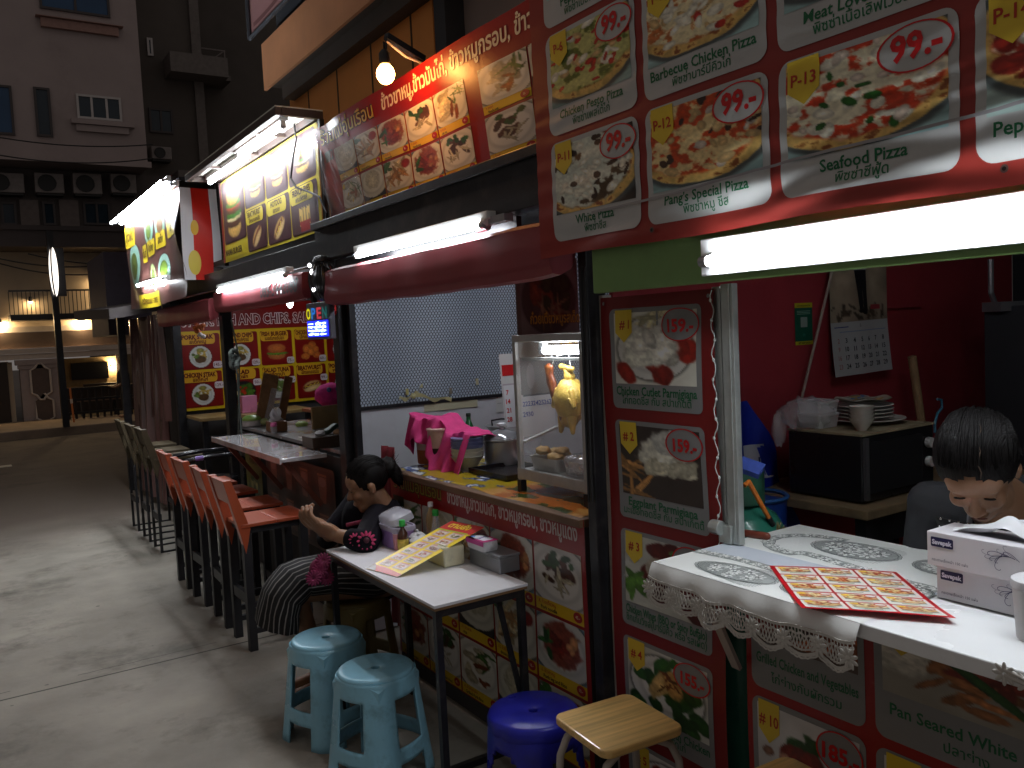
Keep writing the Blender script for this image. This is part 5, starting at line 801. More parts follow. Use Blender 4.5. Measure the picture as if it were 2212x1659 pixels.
# the leaning laminated menu
mA = T_(788, 1228); mB = T_(862, 1249); mB.z = mA.z; ux = (mB - mA).normalized(); wM = .21; top = Vector((pc.x - .025, pc.y + .10, ZT + .1)); mid = (mA + mB) / 2; dirv = (top - mid).normalized(); lM = .42; nn = np.array(ux.cross(dirv)); nn = nn if nn[2] > 0 else -nn; mA2 = mid - ux * wM / 2 + Vector((0, 0, .003))
p = Print(lambda U, V: np.array(mA2)[None] + U[:, None] * np.array(ux)[None] + V[:, None] * np.array(dirv)[None], nn, .0007); p.rect(0, 0, wM, lM, (.95, .83, .0), 0, 4, 10); p.rect(0, lM - .07, wM, lM, (.76, .12, .08), 1); p.text('ตามสั่ง', wM * .45, lM - .045, .035, (.95, .85, .2), 2, bold=.03, fit=.15); p.rect(0, lM - .075, wM * .9, lM - .066, (.7, .75, .2), 2); p.rows([0, .02, .035], [0, 0, 0], [wM, wM, wM * .4], (.72, .10, .10), 1, 5); p.rows([0, .012, .04], [0, 0, 0], [.06, .05, .01], (.55, .5, .5), 2, 4)
for j in range(6):
    for i in range(2):
        u = .024 + i * .088; v = .042 + j * .0515; p.rrect(u, v, u + .072, v + .044, .004, (.84, .70, .66), 2, 4); p.photo(u + .007, v + .004, u + .065, v + .034, P_dish(80 + j * 2 + i, (.86, .8, .78), None, [('s', [(.46, .24, .12), (.7, .4, .2), (.4, .42, .16), (.62, .2, .1)][(i + j) % 4], 9, .2, .2, .8, .8, .2, .14), ('s', (.8, .72, .6), 4, .2, .3, .8, .8, .12, .1)]), 14, 10, 3); p.rect(u + .01, v + .039, u + .06, v + .043, (.8, .4, .4), 3)
psolo(p, 'menu_card', printmat('laminate', .30, .02), 'yellow laminated dish menu leaning on the cream tissue holder', 'menu')
# ================================================================== MIDDLE STALL: counter things
ZC = 1.057
def C_(px, py, z=ZC): return PZ(px, py, z)
# oilcloth on the counter, yellow blue at the far end, orange brown at the near end
def clo(U, V):
    y = 3.965 - U; over = np.clip(.02 - V, 0, 1) * .3; x = 1.842 + .012 * np.sin(U * 11) + V; z = ZC + .0015 + .003 * (fbm(U * 9, V * 9, 3) - .3) - over * .9 * (1 + .5 * np.sin(U * 13)); return np.stack([x - over * .15, y, z], 1)
def pclo(a, b):
    n = fbm(a * 7, b * 4, 2); n2 = fbm(a * 13 + 3, b * 8, 5); img = np.zeros(a.shape + (3,)) + np.array([.66, .56, .12]); img = mixc(img, sst(.48, .54, n2) * (a < .55), (.16, .26, .52)); img = mixc(img, sst(.56, .6, n2) * (a < .55), (.86, .86, .86))
    br = np.zeros_like(img) + np.array([.62, .33, .10]); br = mixc(br, sst(.5, .6, n2), (.20, .26, .10)); br = mixc(br, sst(.55, .65, n), (.72, .52, .26)); k = sst(.52, .6, a + (n - .5) * .1); return img * (1 - k[..., None]) + br * k[..., None]
p = Print(clo, (0, 0, 1), .0005); p.photo(0, 0.005, 1.56, .58, pclo, 110, 60, 0); psolo(p, 'oilcloth', printmat('oilcloth', .25, .1, 20), 'yellow, blue and orange oilcloth spread over the middle stall counter', 'cloth')
trans_o = mat('peachplastic', (.62, .42, .34), .3, var=.1, alpha=.8); liq_o = mat('orangesauce', (.36, .10, .03), .4, var=.2); liq_b = mat('brownbroth', (.03, .014, .01), .35, var=.2)
def jar(lab, p, r, h, fill, liq, name='food_container'):
    t = thing(name, lab, 'container', p, 'tall plastic sauce containers'); b = B(); b.lathe([(r * .86, .001), (r * .9, .006), (r * .9 + (r * .1) * fill, h * fill)], p, 24); b.build('sauce', liq, t, smooth=40)
    b = B(); b.lathe([(r * .9 + .1 * r * fill, h * fill + .001), (r * .985, h * .96), (r * .97, h * .96)], p, 24); b.build('body', trans_o, t, smooth=40); b = B(); b.lathe([(r * .985, h * .961), (r * 1.06, h * .965), (r * 1.07, h), (r * .9, h * 1.015), (.01, h * 1.015)], p, 24); b.build('lid', mat('lidpeach', (.62, .40, .36), .4), t, smooth=40); return t
pa = C_(904, 1003); pa.x += .06; jar('peach plastic container of orange sauce partly under the pink towel', pa, .063, .235, .32, liq_o)
pb = C_(934, 1012); pb.x += .05; jar('plastic container of dark broth in front of the orange sauce one', pb, .062, .20, .52, liq_b)
pw = C_(985, 1020); pw.x += .07; t = thing('bowl_stack', 'stack of blue rimmed bowls covered by the pink towel', 'bowls', pw); wb_ = plastic('bowlwhite', (.50, .50, .44)); bl_ = plastic('bowlblue', (.14, .17, .34))
for k in range(5): b = B(); z = .012 + k * .017; b.lathe([(.03, z), (.05, z + .02), (.078, z + .07), (.082, z + .085), (.078, z + .085)], pw, 24); b.build('bowl', bl_ if k > 1 else wb_, t, smooth=40)
b = B(); b.lathe([(.035, .0), (.04, .012), (.085, .075), (.083, .075)], pw, 24); b.build('bowl', wb_, t, smooth=40)
# pink towel draped over the containers and bowls
def towel(u, v):
    x0 = pa.x + (pw.x + .06 - pa.x) * u; y0 = pa.y + .05 + (pw.y - .12 - pa.y) * u; top = ZC + .250 - .065 * sst(.35, .8, np.float64(u)) + .012 * math.sin(u * 14 + v * 3); d = .13 * (v - .35)
    fold = .012 * math.sin(u * 23 + v * 5) + .008 * math.sin(u * 41 - v * 9); x = x0 - .02 + d * .9
    if v < .35: k = (.35 - v) / .35; drop = k * (.055 + .05 + .17 * math.exp(-((u - .68) / .24) ** 2) + .10 * math.exp(-((u - .06) / .06) ** 2) + .12 * math.exp(-((u - .97) / .10) ** 2)); return (x0 - .075 - (.035 + .06 * float(sst(.4, .6, np.float64(u)))) * k + fold * (1 + k), y0 + fold * .7, top - .004 - drop)
    return (x0 - .075 + (v - .35) * .23, y0 + fold * .3, top + fold * .5 - .03 * max(0, v - .8) - .06 * max(0, u - .82) * 5 * .2)
b = B(); b.grid(towel, 70, 44); solo(b, 'towel', mat('pinktowel', (.66, .05, .22), .9, var=.12, sc=14, bump=.3, bsc=300), 'bright pink towel draped over the containers and bowls on the counter', 'towel', smooth=70, solid=.004)
p = C_(967, 1000); p.x += .14; p.y -= .0; bottle('green glass bottle standing behind the pink towel', p, [(r * 1.3, z * 2.0) for r, z in BP], mat('greenglass', (.02, .12, .04), .1, var=.05, coat=.5), mat('darkcap', (.02, .03, .02), .4), .02, .013, name='glass_bottle')
alum = mat('aluminium', (.55, .55, .55), .32, metal=.7, var=.12, sc=6, bump=.03)
pp = C_(1088, 1006); pp.x += .0; t = thing('cooking_pot', 'aluminium pot with a glass lid beside the glass cabinet', 'pot', pp); r = .098
b = B(); b.lathe([(r * .6, .0), (r * .85, .006), (r * .97, .04), (r * .98, .13), (r * 1.12, .137), (r * 1.12, .142), (r * .96, .142)], pp, 30); b.build('body', alum, t, smooth=40); b = B(); b.lathe([(r * 1.0, .143), (r * .98, .15), (r * .7, .172), (r * .25, .185), (.01, .187)], pp, 30); b.build('lid', mat('glasslid', (.30, .30, .32), .08, metal=.5, var=.05), t, smooth=40); b = B(); b.lathe([(.01, .187), (.012, .198), (.024, .204), (.024, .214), (.008, .22)], pp, 14); b.build('lid_knob', whpl, t, smooth=40)
pk2 = C_(1030, 985); pk2.x += .2; t = thing('wok', 'steel pan with dark loop handle behind the pink towel', 'pan', pk2); b = B(); b.lathe([(.03, .1), (.08, .11), (.115, .15), (.118, .152), (.11, .152), (.07, .118)], pk2, 26); b.lathe([(.05, .0), (.07, .01), (.08, .1), (.06, .105)], pk2, 20); b.build('body', alum, t, smooth=40); b = B(); b.tube([pk2 + Vector((-.06, .05, .15)), pk2 + Vector((-.07, .04, .18)), pk2 + Vector((-.03, .0, .188)), pk2 + Vector((0, -.03, .185)), pk2 + Vector((.02, -.06, .155))], .005, 8); b.build('handle', blackm, t, smooth=60)
pt = C_(1020, 1022); b = B(); x0, x1, y1, y0 = pt.x - .02, pt.x + .26, pt.y, pt.y - .34; b.box(x0, x1, y0, y1, ZC + .006, ZC + .014); b.box(x0, x0 + .012, y0, y1, ZC + .0142, ZC + .03); b.box(x1 - .012, x1, y0, y1, ZC + .0142, ZC + .03); b.box(x0 + .0122, x1 - .0122, y0, y0 + .012, ZC + .0142, ZC + .03); b.box(x0 + .0122, x1 - .0122, y1 - .012, y1, ZC + .0142, ZC + .03); solo(b, 'tray', mat('blacktray', (.015, .014, .016), .22, var=.1), 'shallow black tray on the counter beside the glass cabinet', 'tray')
pgb = pk2 + Vector((.02, -.18, 0)); b = B(); b.ell(pgb + Vector((0, 0, .09)), (.07, .09, .09), n=24, k=16, f=lambda d: 1 + .16 * math.sin(d.x * 9 + d.z * 7) * math.sin(d.y * 11 + 2)); solo(b, 'plastic_bag', clear, 'crumpled clear plastic bag between the pan and the pot', 'bag', smooth=70)
# glass cabinet
gx, gx1 = 1.955, 2.33; g0 = PX(1270, 1062, gx).y; g1 = PX(1120, 1045, gx).y; gz0 = 1.108; gzs = 1.155; gz1 = PX(1190, 738, gx).z
t = thing('glass_cabinet', 'lit metal framed glass cabinet with hanging chicken and pork', 'cabinet', ((gx + gx1) / 2, (g0 + g1) / 2, ZC)); al2 = mat('cabalu', (.50, .50, .49), .35, metal=.6, var=.15, sc=12)
for x in (gx, gx1 - .022):
    for y in (g0, g1 - .022): b = B(); b.box(x, x + .022, y, y + .022, gz0, gz1); b.build('post', al2, t, bev=.002); b = B(); b.box(x - .003, x + .025, y - .003, y + .025, ZC + .001, gz0); b.build('foot', mat('black', (.01, .01, .012), .4), t)
b = B(); b.box(gx + .0225, gx1 - .0225, g0 + .002, g1 - .002, gz0 + .01, gz0 + .045); b.box(gx - .002, gx + .0, g0, g1, gz0 + .005, gz0 + .05); b.build('base_tray', al2, t, bev=.002)
b = B(); b.box(gx, gx1, g0, g1, gz1 + .001, gz1 + .03); b.build('top', al2, t, bev=.003)
gls = mat('cabglass', (.9, .95, .95), .05, var=0, alpha=.07, spec=.9)
b = B(); b.box(gx + .009, gx + .012, g0 + .0225, g1 - .0225, gz0 + .052, gz1 - .001); b.build('glass_pane', gls, t); b = B(); b.box(gx + .0225, gx1 - .0225, g0 + .009, g0 + .012, gz0 + .052, gz1 - .001); b.build('glass_pane', gls, t); b = B(); b.box(gx + .0225, gx1 - .0225, g1 - .012, g1 - .009, gz0 + .052, gz1 - .001); b.build('glass_pane', gls, t)
b = B(); b.bar((gx + .03, g0 + .03, gz1 - .07), (gx + .03, g1 - .03, gz1 - .07), .01, .012); b.bar((gx1 - .1, g0 + .02, gz1 - .06), (gx1 - .1, g1 - .02, gz1 - .06), .01, .012); b.build('hanging_rail', al2, t)
b = B(); b.bar((gx + .02, g1 - .03, gz0 + .16), (gx1 - .03, g1 - .015, gz0 + .24), .02, .008); b.build('side_rail', al2, t)
tubelight('short bright tube light inside the top of the glass cabinet', (gx + .06, g0 + .025, gz1 - .035), (gx + .06, g1 - .13, gz1 - .035), 30, .018, (0, 0, 1))
def lumpy(d, a=.1): return 1 + a * math.sin(d.x * 7 + d.y * 5) * math.sin(d.z * 8 + d.x * 3)
yk = PX(1237, 860, gx + .11); t = thing('roast_chicken', 'pale yellow boiled chicken hanging by a hook inside the glass cabinet', 'chicken', yk); chk = mat('chickenskin', (.50, .33, .06), .36, var=.3, sc=22, bump=.35, bsc=150, wear=(.42, .22, .03), wsc=9)
b = B(); c = Vector((gx + .11, yk.y + .015, yk.z + .0)); b.ell(c, (.066, .072, .105), n=26, k=18, f=lambda d: lumpy(d, .05) * (1 - .22 * max(0, d.z))); b.ell(c + Vector((-.01, .0, -.085)), (.035, .045, .035), n=16, k=10); b.build('body', chk, t, smooth=80)
for sy in (-1, 1): b = B(); b.cap(c + Vector((-.03, sy * .045, .03)), c + Vector((-.035, sy * .066, -.03)), .014, .012); b.cap(c + Vector((-.035, sy * .066, -.03)), c + Vector((-.045, sy * .052, .0)), .011, .008); b.build('wing', chk, t, smooth=80); b = B(); b.cap(c + Vector((-.02, sy * .03, -.08)), c + Vector((-.025, sy * .04, -.135)), .022, .009); b.build('drumstick', chk, t, smooth=80)
b = B(); b.cap(c + Vector((0, .0, .085)), c + Vector((0, .012, .112)), .024, .016); b.cap(c + Vector((-.01, -.035, .118)), c + Vector((0, .05, .126)), .010, .013); b.build('neck', chk, t, smooth=80); b = B(); b.tube([c + Vector((0, -.01, .125)), c + Vector((0, 0, .18)), (gx + .05, c.y, gz1 - .06)], .002, 6); b.build('hook', al2, t)
a0 = PX(1185, 785, gx + .08); a1 = PX(1215, 912, gx + .08); t = thing('pork_strip', 'long reddish roast pork strip hanging beside the chicken', 'meat', a1); b = B()
def pk_(u, v): c = a0.lerp(a1, v) + Vector((0, .012 * math.sin(v * 5), 0)); r = .026 * (1 - .25 * abs(v - .45)) * (1 if .02 < v < .98 else .3); q = 2 * math.pi * u; return c + Vector((r * .6 * math.cos(q), r * math.sin(q) * (1 + .15 * math.sin(v * 25)), 0))
b.grid(pk_, 20, 26); b.build('meat', mat('porkred', (.13, .028, .008), .4, var=.45, sc=22, bump=.3, bsc=80, wear=(.34, .12, .03), wsc=16), t, smooth=70); b = B(); b.tube([a0 + Vector((0, -.02, -.01)), a0 + Vector((0, -.035, .01)), a0 + Vector((0, -.01, .05)), (gx + .05, a0.y, gz1 - .05)], .0022, 6); b.build('hook', al2, t, smooth=60)
tr = PX(1195, 995, gx + .1); t = thing('food_tray', 'steel tray of fried meat on the floor of the glass cabinet', 'tray', (gx + .12, g1 - .14, gz0 + .046)); x0, y0 = gx + .03, g1 - .235; b = B(); rbox(b, (x0 + .075, y0 + .1, gz0 + .0465), .07, .10, [(.9, 0), (1, .05), (1.06, .052), (1.06, .055), (.97, .053), (.9, .03)], e=8); b.build('body', al2, t, smooth=40)
b = B(); [b.ell((x0 + .075 + random.uniform(-.035, .035), y0 + .1 + random.uniform(-.06, .06), gz0 + .1 + random.uniform(0, .03)), (.03, .034, .018), n=12, k=8, f=lambda d: lumpy(d, .18)) for _ in range(9)]; b.build('fried_meat', mat('fried', (.50, .30, .10), .6, var=.3, sc=25, bump=.2), t, smooth=80)
b = B(); rbox(b, (gx + .085, g0 + .125, gz0 + .0465), .06, .085, [(.85, 0), (1, .06), (.9, .075), (.5, .085), (.2, .083)], e=4); solo(b, 'foil_parcel', mat('foil', (.6, .56, .58), .2, metal=1, var=.2, sc=14, bump=1.2, bsc=35), 'crumpled silver foil parcel near the front corner of the glass cabinet', 'foil', smooth=20)
b = B(); b.lathe([(.02, 0), (.032, .1), (.03, .1)], (gx1 - .07, g1 - .12, gz0 + .0465), 16); solo(b, 'cup', clear, 'clear plastic cup at the back of the glass cabinet', 'cup', smooth=40)
# calendar and papers on the screen wall
YW = Y2p - .075
def wallpaper(name, lab, cat, px0, py0, px1, py1, Y, items, colr=(.80, .80, .80), tilt=0., curl=.0):
    a = PY(px0, py0, Y); c = PY(px1, py1, Y); w = c.x - a.x; h = a.z - c.z; p = Print(lambda U, V: np.stack([a.x + U + tilt * V, Y - .002 - curl * ((h - V) / h) ** 2 + .002 * np.sin(U * 30), c.z + V], 1), (0, -1, 0), .0009); p.rect(0, 0, w, h, colr, 0, 8, 8); items(p, w, h); return psolo(p, name, printmat('paper', .6, .03), lab, cat)
def cal1(p, w, h):
    p.rect(w * .1, h * .72, w * .95, h * .86, (.75, .08, .1), 1); p.rect(w * .06, h * .05, w, h * .62, (.70, .66, .70), 1); p.rect(w * .08, h * .06, w, h * .6, (.84, .84, .86), 2)
    for k, s in enumerate(('7', '14', '21', '28')): p.text(s, w * .3, h * (.48 - .115 * k), h * .06, (.75, .1, .12), 3, bold=.03)
def cal2(p, w, h):
    p.rect(0, h * .52, w, h, (.42, .38, .36), 1); p.ell(w * .3, h * .75, w * .12, h * .16, (.55, .5, .5), 2); p.rect(w * .05, h * .5, w, h * .525, (.2, .2, .25), 1)
    for j, r_ in enumerate((('22', '23', '24', '25', '26', '27'), ('29', '30'))):
        for i, s in enumerate(r_): p.text(s, w * (.1 + .16 * i), h * (.38 - .13 * j), h * .06, (.25, .32, .62), 2, bold=.02)
wallpaper('wall_calendar', 'white wall calendar with red dates hanging left of the glass cabinet', 'calendar', 1084, 765, 1128, 930, 3.6, cal1, tilt=-.05); wallpaper('wall_calendar', 'picture calendar with blue dates seen through the glass cabinet', 'calendar', 1122, 770, 1200, 935, 3.45, cal2, (.82, .82, .84))
wallpaper('paper_note', 'small white note pinned at the top of the white lower wall', 'note', 1070, 853, 1087, 890, YW, lambda p, w, h: (p.ell(w * .2, h * .85, w * .08, w * .08, (.7, .2, .2), 1), p.rect(w * .2, h * .5, w * .8, h * .53, (.6, .6, .62), 1)))
wallpaper('tape_strip', 'long cream masking tape strip on the white lower wall', 'tape', 915, 867, 1031, 878, YW, lambda p, w, h: None, (.72, .70, .60), tilt=.0)
for px, py in ((880, 855), (970, 838), (1028, 820)): pass
for k, (px, py, l) in enumerate(((876, 840, 'small yellowed tape piece under the ribbon on the white lower wall'), (970, 838, 'small grey tape piece at the upper edge of the white lower wall'), (1027, 818, 'small cream tape piece at the right of the white lower wall edge'))): wallpaper('tape_piece', l, 'tape', px, py, px + 7, py + 13, YW, lambda p, w, h: None, [(.7, .66, .42), (.5, .47, .42), (.74, .70, .56)][k])
c = PY(890, 855, YW - .01); b = B()
for dx, dz, l in ((-.09, -.015, .14), (.07, .05, .14), (.26, -.05, .36)): b.grid(lambda u, v: (c.x + dx * u, c.y - .01 - .015 * math.sin(u * 6) - .008 * v, c.z + dz * u + (v - .5) * .02 * (1 + .3 * math.sin(u * 14)) + .01 * math.sin(u * 9)), 14, 3)
b.ell(c + Vector((0, -.02, 0)), (.018, .014, .018), n=10, k=8); solo(b, 'ribbon', mat('yellowribbon', (.60, .55, .30), .4, var=.2), 'pale yellow plastic ribbon tied to the screen wall rail', 'ribbon', smooth=60)
for k, px in enumerate((1256, 1264)): a = PX(px, 575, XF - .02); c = PX(px + 16, 1085, XF - .02); b = B(); b.tube([a, a.lerp(c, .5) + Vector((0, .004, 0)), c], .004, 6); solo(b, 'rope', mat('blackrope', (.02, .02, .022), .7), ['black awning cord beside the post, left of the pair', 'black awning cord beside the post, right of the pair'][k], 'cord', 'black cords by the post')
b = B(); pts = [Vector((2.0, Y2p - .35, 1.06 + .0)), Vector((2.0, Y2p - .35, .1))]; b.grid(lambda u, v: (1.86 + .01 * math.sin(u * 12), 3.995 + .14 * u + .02 * math.sin(v * 6), 1.16 - .95 * v), 12, 12); solo(b, 'red_cloth', mat('redcloth', (.20, .02, .03), .8, var=.2), 'dark red cloth hanging at the far end of the middle stall counter', 'cloth', smooth=60, solid=.004)
# ================================================================== BURGER STALL things
ZB_ = 1.058
def tissue_tuft(b, c, s=1.):
    c = Vector(c)
    for k in range(3): b.grid(lambda u, v: c + Vector(((u - .5) * .075 * s * (1 - .35 * v) + .012 * math.sin(v * 5 + k * 2), (k - 1) * .006 + .03 * s * (v - .2) * (k - 1) + .012 * math.sin(u * 8 + k), v * .07 * s * (.75 + .4 * math.sin(u * 5 + k * 1.7)))), 8, 6)
twood = mat('boxwood', (.22, .10, .04), .5, var=.3, sc=8)
p = PZ(604, 932, ZB_); t = thing('tissue_box', 'brown wooden tissue box with white tissue on the steel counter', 'tissue box', p); b = B(); b.box(p.x - .06, p.x + .06, p.y - .005, p.y + .13, ZB_, ZB_ + .075); b.build('box', twood, t, bev=.003); b = B(); tissue_tuft(b, (p.x, p.y + .05, ZB_ + .0755), 1.2); b.build('tissue', mat('tissue', (.72, .72, .75), .9, var=.03), t, smooth=60)
p2 = PZ(598, 937, ZB_); p2.x -= .02; bottle('small clear shaker with a pink cap in front of the wooden tissue box', p2, [(.02, 0), (.024, .003), (.023, .05), (.02, .055)], clear, plastic('pinkcap', (.80, .16, .40)), .03, .024, name='shaker')
p = PZ(707, 966, ZB_); t = thing('condiment_caddy', 'dark wooden box of napkins and packets beside the black post', 'box', p); dkw = mat('darkbox', (.06, .035, .022), .5, var=.2); b = B(); b.box(p.x - .10, p.x + .14, p.y - .02, p.y + .17, ZB_, ZB_ + .07); b.build('box', dkw, t, bev=.003)
b = B(); b.ell((p.x - .02, p.y + .06, ZB_ + .085), (.035, .03, .018), n=12, k=8, f=lambda d: lumpy(d, .2)); b.build('tissue', mat('tissue', (.72, .72, .75), .9, var=.03), t, smooth=60); b = B(); b.bar((p.x + .03, p.y + .1, ZB_ + .08), (p.x + .12, p.y + .14, ZB_ + .12), .05, .025); b.build('packet', mat('bottlegreen', (.03, .07, .05), .4), t, bev=.004); b = B(); b.ell((p.x + .1, p.y + .05, ZB_ + .08), (.035, .04, .02), n=12, k=8); b.build('bread', mat('bread', (.45, .27, .15), .8), t, smooth=60)
p = PZ(545, 920, ZB_); t = thing('sugar_pot', 'white pot with a light green lid beside the middle post', 'pot', p); b = B(); b.lathe([(.06, 0), (.075, .004), (.076, .045), (.07, .048)], p, 20); b.build('body', whpl, t, smooth=40); b = B(); b.lathe([(.078, .049), (.075, .065), (.05, .085), (.01, .09)], p, 20); b.build('lid', plastic('limelid', (.32, .55, .12)), t, smooth=40)
p = PZ(652, 920, ZB_); b = B(); b.lathe([(.045, .0), (.05, .02), (.03, .035), (.005, .038)], p, 16); solo(b, 'pot_lid', plastic('limelid2', (.45, .62, .15)), 'small lime green lid lying on the far edge of the steel counter', 'lid', smooth=40)
p = PZ(575, 918, ZB_); t = thing('menu_stand', 'leaning wooden menu boards with a clear sheet on the steel counter', 'menu stand', p); tilt = .16
for k, (dx, w, m_) in enumerate(((0, .13, mat('menuboard', (.30, .17, .08), .4, var=.25, sc=20)), (.16, .07, twood))): b = B(); b.bar((p.x + dx - .03, p.y + .04 * k, ZB_), (p.x + dx + .10, p.y + .10 + .04 * k, ZB_ + .40 - .03 * k), w, .012, up=(0, 1, 0)); b.build('board', m_, t, bev=.002)
b = B(); b.bar((p.x + .02, p.y - .02, ZB_ + .0), (p.x + .12, p.y + .03, ZB_ + .28), .10, .003, up=(0, 1, 0)); b.build('clear_sheet', clear, t)
b = B(); b.ell(p + Vector((-.02, -.03, .03)), (.035, .03, .03), n=14, k=8); b.ell(p + Vector((.05, -.02, .03)), (.035, .03, .03), n=14, k=8); b.build('base', plastic('limebase', (.45, .5, .22)), t, smooth=60)
# wooden table, chair and pink things at the menu wall
t = thing('bar_table', 'high plank topped wooden table along the lit menu wall', 'table', (2.4, 8.6, 0)); a = PZ(393, 893, 1.03); zt = 1.03; plank = mat('planktop', (.34, .22, .09), .45, var=.3, sc=6, coat=.2); b = B(); b.box(1.90, 3.02, 8.32, 8.9, zt - .03, zt); b.build('tabletop', plank, t, bev=.004)
for x in (1.93, 2.4, 2.95): b = B(); b.box(x, x + .05, 8.36, 8.41, 0, zt - .03); b.build('leg', blackm, t)
b = B(); b.box(1.98, 2.95, 8.37, 8.40, .8, .85); b.build('rail', blackm, t)
p = PY(537, 880, 8.5); b = B(); b.box(p.x - .075, p.x + .075, 8.45, 8.56, zt + .001, zt + .17); b.box(p.x - .08, p.x + .08, 8.445, 8.565, zt + .001, zt + .02); solo(b, 'pink_box', plastic('pinkbox', (.62, .22, .36)), 'pink plastic box standing on the plank table by the menu wall', 'box', bev=.006)
p = PY(713, 858, 6.9); t = thing('plush_toy', 'hot pink round plush toy on an orange shelf by the black post', 'toy', p); b = B(); b.ell(p + Vector((0, 0, .02)), (.13, .1, .10), n=20, k=14, f=lambda d: lumpy(d, .06)); b.build('body', mat('plush', (.72, .05, .28), .95, var=.15, sc=20, bump=.4), t, smooth=80)
for dx in (-.04, .04): b = B(); b.ell(p + Vector((dx, -.09, .07)), (.022, .015, .022), n=10, k=8); b.build('eye', mat('toyeye', (.1, .12, .3), .3), t, smooth=60)
b = B(); b.box(p.x - .2, p.x + .3, 6.78, 7.05, p.z - .11, p.z - .085); b.box(p.x - .2, p.x - .16, 6.8, 6.84, 0, p.z - .11); b.box(p.x + .2, p.x + .24, 6.8, 6.84, 0, p.z - .11); solo(b, 'corner_shelf', mat('shelforange', (.46, .14, .06), .5), 'narrow orange shelf stand carrying the pink plush toy', 'shelf')
a = PY(672, 882, 6.2); c = PY(733, 920, 6.2); t = thing('chair', 'wooden backed chair with grey legs behind the steel counter', 'chair', ((a.x + c.x) / 2, 6.2, 0)); b = B(); b.bar((a.x + .0, 6.2, (a.z + c.z) / 2), (c.x + .12, 6.25, (a.z + c.z) / 2), a.z - c.z + .015, .02, up=(0, 1, 0)); b.build('backrest', plank, t, bev=.003)
for x in (a.x + .03, c.x + .08): b = B(); b.tube([(x, 6.22, .0), (x, 6.22, c.z + .02)], .014, 8); b.build('leg', mat('capgrey', (.35, .36, .38), .35, metal=.4), t); b = B(); b.tube([(x, 6.6, .0), (x, 6.6, .62)], .014, 8); b.build('leg', mat('capgrey', (.35, .36, .38), .35, metal=.4), t)
b = B(); b.box(a.x, c.x + .12, 6.2, 6.62, .62, .65); b.build('seat', plank, t)
# OPEN sign
XO = 1.735; a = PX(660, 655, XO); c = PX(717, 730, XO); y0, y1 = c.y + .02, a.y; zo0 = PX(690, 733, XO).z; zo1 = PX(690, 652, XO).z
t = thing('open_sign', 'hanging electronic OPEN sign with a glowing blue message panel', 'sign', (XO + .02, (y0 + y1) / 2, zo0)); b = B(); b.box(XO, XO + .035, y0, y1, zo0, zo1); b.build('case', mat('signcase', (.07, .07, .09), .4), t, bev=.006); wo = y1 - y0; ho = zo1 - zo0
def leds(dl): return Print(lambda U, V: np.stack([XO - .0015 + 0 * U, y1 - U, zo0 + V], 1), (-1, 0, 0), dl)
ledm = printmat('ledletter', .5); nt_ = ledm.node_tree; nt_.links.new([n for n in nt_.nodes if n.type == 'ATTRIBUTE'][0].outputs['Color'], nt_.nodes['Principled BSDF'].inputs['Emission Color']); nt_.nodes['Principled BSDF'].inputs['Emission Strength'].default_value = .55
for ch_, u, colr in (('O', .14, (.8, .78, .1)), ('P', .37, (.12, .42, .75)), ('E', .61, (.72, .2, .25)), ('N', .85, (.08, .35, .35))): p = leds(.0015); p.text(ch_, wo * u, ho * .56, ho * .30, colr, 3, bold=.03, w=wo * .19); p.build('letter', ledm, t)
b = B(); b.box(XO - .0045, XO - .002, y0 + .02, y1 - .02, zo0 + ho * .08, zo0 + ho * .5); b.build('message_panel', emat('bluepanel', (.01, .02, 1.), 1.6), t)
p = leds(.0015)
for j, s_ in enumerate(('------   oOo--oo', '==o=  oOoO oOo', '=-o:o oO o oOo-', '-oo=-ooo  oo---')): p.text(s_, wo * .5, ho * (.40 - .095 * j), ho * .075, (.7, .9, 1), 4, bold=.05, w=wo * .78)
o = p.build('message_dots', emat('bluedots', (.55, .8, 1.), 3.), t); b = B(); b.bar((XO + .018, (y0 + y1) / 2 + .1, zo1), (XO + .018, (y0 + y1) / 2 + .1, 2.16), .004, .004); b.build('hanger', blackm, t)
# black wire hanging lantern with red ribbon
p = PX(697, 606, 1.73); t = thing('hanging_lantern', 'black wire lantern hung between the awnings above the OPEN sign', 'lantern', p); b = B()
for k in range(8): q = k * math.pi / 8; b.tube([p + Vector((.075 * math.cos(s) * math.cos(q), .075 * math.cos(s) * math.sin(q), .11 * math.sin(s))) for s in np.linspace(0, 2 * math.pi, 24, endpoint=False)], .004, 5, closed=True)
b.ell(p, (.055, .055, .085), n=14, k=10); b.lathe([(.02, .1), (.05, .105), (.04, .13), (.01, .14)], p, 14); b.tube([p + Vector((0, 0, .13)), (p.x, p.y, 2.2)], .004, 6); b.build('cage', mat('black', (.01, .01, .012), .4), t, smooth=50)
for dz, dy in ((.085, .02), (.045, .0), (.05, -.012), (-.05, -.02)): b = B(); b.ell(p + Vector((-.062, dy, dz)), (.01, .012, .012), n=8, k=6); b.build('light', emat('whiteled', (.95, .95, 1), 4), t, smooth=60)
b = B(); b.grid(lambda u, v: (p.x + .08 + .01 * math.sin(v * 9), p.y + .08 + .03 * u + .01 * math.sin(v * 6), p.z + .1 - .28 * v), 4, 16); b.grid(lambda u, v: (p.x + .07 + .02 * math.sin(u * 6), p.y + .03 + .10 * u, p.z - .13 - .05 * v + .015 * math.sin(u * 11)), 12, 4); solo(b, 'red_ribbon', mat('redribbon', (.62, .03, .03), .5), 'red ribbon hanging behind the black wire lantern', 'ribbon', smooth=60, solid=.002)
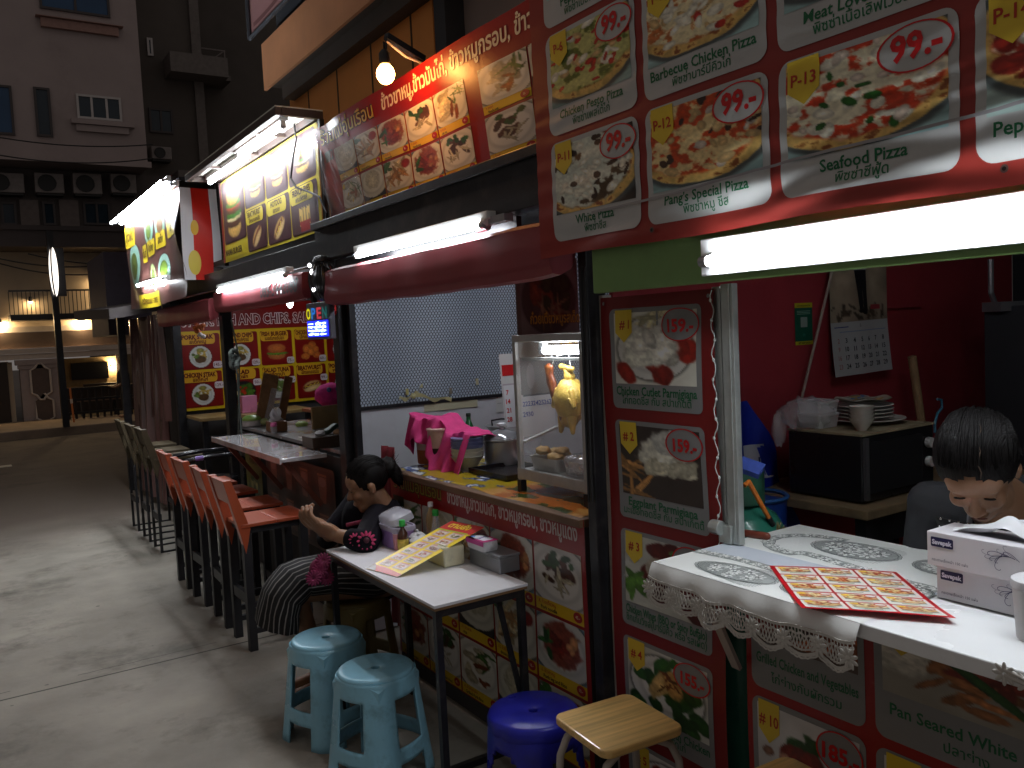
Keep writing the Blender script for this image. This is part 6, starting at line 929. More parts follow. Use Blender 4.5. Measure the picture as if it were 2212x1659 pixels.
p = PY(626, 652, 7.4); t = thing('hanging_bulb', 'small bright white bulb hanging inside the burger stall', 'bulb', p); b = B(); b.ell(p, (.03, .03, .055), n=12, k=10); b.build('bulb', emat('whiteled2', (.9, .95, 1), 14), t, smooth=60); b = B(); b.lathe([(.02, .05), (.025, .055), (.022, .1), (.008, .11)], p, 12); b.tube([p + Vector((0, 0, .1)), (p.x, p.y, 2.34)], .004, 6); b.build('socket', mat('black', (.01, .01, .012), .4), t)
# flower garland by the far awning, rope on the middle post
p = PX(428, 692, 1.80); t = thing('flower_garland', 'purple and orange artificial flower garland hanging from the far awning', 'garland', p); r_ = random.Random(4)
for nm, colr, z0, z1, n_ in (('purple_flowers', (.45, .07, .5), .02, .16, 16), ('orange_flowers', (.5, .13, .03), -.10, .03, 14), ('white_bud', (.7, .65, .62), -.14, -.10, 2)): b = B(); [b.ell(p + Vector((r_.uniform(-.03, .03), r_.uniform(-.07, .07), r_.uniform(z0, z1))), (.022, .022, .02), n=8, k=6, f=lambda d: 1 + .3 * math.sin(d.x * 9) * math.sin(d.y * 9)) for _ in range(n_)]; b.build(nm, mat(nm, colr, .6, var=.3), t, smooth=60)
c = PX(517, 775, XF - .03); b = B(); [b.tube([c + Vector((-.02 + .05 * math.cos(q) - .02, .075 * math.cos(q), .012 * k + .03 * math.sin(q) + .02 * math.sin(k))) for q in np.linspace(0, 6.28, 16, endpoint=False)], .011, 6, closed=True) for k in range(-2, 4)]; b.tube([c, c + Vector((-.05, -.1, -.03)), c + Vector((-.06, -.14, -.06))], .018, 7); b.tube([c + Vector((-.03, .04, .3)), c, c + Vector((-.03, .05, -.55)), c + Vector((-.02, .07, -.75))], .006, 6); b.tube([c + Vector((-.06, -.13, -.05)), c + Vector((-.06, -.14, -.72))], .006, 6); solo(b, 'knotted_rope', mat('greyrope', (.10, .12, .11), .9, var=.3, sc=30, bump=.5), 'grey rope knotted round the middle post of the burger stall', 'rope', smooth=60)
# bulb on its arm over the rice banner
pb_ = PX(833, 160, 1.60); tip = PX(834, 78, 1.60); base = PX(915, 128, 1.80); t = thing('hanging_bulb', 'glowing orange bulb hanging from a black arm over the rice banner', 'bulb', pb_)
b = B(); b.ell(pb_, (.038, .038, .042), n=16, k=12); b.build('bulb', emat('orangebulb', (1., .42, .10), 62), t, smooth=60); b = B(); b.lathe([(.016, .035), (.024, .04), (.024, .085), (.012, .1)], pb_, 14); b.build('socket', mat('black', (.01, .01, .012), .4), t, smooth=40)
b = B(); b.bar(base, tip, .026, .026); b.build('arm', blackm, t); b = B(); b.tube([base + Vector((0, 0, -.02)), base.lerp(tip, .5) + Vector((0, 0, -.035)), tip + Vector((0, 0, -.02))], .006, 6); b.build('cable', mat('greycable', (.35, .3, .26), .6), t, smooth=60)
b = B(); b.tube([tip, tip + Vector((.0, .006, -.05)), pb_ + Vector((0, 0, .13)), pb_ + Vector((.0, .0, .095))], .005, 6); b.build('cord', mat('black', (.01, .01, .012), .4), t, smooth=60)
# ================================================================== PIZZA STALL: counter and things behind it
ZD = 1.08
lam = mat('whitecounter', (.84, .86, .87), .28, var=.03, sc=3, wear=(.80, .81, .82), wsc=6)
t = thing('serving_counter', 'white laminate serving counter of the pizza stall on slanted grey struts', 'counter', (1.9, .9, 1.0)); b = B(); b.box(1.585, 2.20, -1.1, 1.742, ZD - .034, ZD); b.build('top', lam, t, bev=.003); b = B(); b.box(1.60, 2.19, -1.1, 1.738, ZD - .038, ZD - .0345); b.build('underside', mat('chipboard', (.2, .11, .05), .7), t)
s0 = PX(1512, 1292, 1.66); s1 = PX(1592, 1442, 1.845); s0.z = ZD - .04; b = B(); b.bar((1.655, s0.y, ZD - .039), s1, .012, .03, up=(0, 1, 0)); b.build('strut', mat('strutgrey', (.42, .38, .36), .5, metal=.2), t); b = B(); b.bar((1.655, .2, ZD - .039), (s1.x, .2, s1.z), .012, .03, up=(0, 1, 0)); b.build('strut', mat('strutgrey', (.42, .38, .36), .5, metal=.2), t)
# table cloth printed with lace, lace fringe hanging at the front
cx0, cx1, cy0, cy1 = 1.580, 2.203, 1.10, 1.748
def wavy(U, V): return ZD + .0016 + .0012 * fbm(U * 6, V * 6, 3)
tc = thing('tablecloth', 'white vinyl tablecloth with grey lace print and scalloped lace fringe', 'tablecloth', (1.9, 1.42, ZD))
p = Print(lambda U, V: np.stack([cx0 + U, cy1 - V, wavy(U, V)], 1), (0, 0, 1), .0004); WX = cx1 - cx0; WY = cy1 - cy0; CL = (.93, .94, .93); LN = (.40, .43, .42)
p.rect(0, 0, WX, WY, CL, 0, 24, 24)
def petals(p, u, v, r, n, layer, col=LN, fill=CL, ph=0.):
    for k in range(n):
        a = ph + 2 * math.pi * k / n; p.ell(u + r * .6 * math.cos(a), v + r * .6 * math.sin(a), r * .45, r * .2, fill, layer, 10, 0, a, 2); p.ell(u + r * .6 * math.cos(a), v + r * .6 * math.sin(a), r * .45, r * .2, col, layer, 12, .72, a, 2)
    p.ell(u, v, r * .2, r * .2, col, layer, 10, .6, 0, 2)
def laceband(p, pts, w, layer, sd=0):
    pts = np.asarray(pts, float); d = np.gradient(pts, axis=0); L_ = np.concatenate([[0], np.cumsum(np.linalg.norm(np.diff(pts, axis=0), axis=1))]); nn = np.stack([-d[:, 1], d[:, 0]], 1) / (np.linalg.norm(d, axis=1)[:, None] + 1e-9)
    at = lambda s, o: np.array([np.interp(s, L_, pts[:, 0] + nn[:, 0] * o), np.interp(s, L_, pts[:, 1] + nn[:, 1] * o)])
    ss = np.linspace(0, L_[-1], int(L_[-1] / .004)); tint = np.array([at(s, 0) for s in ss]); p.line(tint, w * 1.5, (.66, .69, .68), layer)
    for sg in (-1, 1): p.line(np.array([at(s, sg * w * (.72 + .12 * abs(math.sin(s * 70)))) for s in ss]), .0022, LN, layer + 1)
    p.line(np.array([at(s, w * .25 * math.sin(s * 60)) for s in ss]), .0018, LN, layer + 1); p.line(np.array([at(s, -w * .25 * math.sin(s * 60 + 1)) for s in ss]), .0018, LN, layer + 1)
    s = .02; r_ = random.Random(sd)
    while s < L_[-1] - .01: c = at(s, r_.uniform(-.3, .3) * w); petals(p, c[0], c[1], w * r_.uniform(.75, 1.0), 8, layer + 2, ph=r_.random()); s += w * 1.9
def lacefield(p, cu, cv, ru, rv, layer, rot=0):
    p.ell(cu, cv, ru, rv, (.70, .72, .715), layer, 40, 0, rot, 3); t = np.linspace(0, 2 * math.pi, 90); c, q = math.cos(rot), math.sin(rot)
    for k in (1.0, .93): x = ru * (k + .03 * np.abs(np.sin(t * 12))) * np.cos(t); y = rv * (k + .03 * np.abs(np.sin(t * 12))) * np.sin(t); p.line(np.stack([cu + x * c - y * q, cv + x * q + y * c], 1), .0022, LN, layer + 1)
    for i in range(-6, 7):
        for m_ in (-1, 1):
            x0 = ru * i / 7; h = rv * math.sqrt(max(0, 1 - (i / 7.) ** 2)) * .92; x = np.linspace(x0, x0 + m_ * h * .4, 8); y = np.linspace(-h, h, 8); p.line(np.stack([cu + x * c - y * q, cv + x * q + y * c], 1), .0013, LN, layer + 1)
    for i in range(7): a = i * .898 + .4; petals(p, cu + ru * .55 * math.cos(a) * c - rv * .55 * math.sin(a) * q, cv + ru * .55 * math.cos(a) * q + rv * .55 * math.sin(a) * c, min(ru, rv) * .40, 7, layer + 2)
    petals(p, cu, cv, min(ru, rv) * .4, 9, layer + 2)
vv = np.linspace(.0, WY, 60); p.rect(.18, 0, .30, WY, (.79, .82, .86), 1)
laceband(p, np.stack([.165 + .018 * np.sin(vv * 9), vv], 1), .020, 2, 1); a_ = np.linspace(math.pi, 2.05 * math.pi, 24); laceband(p, np.concatenate([np.stack([.34 + .0 * vv[::-1][:40] + .02 * np.sin(vv[::-1][:40] * 8), vv[::-1][:40]], 1), np.stack([.44 + .11 * np.cos(a_[::1]), .20 + .14 * np.sin(a_)], 1)]), .022, 2, 2)
lacefield(p, .085, .22, .055, .13, 2); lacefield(p, .09, .48, .05, .11, 2); lacefield(p, .48, .30, .075, .13, 2); lacefield(p, .50, .56, .07, .09, 2); lacefield(p, .26, .60, .05, .05, 2)
p.build('cloth', printmat('clothvinyl', .38, .05, 60), tc)
# folded front hem + pierced lace fringe
yE = cy1 + .002
def hem(u, v): y = yE - u * (yE - cy0); return (cx0 - .002 - .014 * math.sin(v * 1.57) + .004 * math.sin(u * 31) * v, y, ZD + .0015 - .034 * v - .014 * v * math.sin(u * math.pi) ** .7 * (1 - .0) - .004 * math.sin(u * 22) * v)
b = B(); b.grid(hem, 50, 6); b.build('hem', mat('clothplain', (.80, .81, .79), .4, var=.03, bump=.04, bsc=30), tc, smooth=70)
lacem = mat('lace', (.55, .53, .49), .5, var=.06); b = B(); nP = 7; yy = lambda u: yE - u * (yE - cy0)
def fr(u, d): x, y, z = hem(min(max(u, 0), 1), 1.0); return (x - .003 - .004 * math.sin(u * 40) - .1 * d, y, z - d)
def strip(pts, w, off=.0):
    for (u0, d0), (u1, d1) in zip(pts[:-1], pts[1:]): b.bar(Vector(fr(u0, d0)) + Vector((-off, 0, 0)), Vector(fr(u1, d1)) + Vector((-off, 0, 0)), w, .0016, up=(1, 0, 0))
sc = lambda u: .052 + .016 * abs(math.sin(u * nP * math.pi)) - .006
us_ = np.linspace(0, 1, 113); strip([(u, .002) for u in us_], .007); strip([(u, .016 + .003 * math.sin(u * 150)) for u in us_], .005); strip([(u, sc(u)) for u in us_], .008); strip([(u, sc(u) - .012) for u in us_], .004, .0005); strip([(u, sc(u) + .005 + .003 * abs(math.sin(u * nP * 6 * math.pi))) for u in us_], .004, .0008)
for k in range(64):
    u = (k + .5) / 64; strip([(u - .010, .016), (u + .010, sc(u + .01) - .01)], .0026, .001); strip([(u + .010, .016), (u - .010, sc(u - .01) - .01)], .0026, .0015); strip([(u, .0), (u + .004, .016)], .0022)
b.build('lace_fringe', lacem, tc)
for k in range(nP + 1):
    b = B(); u = min(.985, max(.012, k / nP)); c = Vector(fr(u, .034 if k % 2 else .030)) - Vector((.004, 0, 0))
    for j in range(9): a = 2 * math.pi * j / 9; dv = Vector((0, math.cos(a), math.sin(a))); b.ell(c + dv * .0155, (.0014, .011, .005), M=Matrix.Rotation(a, 3, 'X'), n=8, k=6)
    b.ell(c, (.003, .006, .006), n=8, k=6); b.build('lace_flower', lacem, tc, smooth=60)
# second doily hanging off the counter at the right edge
t = thing('doily', 'small white lace doily lying over the counter edge at the right', 'doily', (1.62, .70, ZD)); p = Print(lambda U, V: np.stack([1.583 + U, .80 - V, ZD + .0015 + 0 * U], 1), (0, 0, 1), .0004); p.ell(.07, .14, .075, .135, CL, 0); lacefield(p, .07, .14, .07, .13, 1); p.build('cloth', printmat('clothvinyl', .38), t)
b = B()
for k in range(7):
    c = Vector((1.576, .80 - .04 * k, ZD - .012 - .012 * math.sin(k * .5)))
    for j in range(8): a = 2 * math.pi * j / 8; b.ell(c + Vector((0, math.cos(a), math.sin(a))) * .013, (.0014, .010, .0045), M=Matrix.Rotation(a, 3, 'X'), n=8, k=6)
b.tube([(1.577, .80 - .012 * k, ZD - .004 - .012 * math.sin(k * .16)) for k in range(22)], .004, 6); b.tube([(1.577, .80 - .012 * k, ZD - .014 - .012 * math.sin(k * .16)) for k in range(22)], .004, 6); b.build('lace_edge', lacem, t, smooth=60)
# laminated pizza menu
L0 = PZ(1662, 1226, ZD); Tr = PZ(1936, 1241, ZD); Bl = PZ(1733, 1326, ZD); ux = (Tr - L0); vx = (Bl - L0); wM, hM = ux.length, vx.length; ux.normalize(); vx.normalize(); zz = Vector((0, 0, .0055))
p = Print(lambda U, V: np.array(L0 + zz)[None] + U[:, None] * np.array(ux)[None] + V[:, None] * np.array(vx)[None] + np.stack([0 * U, 0 * U, .012 * np.clip((V - .2) / .2, 0, 1) ** 2 + .003 * np.sin(U * 9)], 1), (0, 0, 1), .0005); p.rect(0, 0, wM, hM, (.78, .10, .14), 0, 8, 8)
for j in range(5):
    for i in range(3):
        cw_ = (wM - .016) / 3; ch_ = (hM - .016) / 5; u = .008 + i * cw_; v = .008 + j * ch_; p.rrect(u + .003, v + .003, u + cw_ - .003, v + ch_ - .003, .005, (.9, .9, .88), 1, 5); p.photo(u + .012, v + ch_ * .70, u + cw_ - .012, v + .008, P_pizza(100 + j * 3 + i, (.93, .86, .62), (.76, .32, .12), .45, T('tom', 'chk', 'white', 'dk') if (i + j) % 2 else T('green', 'pep')), 22, 14, 2)
        p.rect(u + .010, v + .010, u + .028, v + .022, (.96, .80, .1), 3); p.ell(u + cw_ - .024, v + .017, .013, .008, (.9, .9, .88), 3, 12); p.ell(u + cw_ - .024, v + .017, .014, .009, (.8, .1, .12), 4, 12, .8, 0, 2); p.rect(u + .03, v + ch_ * .80, u + cw_ - .03, v + ch_ * .85, (.4, .55, .42), 3)
psolo(p, 'laminated_menu', printmat('laminate', .30, .02), 'red bordered laminated pizza menu lying on the lace tablecloth', 'menu')
# tissue boxes
cardm = printmat('cardbox', .45, .03)
def tbox(lab, x0, y0, z0, tuft):
    w, l, h = .115, .235, .078; t = thing('tissue_box', lab, 'tissue box', (x0 + w / 2, y0 - l / 2, z0), 'white tissue boxes'); b = B(); b.box(x0, x0 + w, y0 - l, y0, z0, z0 + h); b.build('box', mat('whitecard', (.62, .60, .63), .5, var=.03), t, bev=.002)
    p = Print(lambda U, V: np.stack([x0 - .0012 + 0 * U, y0 - U, z0 + V], 1), (-1, 0, 0), .0005); p.rrect(.010, .045, .062, .067, .003, (.10, .10, .28), 0, 6); p.text('Savepak', .036, .051, .0105, (.85, .85, .92), 1, bold=.04, fit=.046); p.text('กระดาษเช็ดหน้า 150 แผ่น', .012, .012, .006, (.35, .35, .4), 0, 'l', fit=.12)
    for k in range(9):
        tt = np.linspace(0, 1, 40); hd = math.pi - .9 + .24 * k + (-1) ** k * (.3 * tt + 3.6 * tt ** 4); st_ = (.05 + .012 * (k % 3)) / 40 * (1.5 - tt); pu = .205 - .004 * k + np.cumsum(np.cos(hd) * st_); pv = .045 + .002 * k + np.cumsum(np.sin(hd) * st_ * .7); p.line(np.stack([pu, np.clip(pv, .004, .074)], 1), .0012 - .0005 * (k % 2), (.30, .28, .40), 0)
    p.build('print', cardm, t)
    if tuft: b = B(); c = Vector((x0 + w * .5, y0 - l * .55, z0 + h + .001)); b.grid(lambda u, v: c + Vector(((v - .5) * .06, .085 - u * .20, .045 * math.sin(u * 3.1) * (.35 + .65 * math.exp(-((u - .62) / .2) ** 2)) * (1 - .5 * abs(v - .5)) + .008 * math.sin(v * 9 + u * 7))), 24, 10); b.build('tissue', mat('tissue', (.72, .72, .75), .9, var=.03), t, smooth=60); b = B(); b.ell((x0 + w * .5, y0 - l * .55, z0 + h), (.02, .07, .0015), n=20, k=6); b.build('slot', mat('slotgrey', (.25, .25, .28), .6), t)
q0 = PX(2030, 1292, 1.85); tbox('lower white tissue box resting on the counter beneath its twin', 1.852, PZ(2030, 1290, ZD).y, ZD + .003, False); tbox('upper white tissue box with a tissue sticking out, stacked on its twin', 1.832, PX(2003, 1215, 1.832).y, ZD + .0825, True)
p = PZ(2212, 1385, ZD) + Vector((.03, -.015, 0)); t = thing('plastic_cup', 'clear plastic cup with a white lid at the right edge of the counter', 'cup', p); b = B(); b.lathe([(.036, 0), (.04, .002), (.047, .105), (.045, .105), (.036, .004)], p, 24); b.build('cup', mat('cuppl', (.66, .64, .64), .3, var=.05, alpha=.75), t, smooth=40); b = B(); b.lathe([(.049, .106), (.05, .11), (.049, .122), (.044, .125), (.01, .127)], p, 24); b.build('lid', whpl, t, smooth=40); b = B(); b.lathe([(.034, .003), (.041, .05), (.01, .052)], p, 20); b.build('contents', mat('greyc', (.3, .28, .27), .7), t)
c = PZ(1618, 1163, ZD) ; b = B(); b.cap(c + Vector((-.0, .03, .012)), c + Vector((.02, -.05, .012)), .012, .012, 12); solo(b, 'sausage', mat('redbrown', (.15, .035, .02), .35, var=.2), 'small reddish brown sausage shaped handle by the foot of the post', 'handle', smooth=60)
# toaster oven on the bench with crockery on top
ox0, ox1, oy0, oy1, oz0, oz1 = 2.535, 2.96, 1.745, 2.05, 1.098, 1.325; ovb = mat('ovenblack', (.012, .012, .014), .3, var=.15); t = thing('toaster_oven', 'black toaster oven with two silver knobs on the work bench', 'oven', ((ox0 + ox1) / 2, (oy0 + oy1) / 2, oz0 - .005)); b = B(); b.box(ox0, ox1, oy0, oy1, oz0, oz1); b.build('body', ovb, t, bev=.006); b = B(); b.box(ox0 - .002, ox1 + .002, oy0 - .003, oy1, oz1 + .0005, oz1 + .008); b.build('top_board', mat('ovtop', (.30, .25, .16), .6, var=.3), t)
b = B(); b.box(ox0 + .02, ox1 - .09, oy0 - .012, oy0 - .002, oz0 + .03, oz1 - .02); b.build('door', mat('ovglass', (.02, .02, .022), .08, var=.05), t); b = B(); b.box(ox0 + .0, ox0 + .018, oy0 - .014, oy0 - .002, oz0 + .01, oz1 - .005); b.build('corner_trim', mat('trimgrey', (.12, .12, .13), .4, metal=.5), t)
for z in (oz1 - .06, oz1 - .13): b = B(); b.lathe([(.018, -.0), (.02, .004), (.018, .02), (.003, .021)], (ox1 - .045, oy0 - .002, z), 18, Matrix.Rotation(math.radians(90), 3, 'X')); b.build('knob', mat('knobsilver', (.62, .62, .62), .3, metal=.1), t, smooth=40)
b = B(); [b.ell((x, y, oz0 - .003), (.012, .012, .003), n=8, k=4) for x in (ox0 + .03, ox1 - .03) for y in (oy0 + .03, oy1 - .03)]; b.build('feet', ovb, t)
porc = mat('porcelain', (.52, .50, .46), .22, var=.06); zo = oz1 + .009
t = thing('plate_stack', 'stack of plates on the oven, patterned plate on top', 'plates', (2.74, 1.93, zo)); pc_ = Vector((2.80, 1.92, zo))
for k in range(5): r = .135 if k == 0 else .105; b = B(); z = .003 + k * .013; b.lathe([(r * .5, z), (r * .6, z + .001), (r, z + .014), (r, z + .017), (r * .62, z + .006), (.01, z + .005)], pc_ + Vector((0 if k else .02, 0, 0)), 30); b.build('plate', porc, t, smooth=40)
p = Print(lambda U, V: np.stack([pc_.x + U, pc_.y + V, pc_.z + .078 + .25 * np.hypot(U, V) ** 1.2 + .01 * np.sin(U * 40) * np.sin(V * 36)], 1), (0, 0, 1), .001); p.ell(0, 0, .10, .10, (.62, .60, .56), 0, 40, 0, 0, 8)
for k in range(22): p.ell(random.uniform(-.07, .07), random.uniform(-.07, .07), .02, .008, random.choice([(.62, .52, .3), (.25, .4, .6), (.6, .25, .25), (.85, .85, .85)]), 1 + k % 3, 10, 0, random.uniform(0, 3))
p.build('patterned_plate', printmat('clothvinyl', .38), t)
t = thing('bowl_stack', 'nested white rice bowls in front of the plates on the oven', 'bowls', (2.64, 1.82, zo))
for k in range(4): b = B(); z = k * .014; b.lathe([(.017, z + .001), (.02, z + .008), (.036, z + .03), (.043, z + .045), (.041, z + .045), (.034, z + .03), (.01, z + .012)], (2.615, 1.80, zo), 26); b.build('bowl', porc, t, smooth=40)
t = thing('bagged_containers', 'clear plastic bag of square food containers on the oven corner', 'bag', (2.58, 2.0, zo)); b = B(); rbox(b, (2.625, 1.985, zo), .06, .05, [(.9, 0), (1, .04), (1.04, .042), (1.04, .05), (.95, .052)], e=8); rbox(b, (2.625, 1.985, zo + .0525), .06, .05, [(.9, 0), (1, .035), (1.04, .037), (1.04, .045), (.5, .047)], e=8); b.build('containers', mat('frosted', (.55, .55, .56), .3, var=.05, alpha=.8), t, smooth=40)
b = B(); b.ell((2.585, 2.0, zo + .05), (.11, .08, .06), n=30, k=20, f=lambda d: 1 + .14 * math.sin(d.x * 9 + d.z * 7) * math.sin(d.y * 11 + 2) + .05 * math.sin(d.x * 23)); b.ell((2.50, 2.06, zo - .0), (.03, .025, .06), n=14, k=10, f=lambda d: lumpy(d, .2)); b.build('bag', clear, t, smooth=80)
# things on the red wall
a = PY(1716, 655, YR - .003); c = PY(1756, 743, YR - .003); p = Print(lambda U, V: np.stack([a.x + U, YR - .003 + 0 * U, c.z + V], 1), (0, -1, 0), .0008); w, h = c.x - a.x, a.z - c.z; p.rect(0, 0, w, h, (.02, .34, .26), 0); p.rect(0, h * .885, w, h, (.72, .70, .12), 1); p.rect(0, 0, w, h * .085, (.72, .70, .12), 1); p.text('GET ANY DATA', w / 2, h * .02, h * .045, (.1, .2, .1), 2, fit=w * .85, bold=.03); p.text('บริการคุณสแกนจ่าย', w / 2, h * .915, h * .045, (.1, .2, .1), 2, fit=w * .85)
for k in range(3): p.rect(w * .12, h * (.80 - .035 * k), w * .88, h * (.81 - .035 * k), (.6, .75, .7), 1)
p.rect(w * .32, h * .42, w * .70, h * .66, (.55, .62, .6), 1); p.text('m', w / 2, h * .2, h * .1, (.2, .5, .42), 1)
psolo(p, 'payment_sticker', printmat('paper', .6), 'green and yellow payment sticker on the red wall', 'sticker')
yk_ = YR - .03; a = PY(1790, 560, yk_); c = PY(1917, 800, yk_); w, h = c.x - a.x, a.z - c.z + .09
def calw(U, V): return np.stack([a.x + U - .035 * np.clip((.42 * h - V) / (.42 * h), 0, 1) ** 1.3, yk_ - .045 * np.clip((.42 * h - V) / (.42 * h), 0, 1) ** 1.3 + .003 * np.sin(U * 25), c.z + V + .02 * U], 1)
p = Print(calw, (0, -1, 0), .001); p.rect(0, .39 * h, w, h, (.52, .48, .42), 0, 10, 10); p.rect(0, .39 * h, w, .54 * h, (.55, .45, .34), 1, 10, 4); p.photo(0, .385 * h, w, h, P_dish(140, (.56, .51, .44), None, [('s', (.3, .25, .2), 24, 0, .82, 1, .97, .06, .02), ('s', (.62, .62, .6), 6, .1, 0, 1, .1, .1, .06)], bgv=.3), 40, 40, 2)
p.rows(np.array([.46, .6, .78]) * h, np.array([.50, .46, .40]) * w, np.array([.57, .55, .56]) * w, (.06, .06, .08), 3, 3); p.rows(np.array([.455, .6, .78]) * h, np.array([.58, .555, .5]) * w, np.array([.65, .63, .62]) * w, (.07, .07, .09), 3, 3); p.ell(.53 * w, .455 * h, .05 * w, .012 * h, (.03, .03, .03), 4); p.ell(.6 * w, .445 * h, .045 * w, .014 * h, (.03, .03, .03), 4); p.rows(np.array([.76, .86, .97]) * h, np.array([.39, .38, .40]) * w, np.array([.63, .64, .62]) * w, (.66, .66, .68), 4, 3)
p.rect(0, 0, w, .39 * h, (.66, .67, .68), 1, 10, 8); p.rect(w * .06, h * .345, w * .3, h * .352, (.2, .22, .5), 2); p.rect(w * .15, h * .31, w * .95, h * .317, (.5, .55, .66), 2); p.text('6', w * .5, h * .34, h * .03, (.5, .5, .5), 2)
for j in range(4):
    for i in range(7):
        d = 2 + i + 7 * j; p.text(str(d), w * (.12 + .13 * i), h * (.235 - .062 * j), h * .034, (.12, .12, .14) if i else (.6, .4, .4), 2, bold=.02)
psolo(p, 'wall_calendar', printmat('paper', .6), 'photo calendar with curling date sheet on the red wall', 'calendar')
a = PY(1800, 575, YR - .05); c = PY(1727, 880, YR - .05); b = B(); b.tube([a + Vector((.02, .02, .06)), a, c, c + Vector((-.12, -.05, -.35))], .006, 7); solo(b, 'cable', mat('greycable', (.35, .3, .26), .6), 'grey cable slanting down the red wall left of the calendar', 'cable')
a = PY(1970, 770, 2.12); c = PY(1990, 912, 2.12); b = B(); b.tube([a, c, c + (c - a) * .9], .018, 10); solo(b, 'wooden_pole', mat('polewood', (.30, .19, .10), .6, var=.2), 'wooden pole leaning against the red wall right of the calendar', 'pole')
# gas cylinder, duster, blue banner cloth behind the post
g = Vector((2.13, 1.93, 0)); t = thing('gas_cylinder', 'teal green gas cylinder standing behind the counter by the post', 'gas cylinder', g); teal = mat('teal', (.03, .20, .14), .3, var=.1, coat=.3); b = B(); b.lathe([(.15, 0), (.15, .03), (.17, .05), (.17, .95), (.16, 1.03), (.12, 1.10), (.06, 1.14), (.03, 1.15)], g, 30); b.build('body', teal, t, smooth=60); b = B(); b.lathe([(.085, 1.14), (.085, 1.26), (.08, 1.26), (.08, 1.14)], g, 24); b.build('collar', mat('tealdk', (.02, .09, .055), .4), t, smooth=40); b = B(); b.lathe([(.02, 1.14), (.02, 1.22), (.01, 1.24)], g, 12); b.build('valve', mat('brass', (.5, .35, .1), .35, metal=.8), t)
a = PY(1617, 1040, 1.80); c = PY(1660, 1118, 1.80); d = PY(1678, 1150, 1.80); t = thing('duster', 'orange handled brush with a fluffy tan head hanging by the gas cylinder', 'brush', c); b = B(); b.tube([a + Vector((-.02, 0, -.01)), a, a.lerp(c, .3), c], .008, 8); b.build('handle', plastic('orangepl', (.72, .20, .03)), t, smooth=60); b = B(); b.tube([c, c.lerp(d, .5)], .010, 8); b.build('ferrule', blackm, t); b = B(); r_ = random.Random(2)
for k in range(90): v = Vector((r_.gauss(0, 1), r_.gauss(0, 1), r_.gauss(0, 1))).normalized(); b.bar(d, d + v * r_.uniform(.025, .04), .006, .003, w2=.001, h2=.001)
b.build('bristles', mat('fluff', (.40, .27, .12), .95, var=.3), t)
a = PY(1606, 868, 2.2); p = Print(lambda U, V: np.stack([a.x - .02 + U * (1 - .0 * V) + .015 * np.sin(V * 9), 2.2 + .02 * np.sin(U * 28 + V * 4), a.z - V], 1), (0, -1, 0), .0012); wv = np.linspace(0, .62, 16); wl = .03 + .30 * wv / .62 + .0; p.rows(wv, 0 * wv, wl * 1.05 + .03, (.08, .17, .62), 0, 14); p.rows([.17, .30], [.015, .03], [.10, .155], (.72, .74, .78), 1, 6); p.text('บุญชัย', .085, .25, -.04, (.12, .14, .35), 2, fit=.10); p.text('ผ่าน เน็ตไว', .09, .345, -.025, (.75, .78, .85), 1, fit=.14); p.text('ไม่อั้น ทั่วไทย', .11, .40, -.025, (.75, .78, .85), 1, fit=.16)
psolo(p, 'blue_banner', printmat('bluecloth', .5, .2, 10), 'blue printed cloth banner hanging behind the grey post', 'banner')
t = thing('blue_bin', 'blue plastic bin half hidden behind the gas cylinder', 'bin', (2.36, 2.09, 0)); b = B(); b.lathe([(.09, 0), (.12, 1.1), (.125, 1.1), (.115, 1.09)], (2.38, 2.09, 0), 26); b.build('body', plastic('bluebin', (.01, .05, .30)), t, smooth=40); b = B(); b.tube([(2.38 + .122 * math.cos(k * .3), 2.09 + .122 * math.sin(k * .3), 1.1) for k in range(21)], .008, 6, closed=True); b.build('rim', plastic('bluerim', (.03, .14, .42)), t)
a = PX(1608, 1010, 1.95); b = B(); b.box(1.93, 1.985, a.y - .05, a.y + .02, a.z - .006, a.z + .012); o = solo(b, 'notebook', mat('notebook', (.03, .06, .28), .5, var=.3, sc=30), 'small blue and white notebook tucked beside the grey post', 'notebook'); o.rotation_euler = (math.radians(20), math.radians(-25), .3)
t = thing('cooking_bench', 'dark cluttered bench with bowls at the back of the pizza stall', 'bench', (3.9, 1.9, 0)); b = B(); b.box(3.52, 4.6, 1.5, 2.27, .92, .96); b.build('bench_top', mat('benchtop', (.22, .16, .09), .6), t); b = B(); b.box(3.56, 4.55, 1.6, 1.65, 0, .92); b.build('front', dkin, t)
p = PY(2030, 930, 1.9); p = Vector((3.6, 1.85, .961)); t = thing('steel_bowl', 'dull steel bowl on the dark bench right of the oven', 'bowl', p); b = B(); b.lathe([(.06, 0), (.12, .03), (.17, .09), (.19, .095), (.16, .088), (.1, .03)], p, 26); b.build('bowl', alum, t, smooth=40)
a = PY(2025, 893, 2.0); b = B(); b.tube([a + Vector((0, 0, .06)), a + Vector((.03, 0, .055)), a + Vector((.035, 0, .02)), a + Vector((0, 0, -.0)), a + Vector((-.02, 0, -.04)), a + Vector((-.02, 0, -.08))], .006, 7); solo(b, 'blue_hook', plastic('cyanpl', (.05, .22, .35)), 'light blue plastic hook hanging above the dark bench', 'hook', smooth=60)
b = B(); x_ = PY(2152, 800, 1.9).x; b.box(x_, x_ + .5, 1.75, 1.95, .965, 1.74); solo(b, 'dark_cabinet', mat('bluedark', (.02, .022, .028), .5), 'dark upright cabinet at the far right of the red wall', 'cabinet', bev=.005)
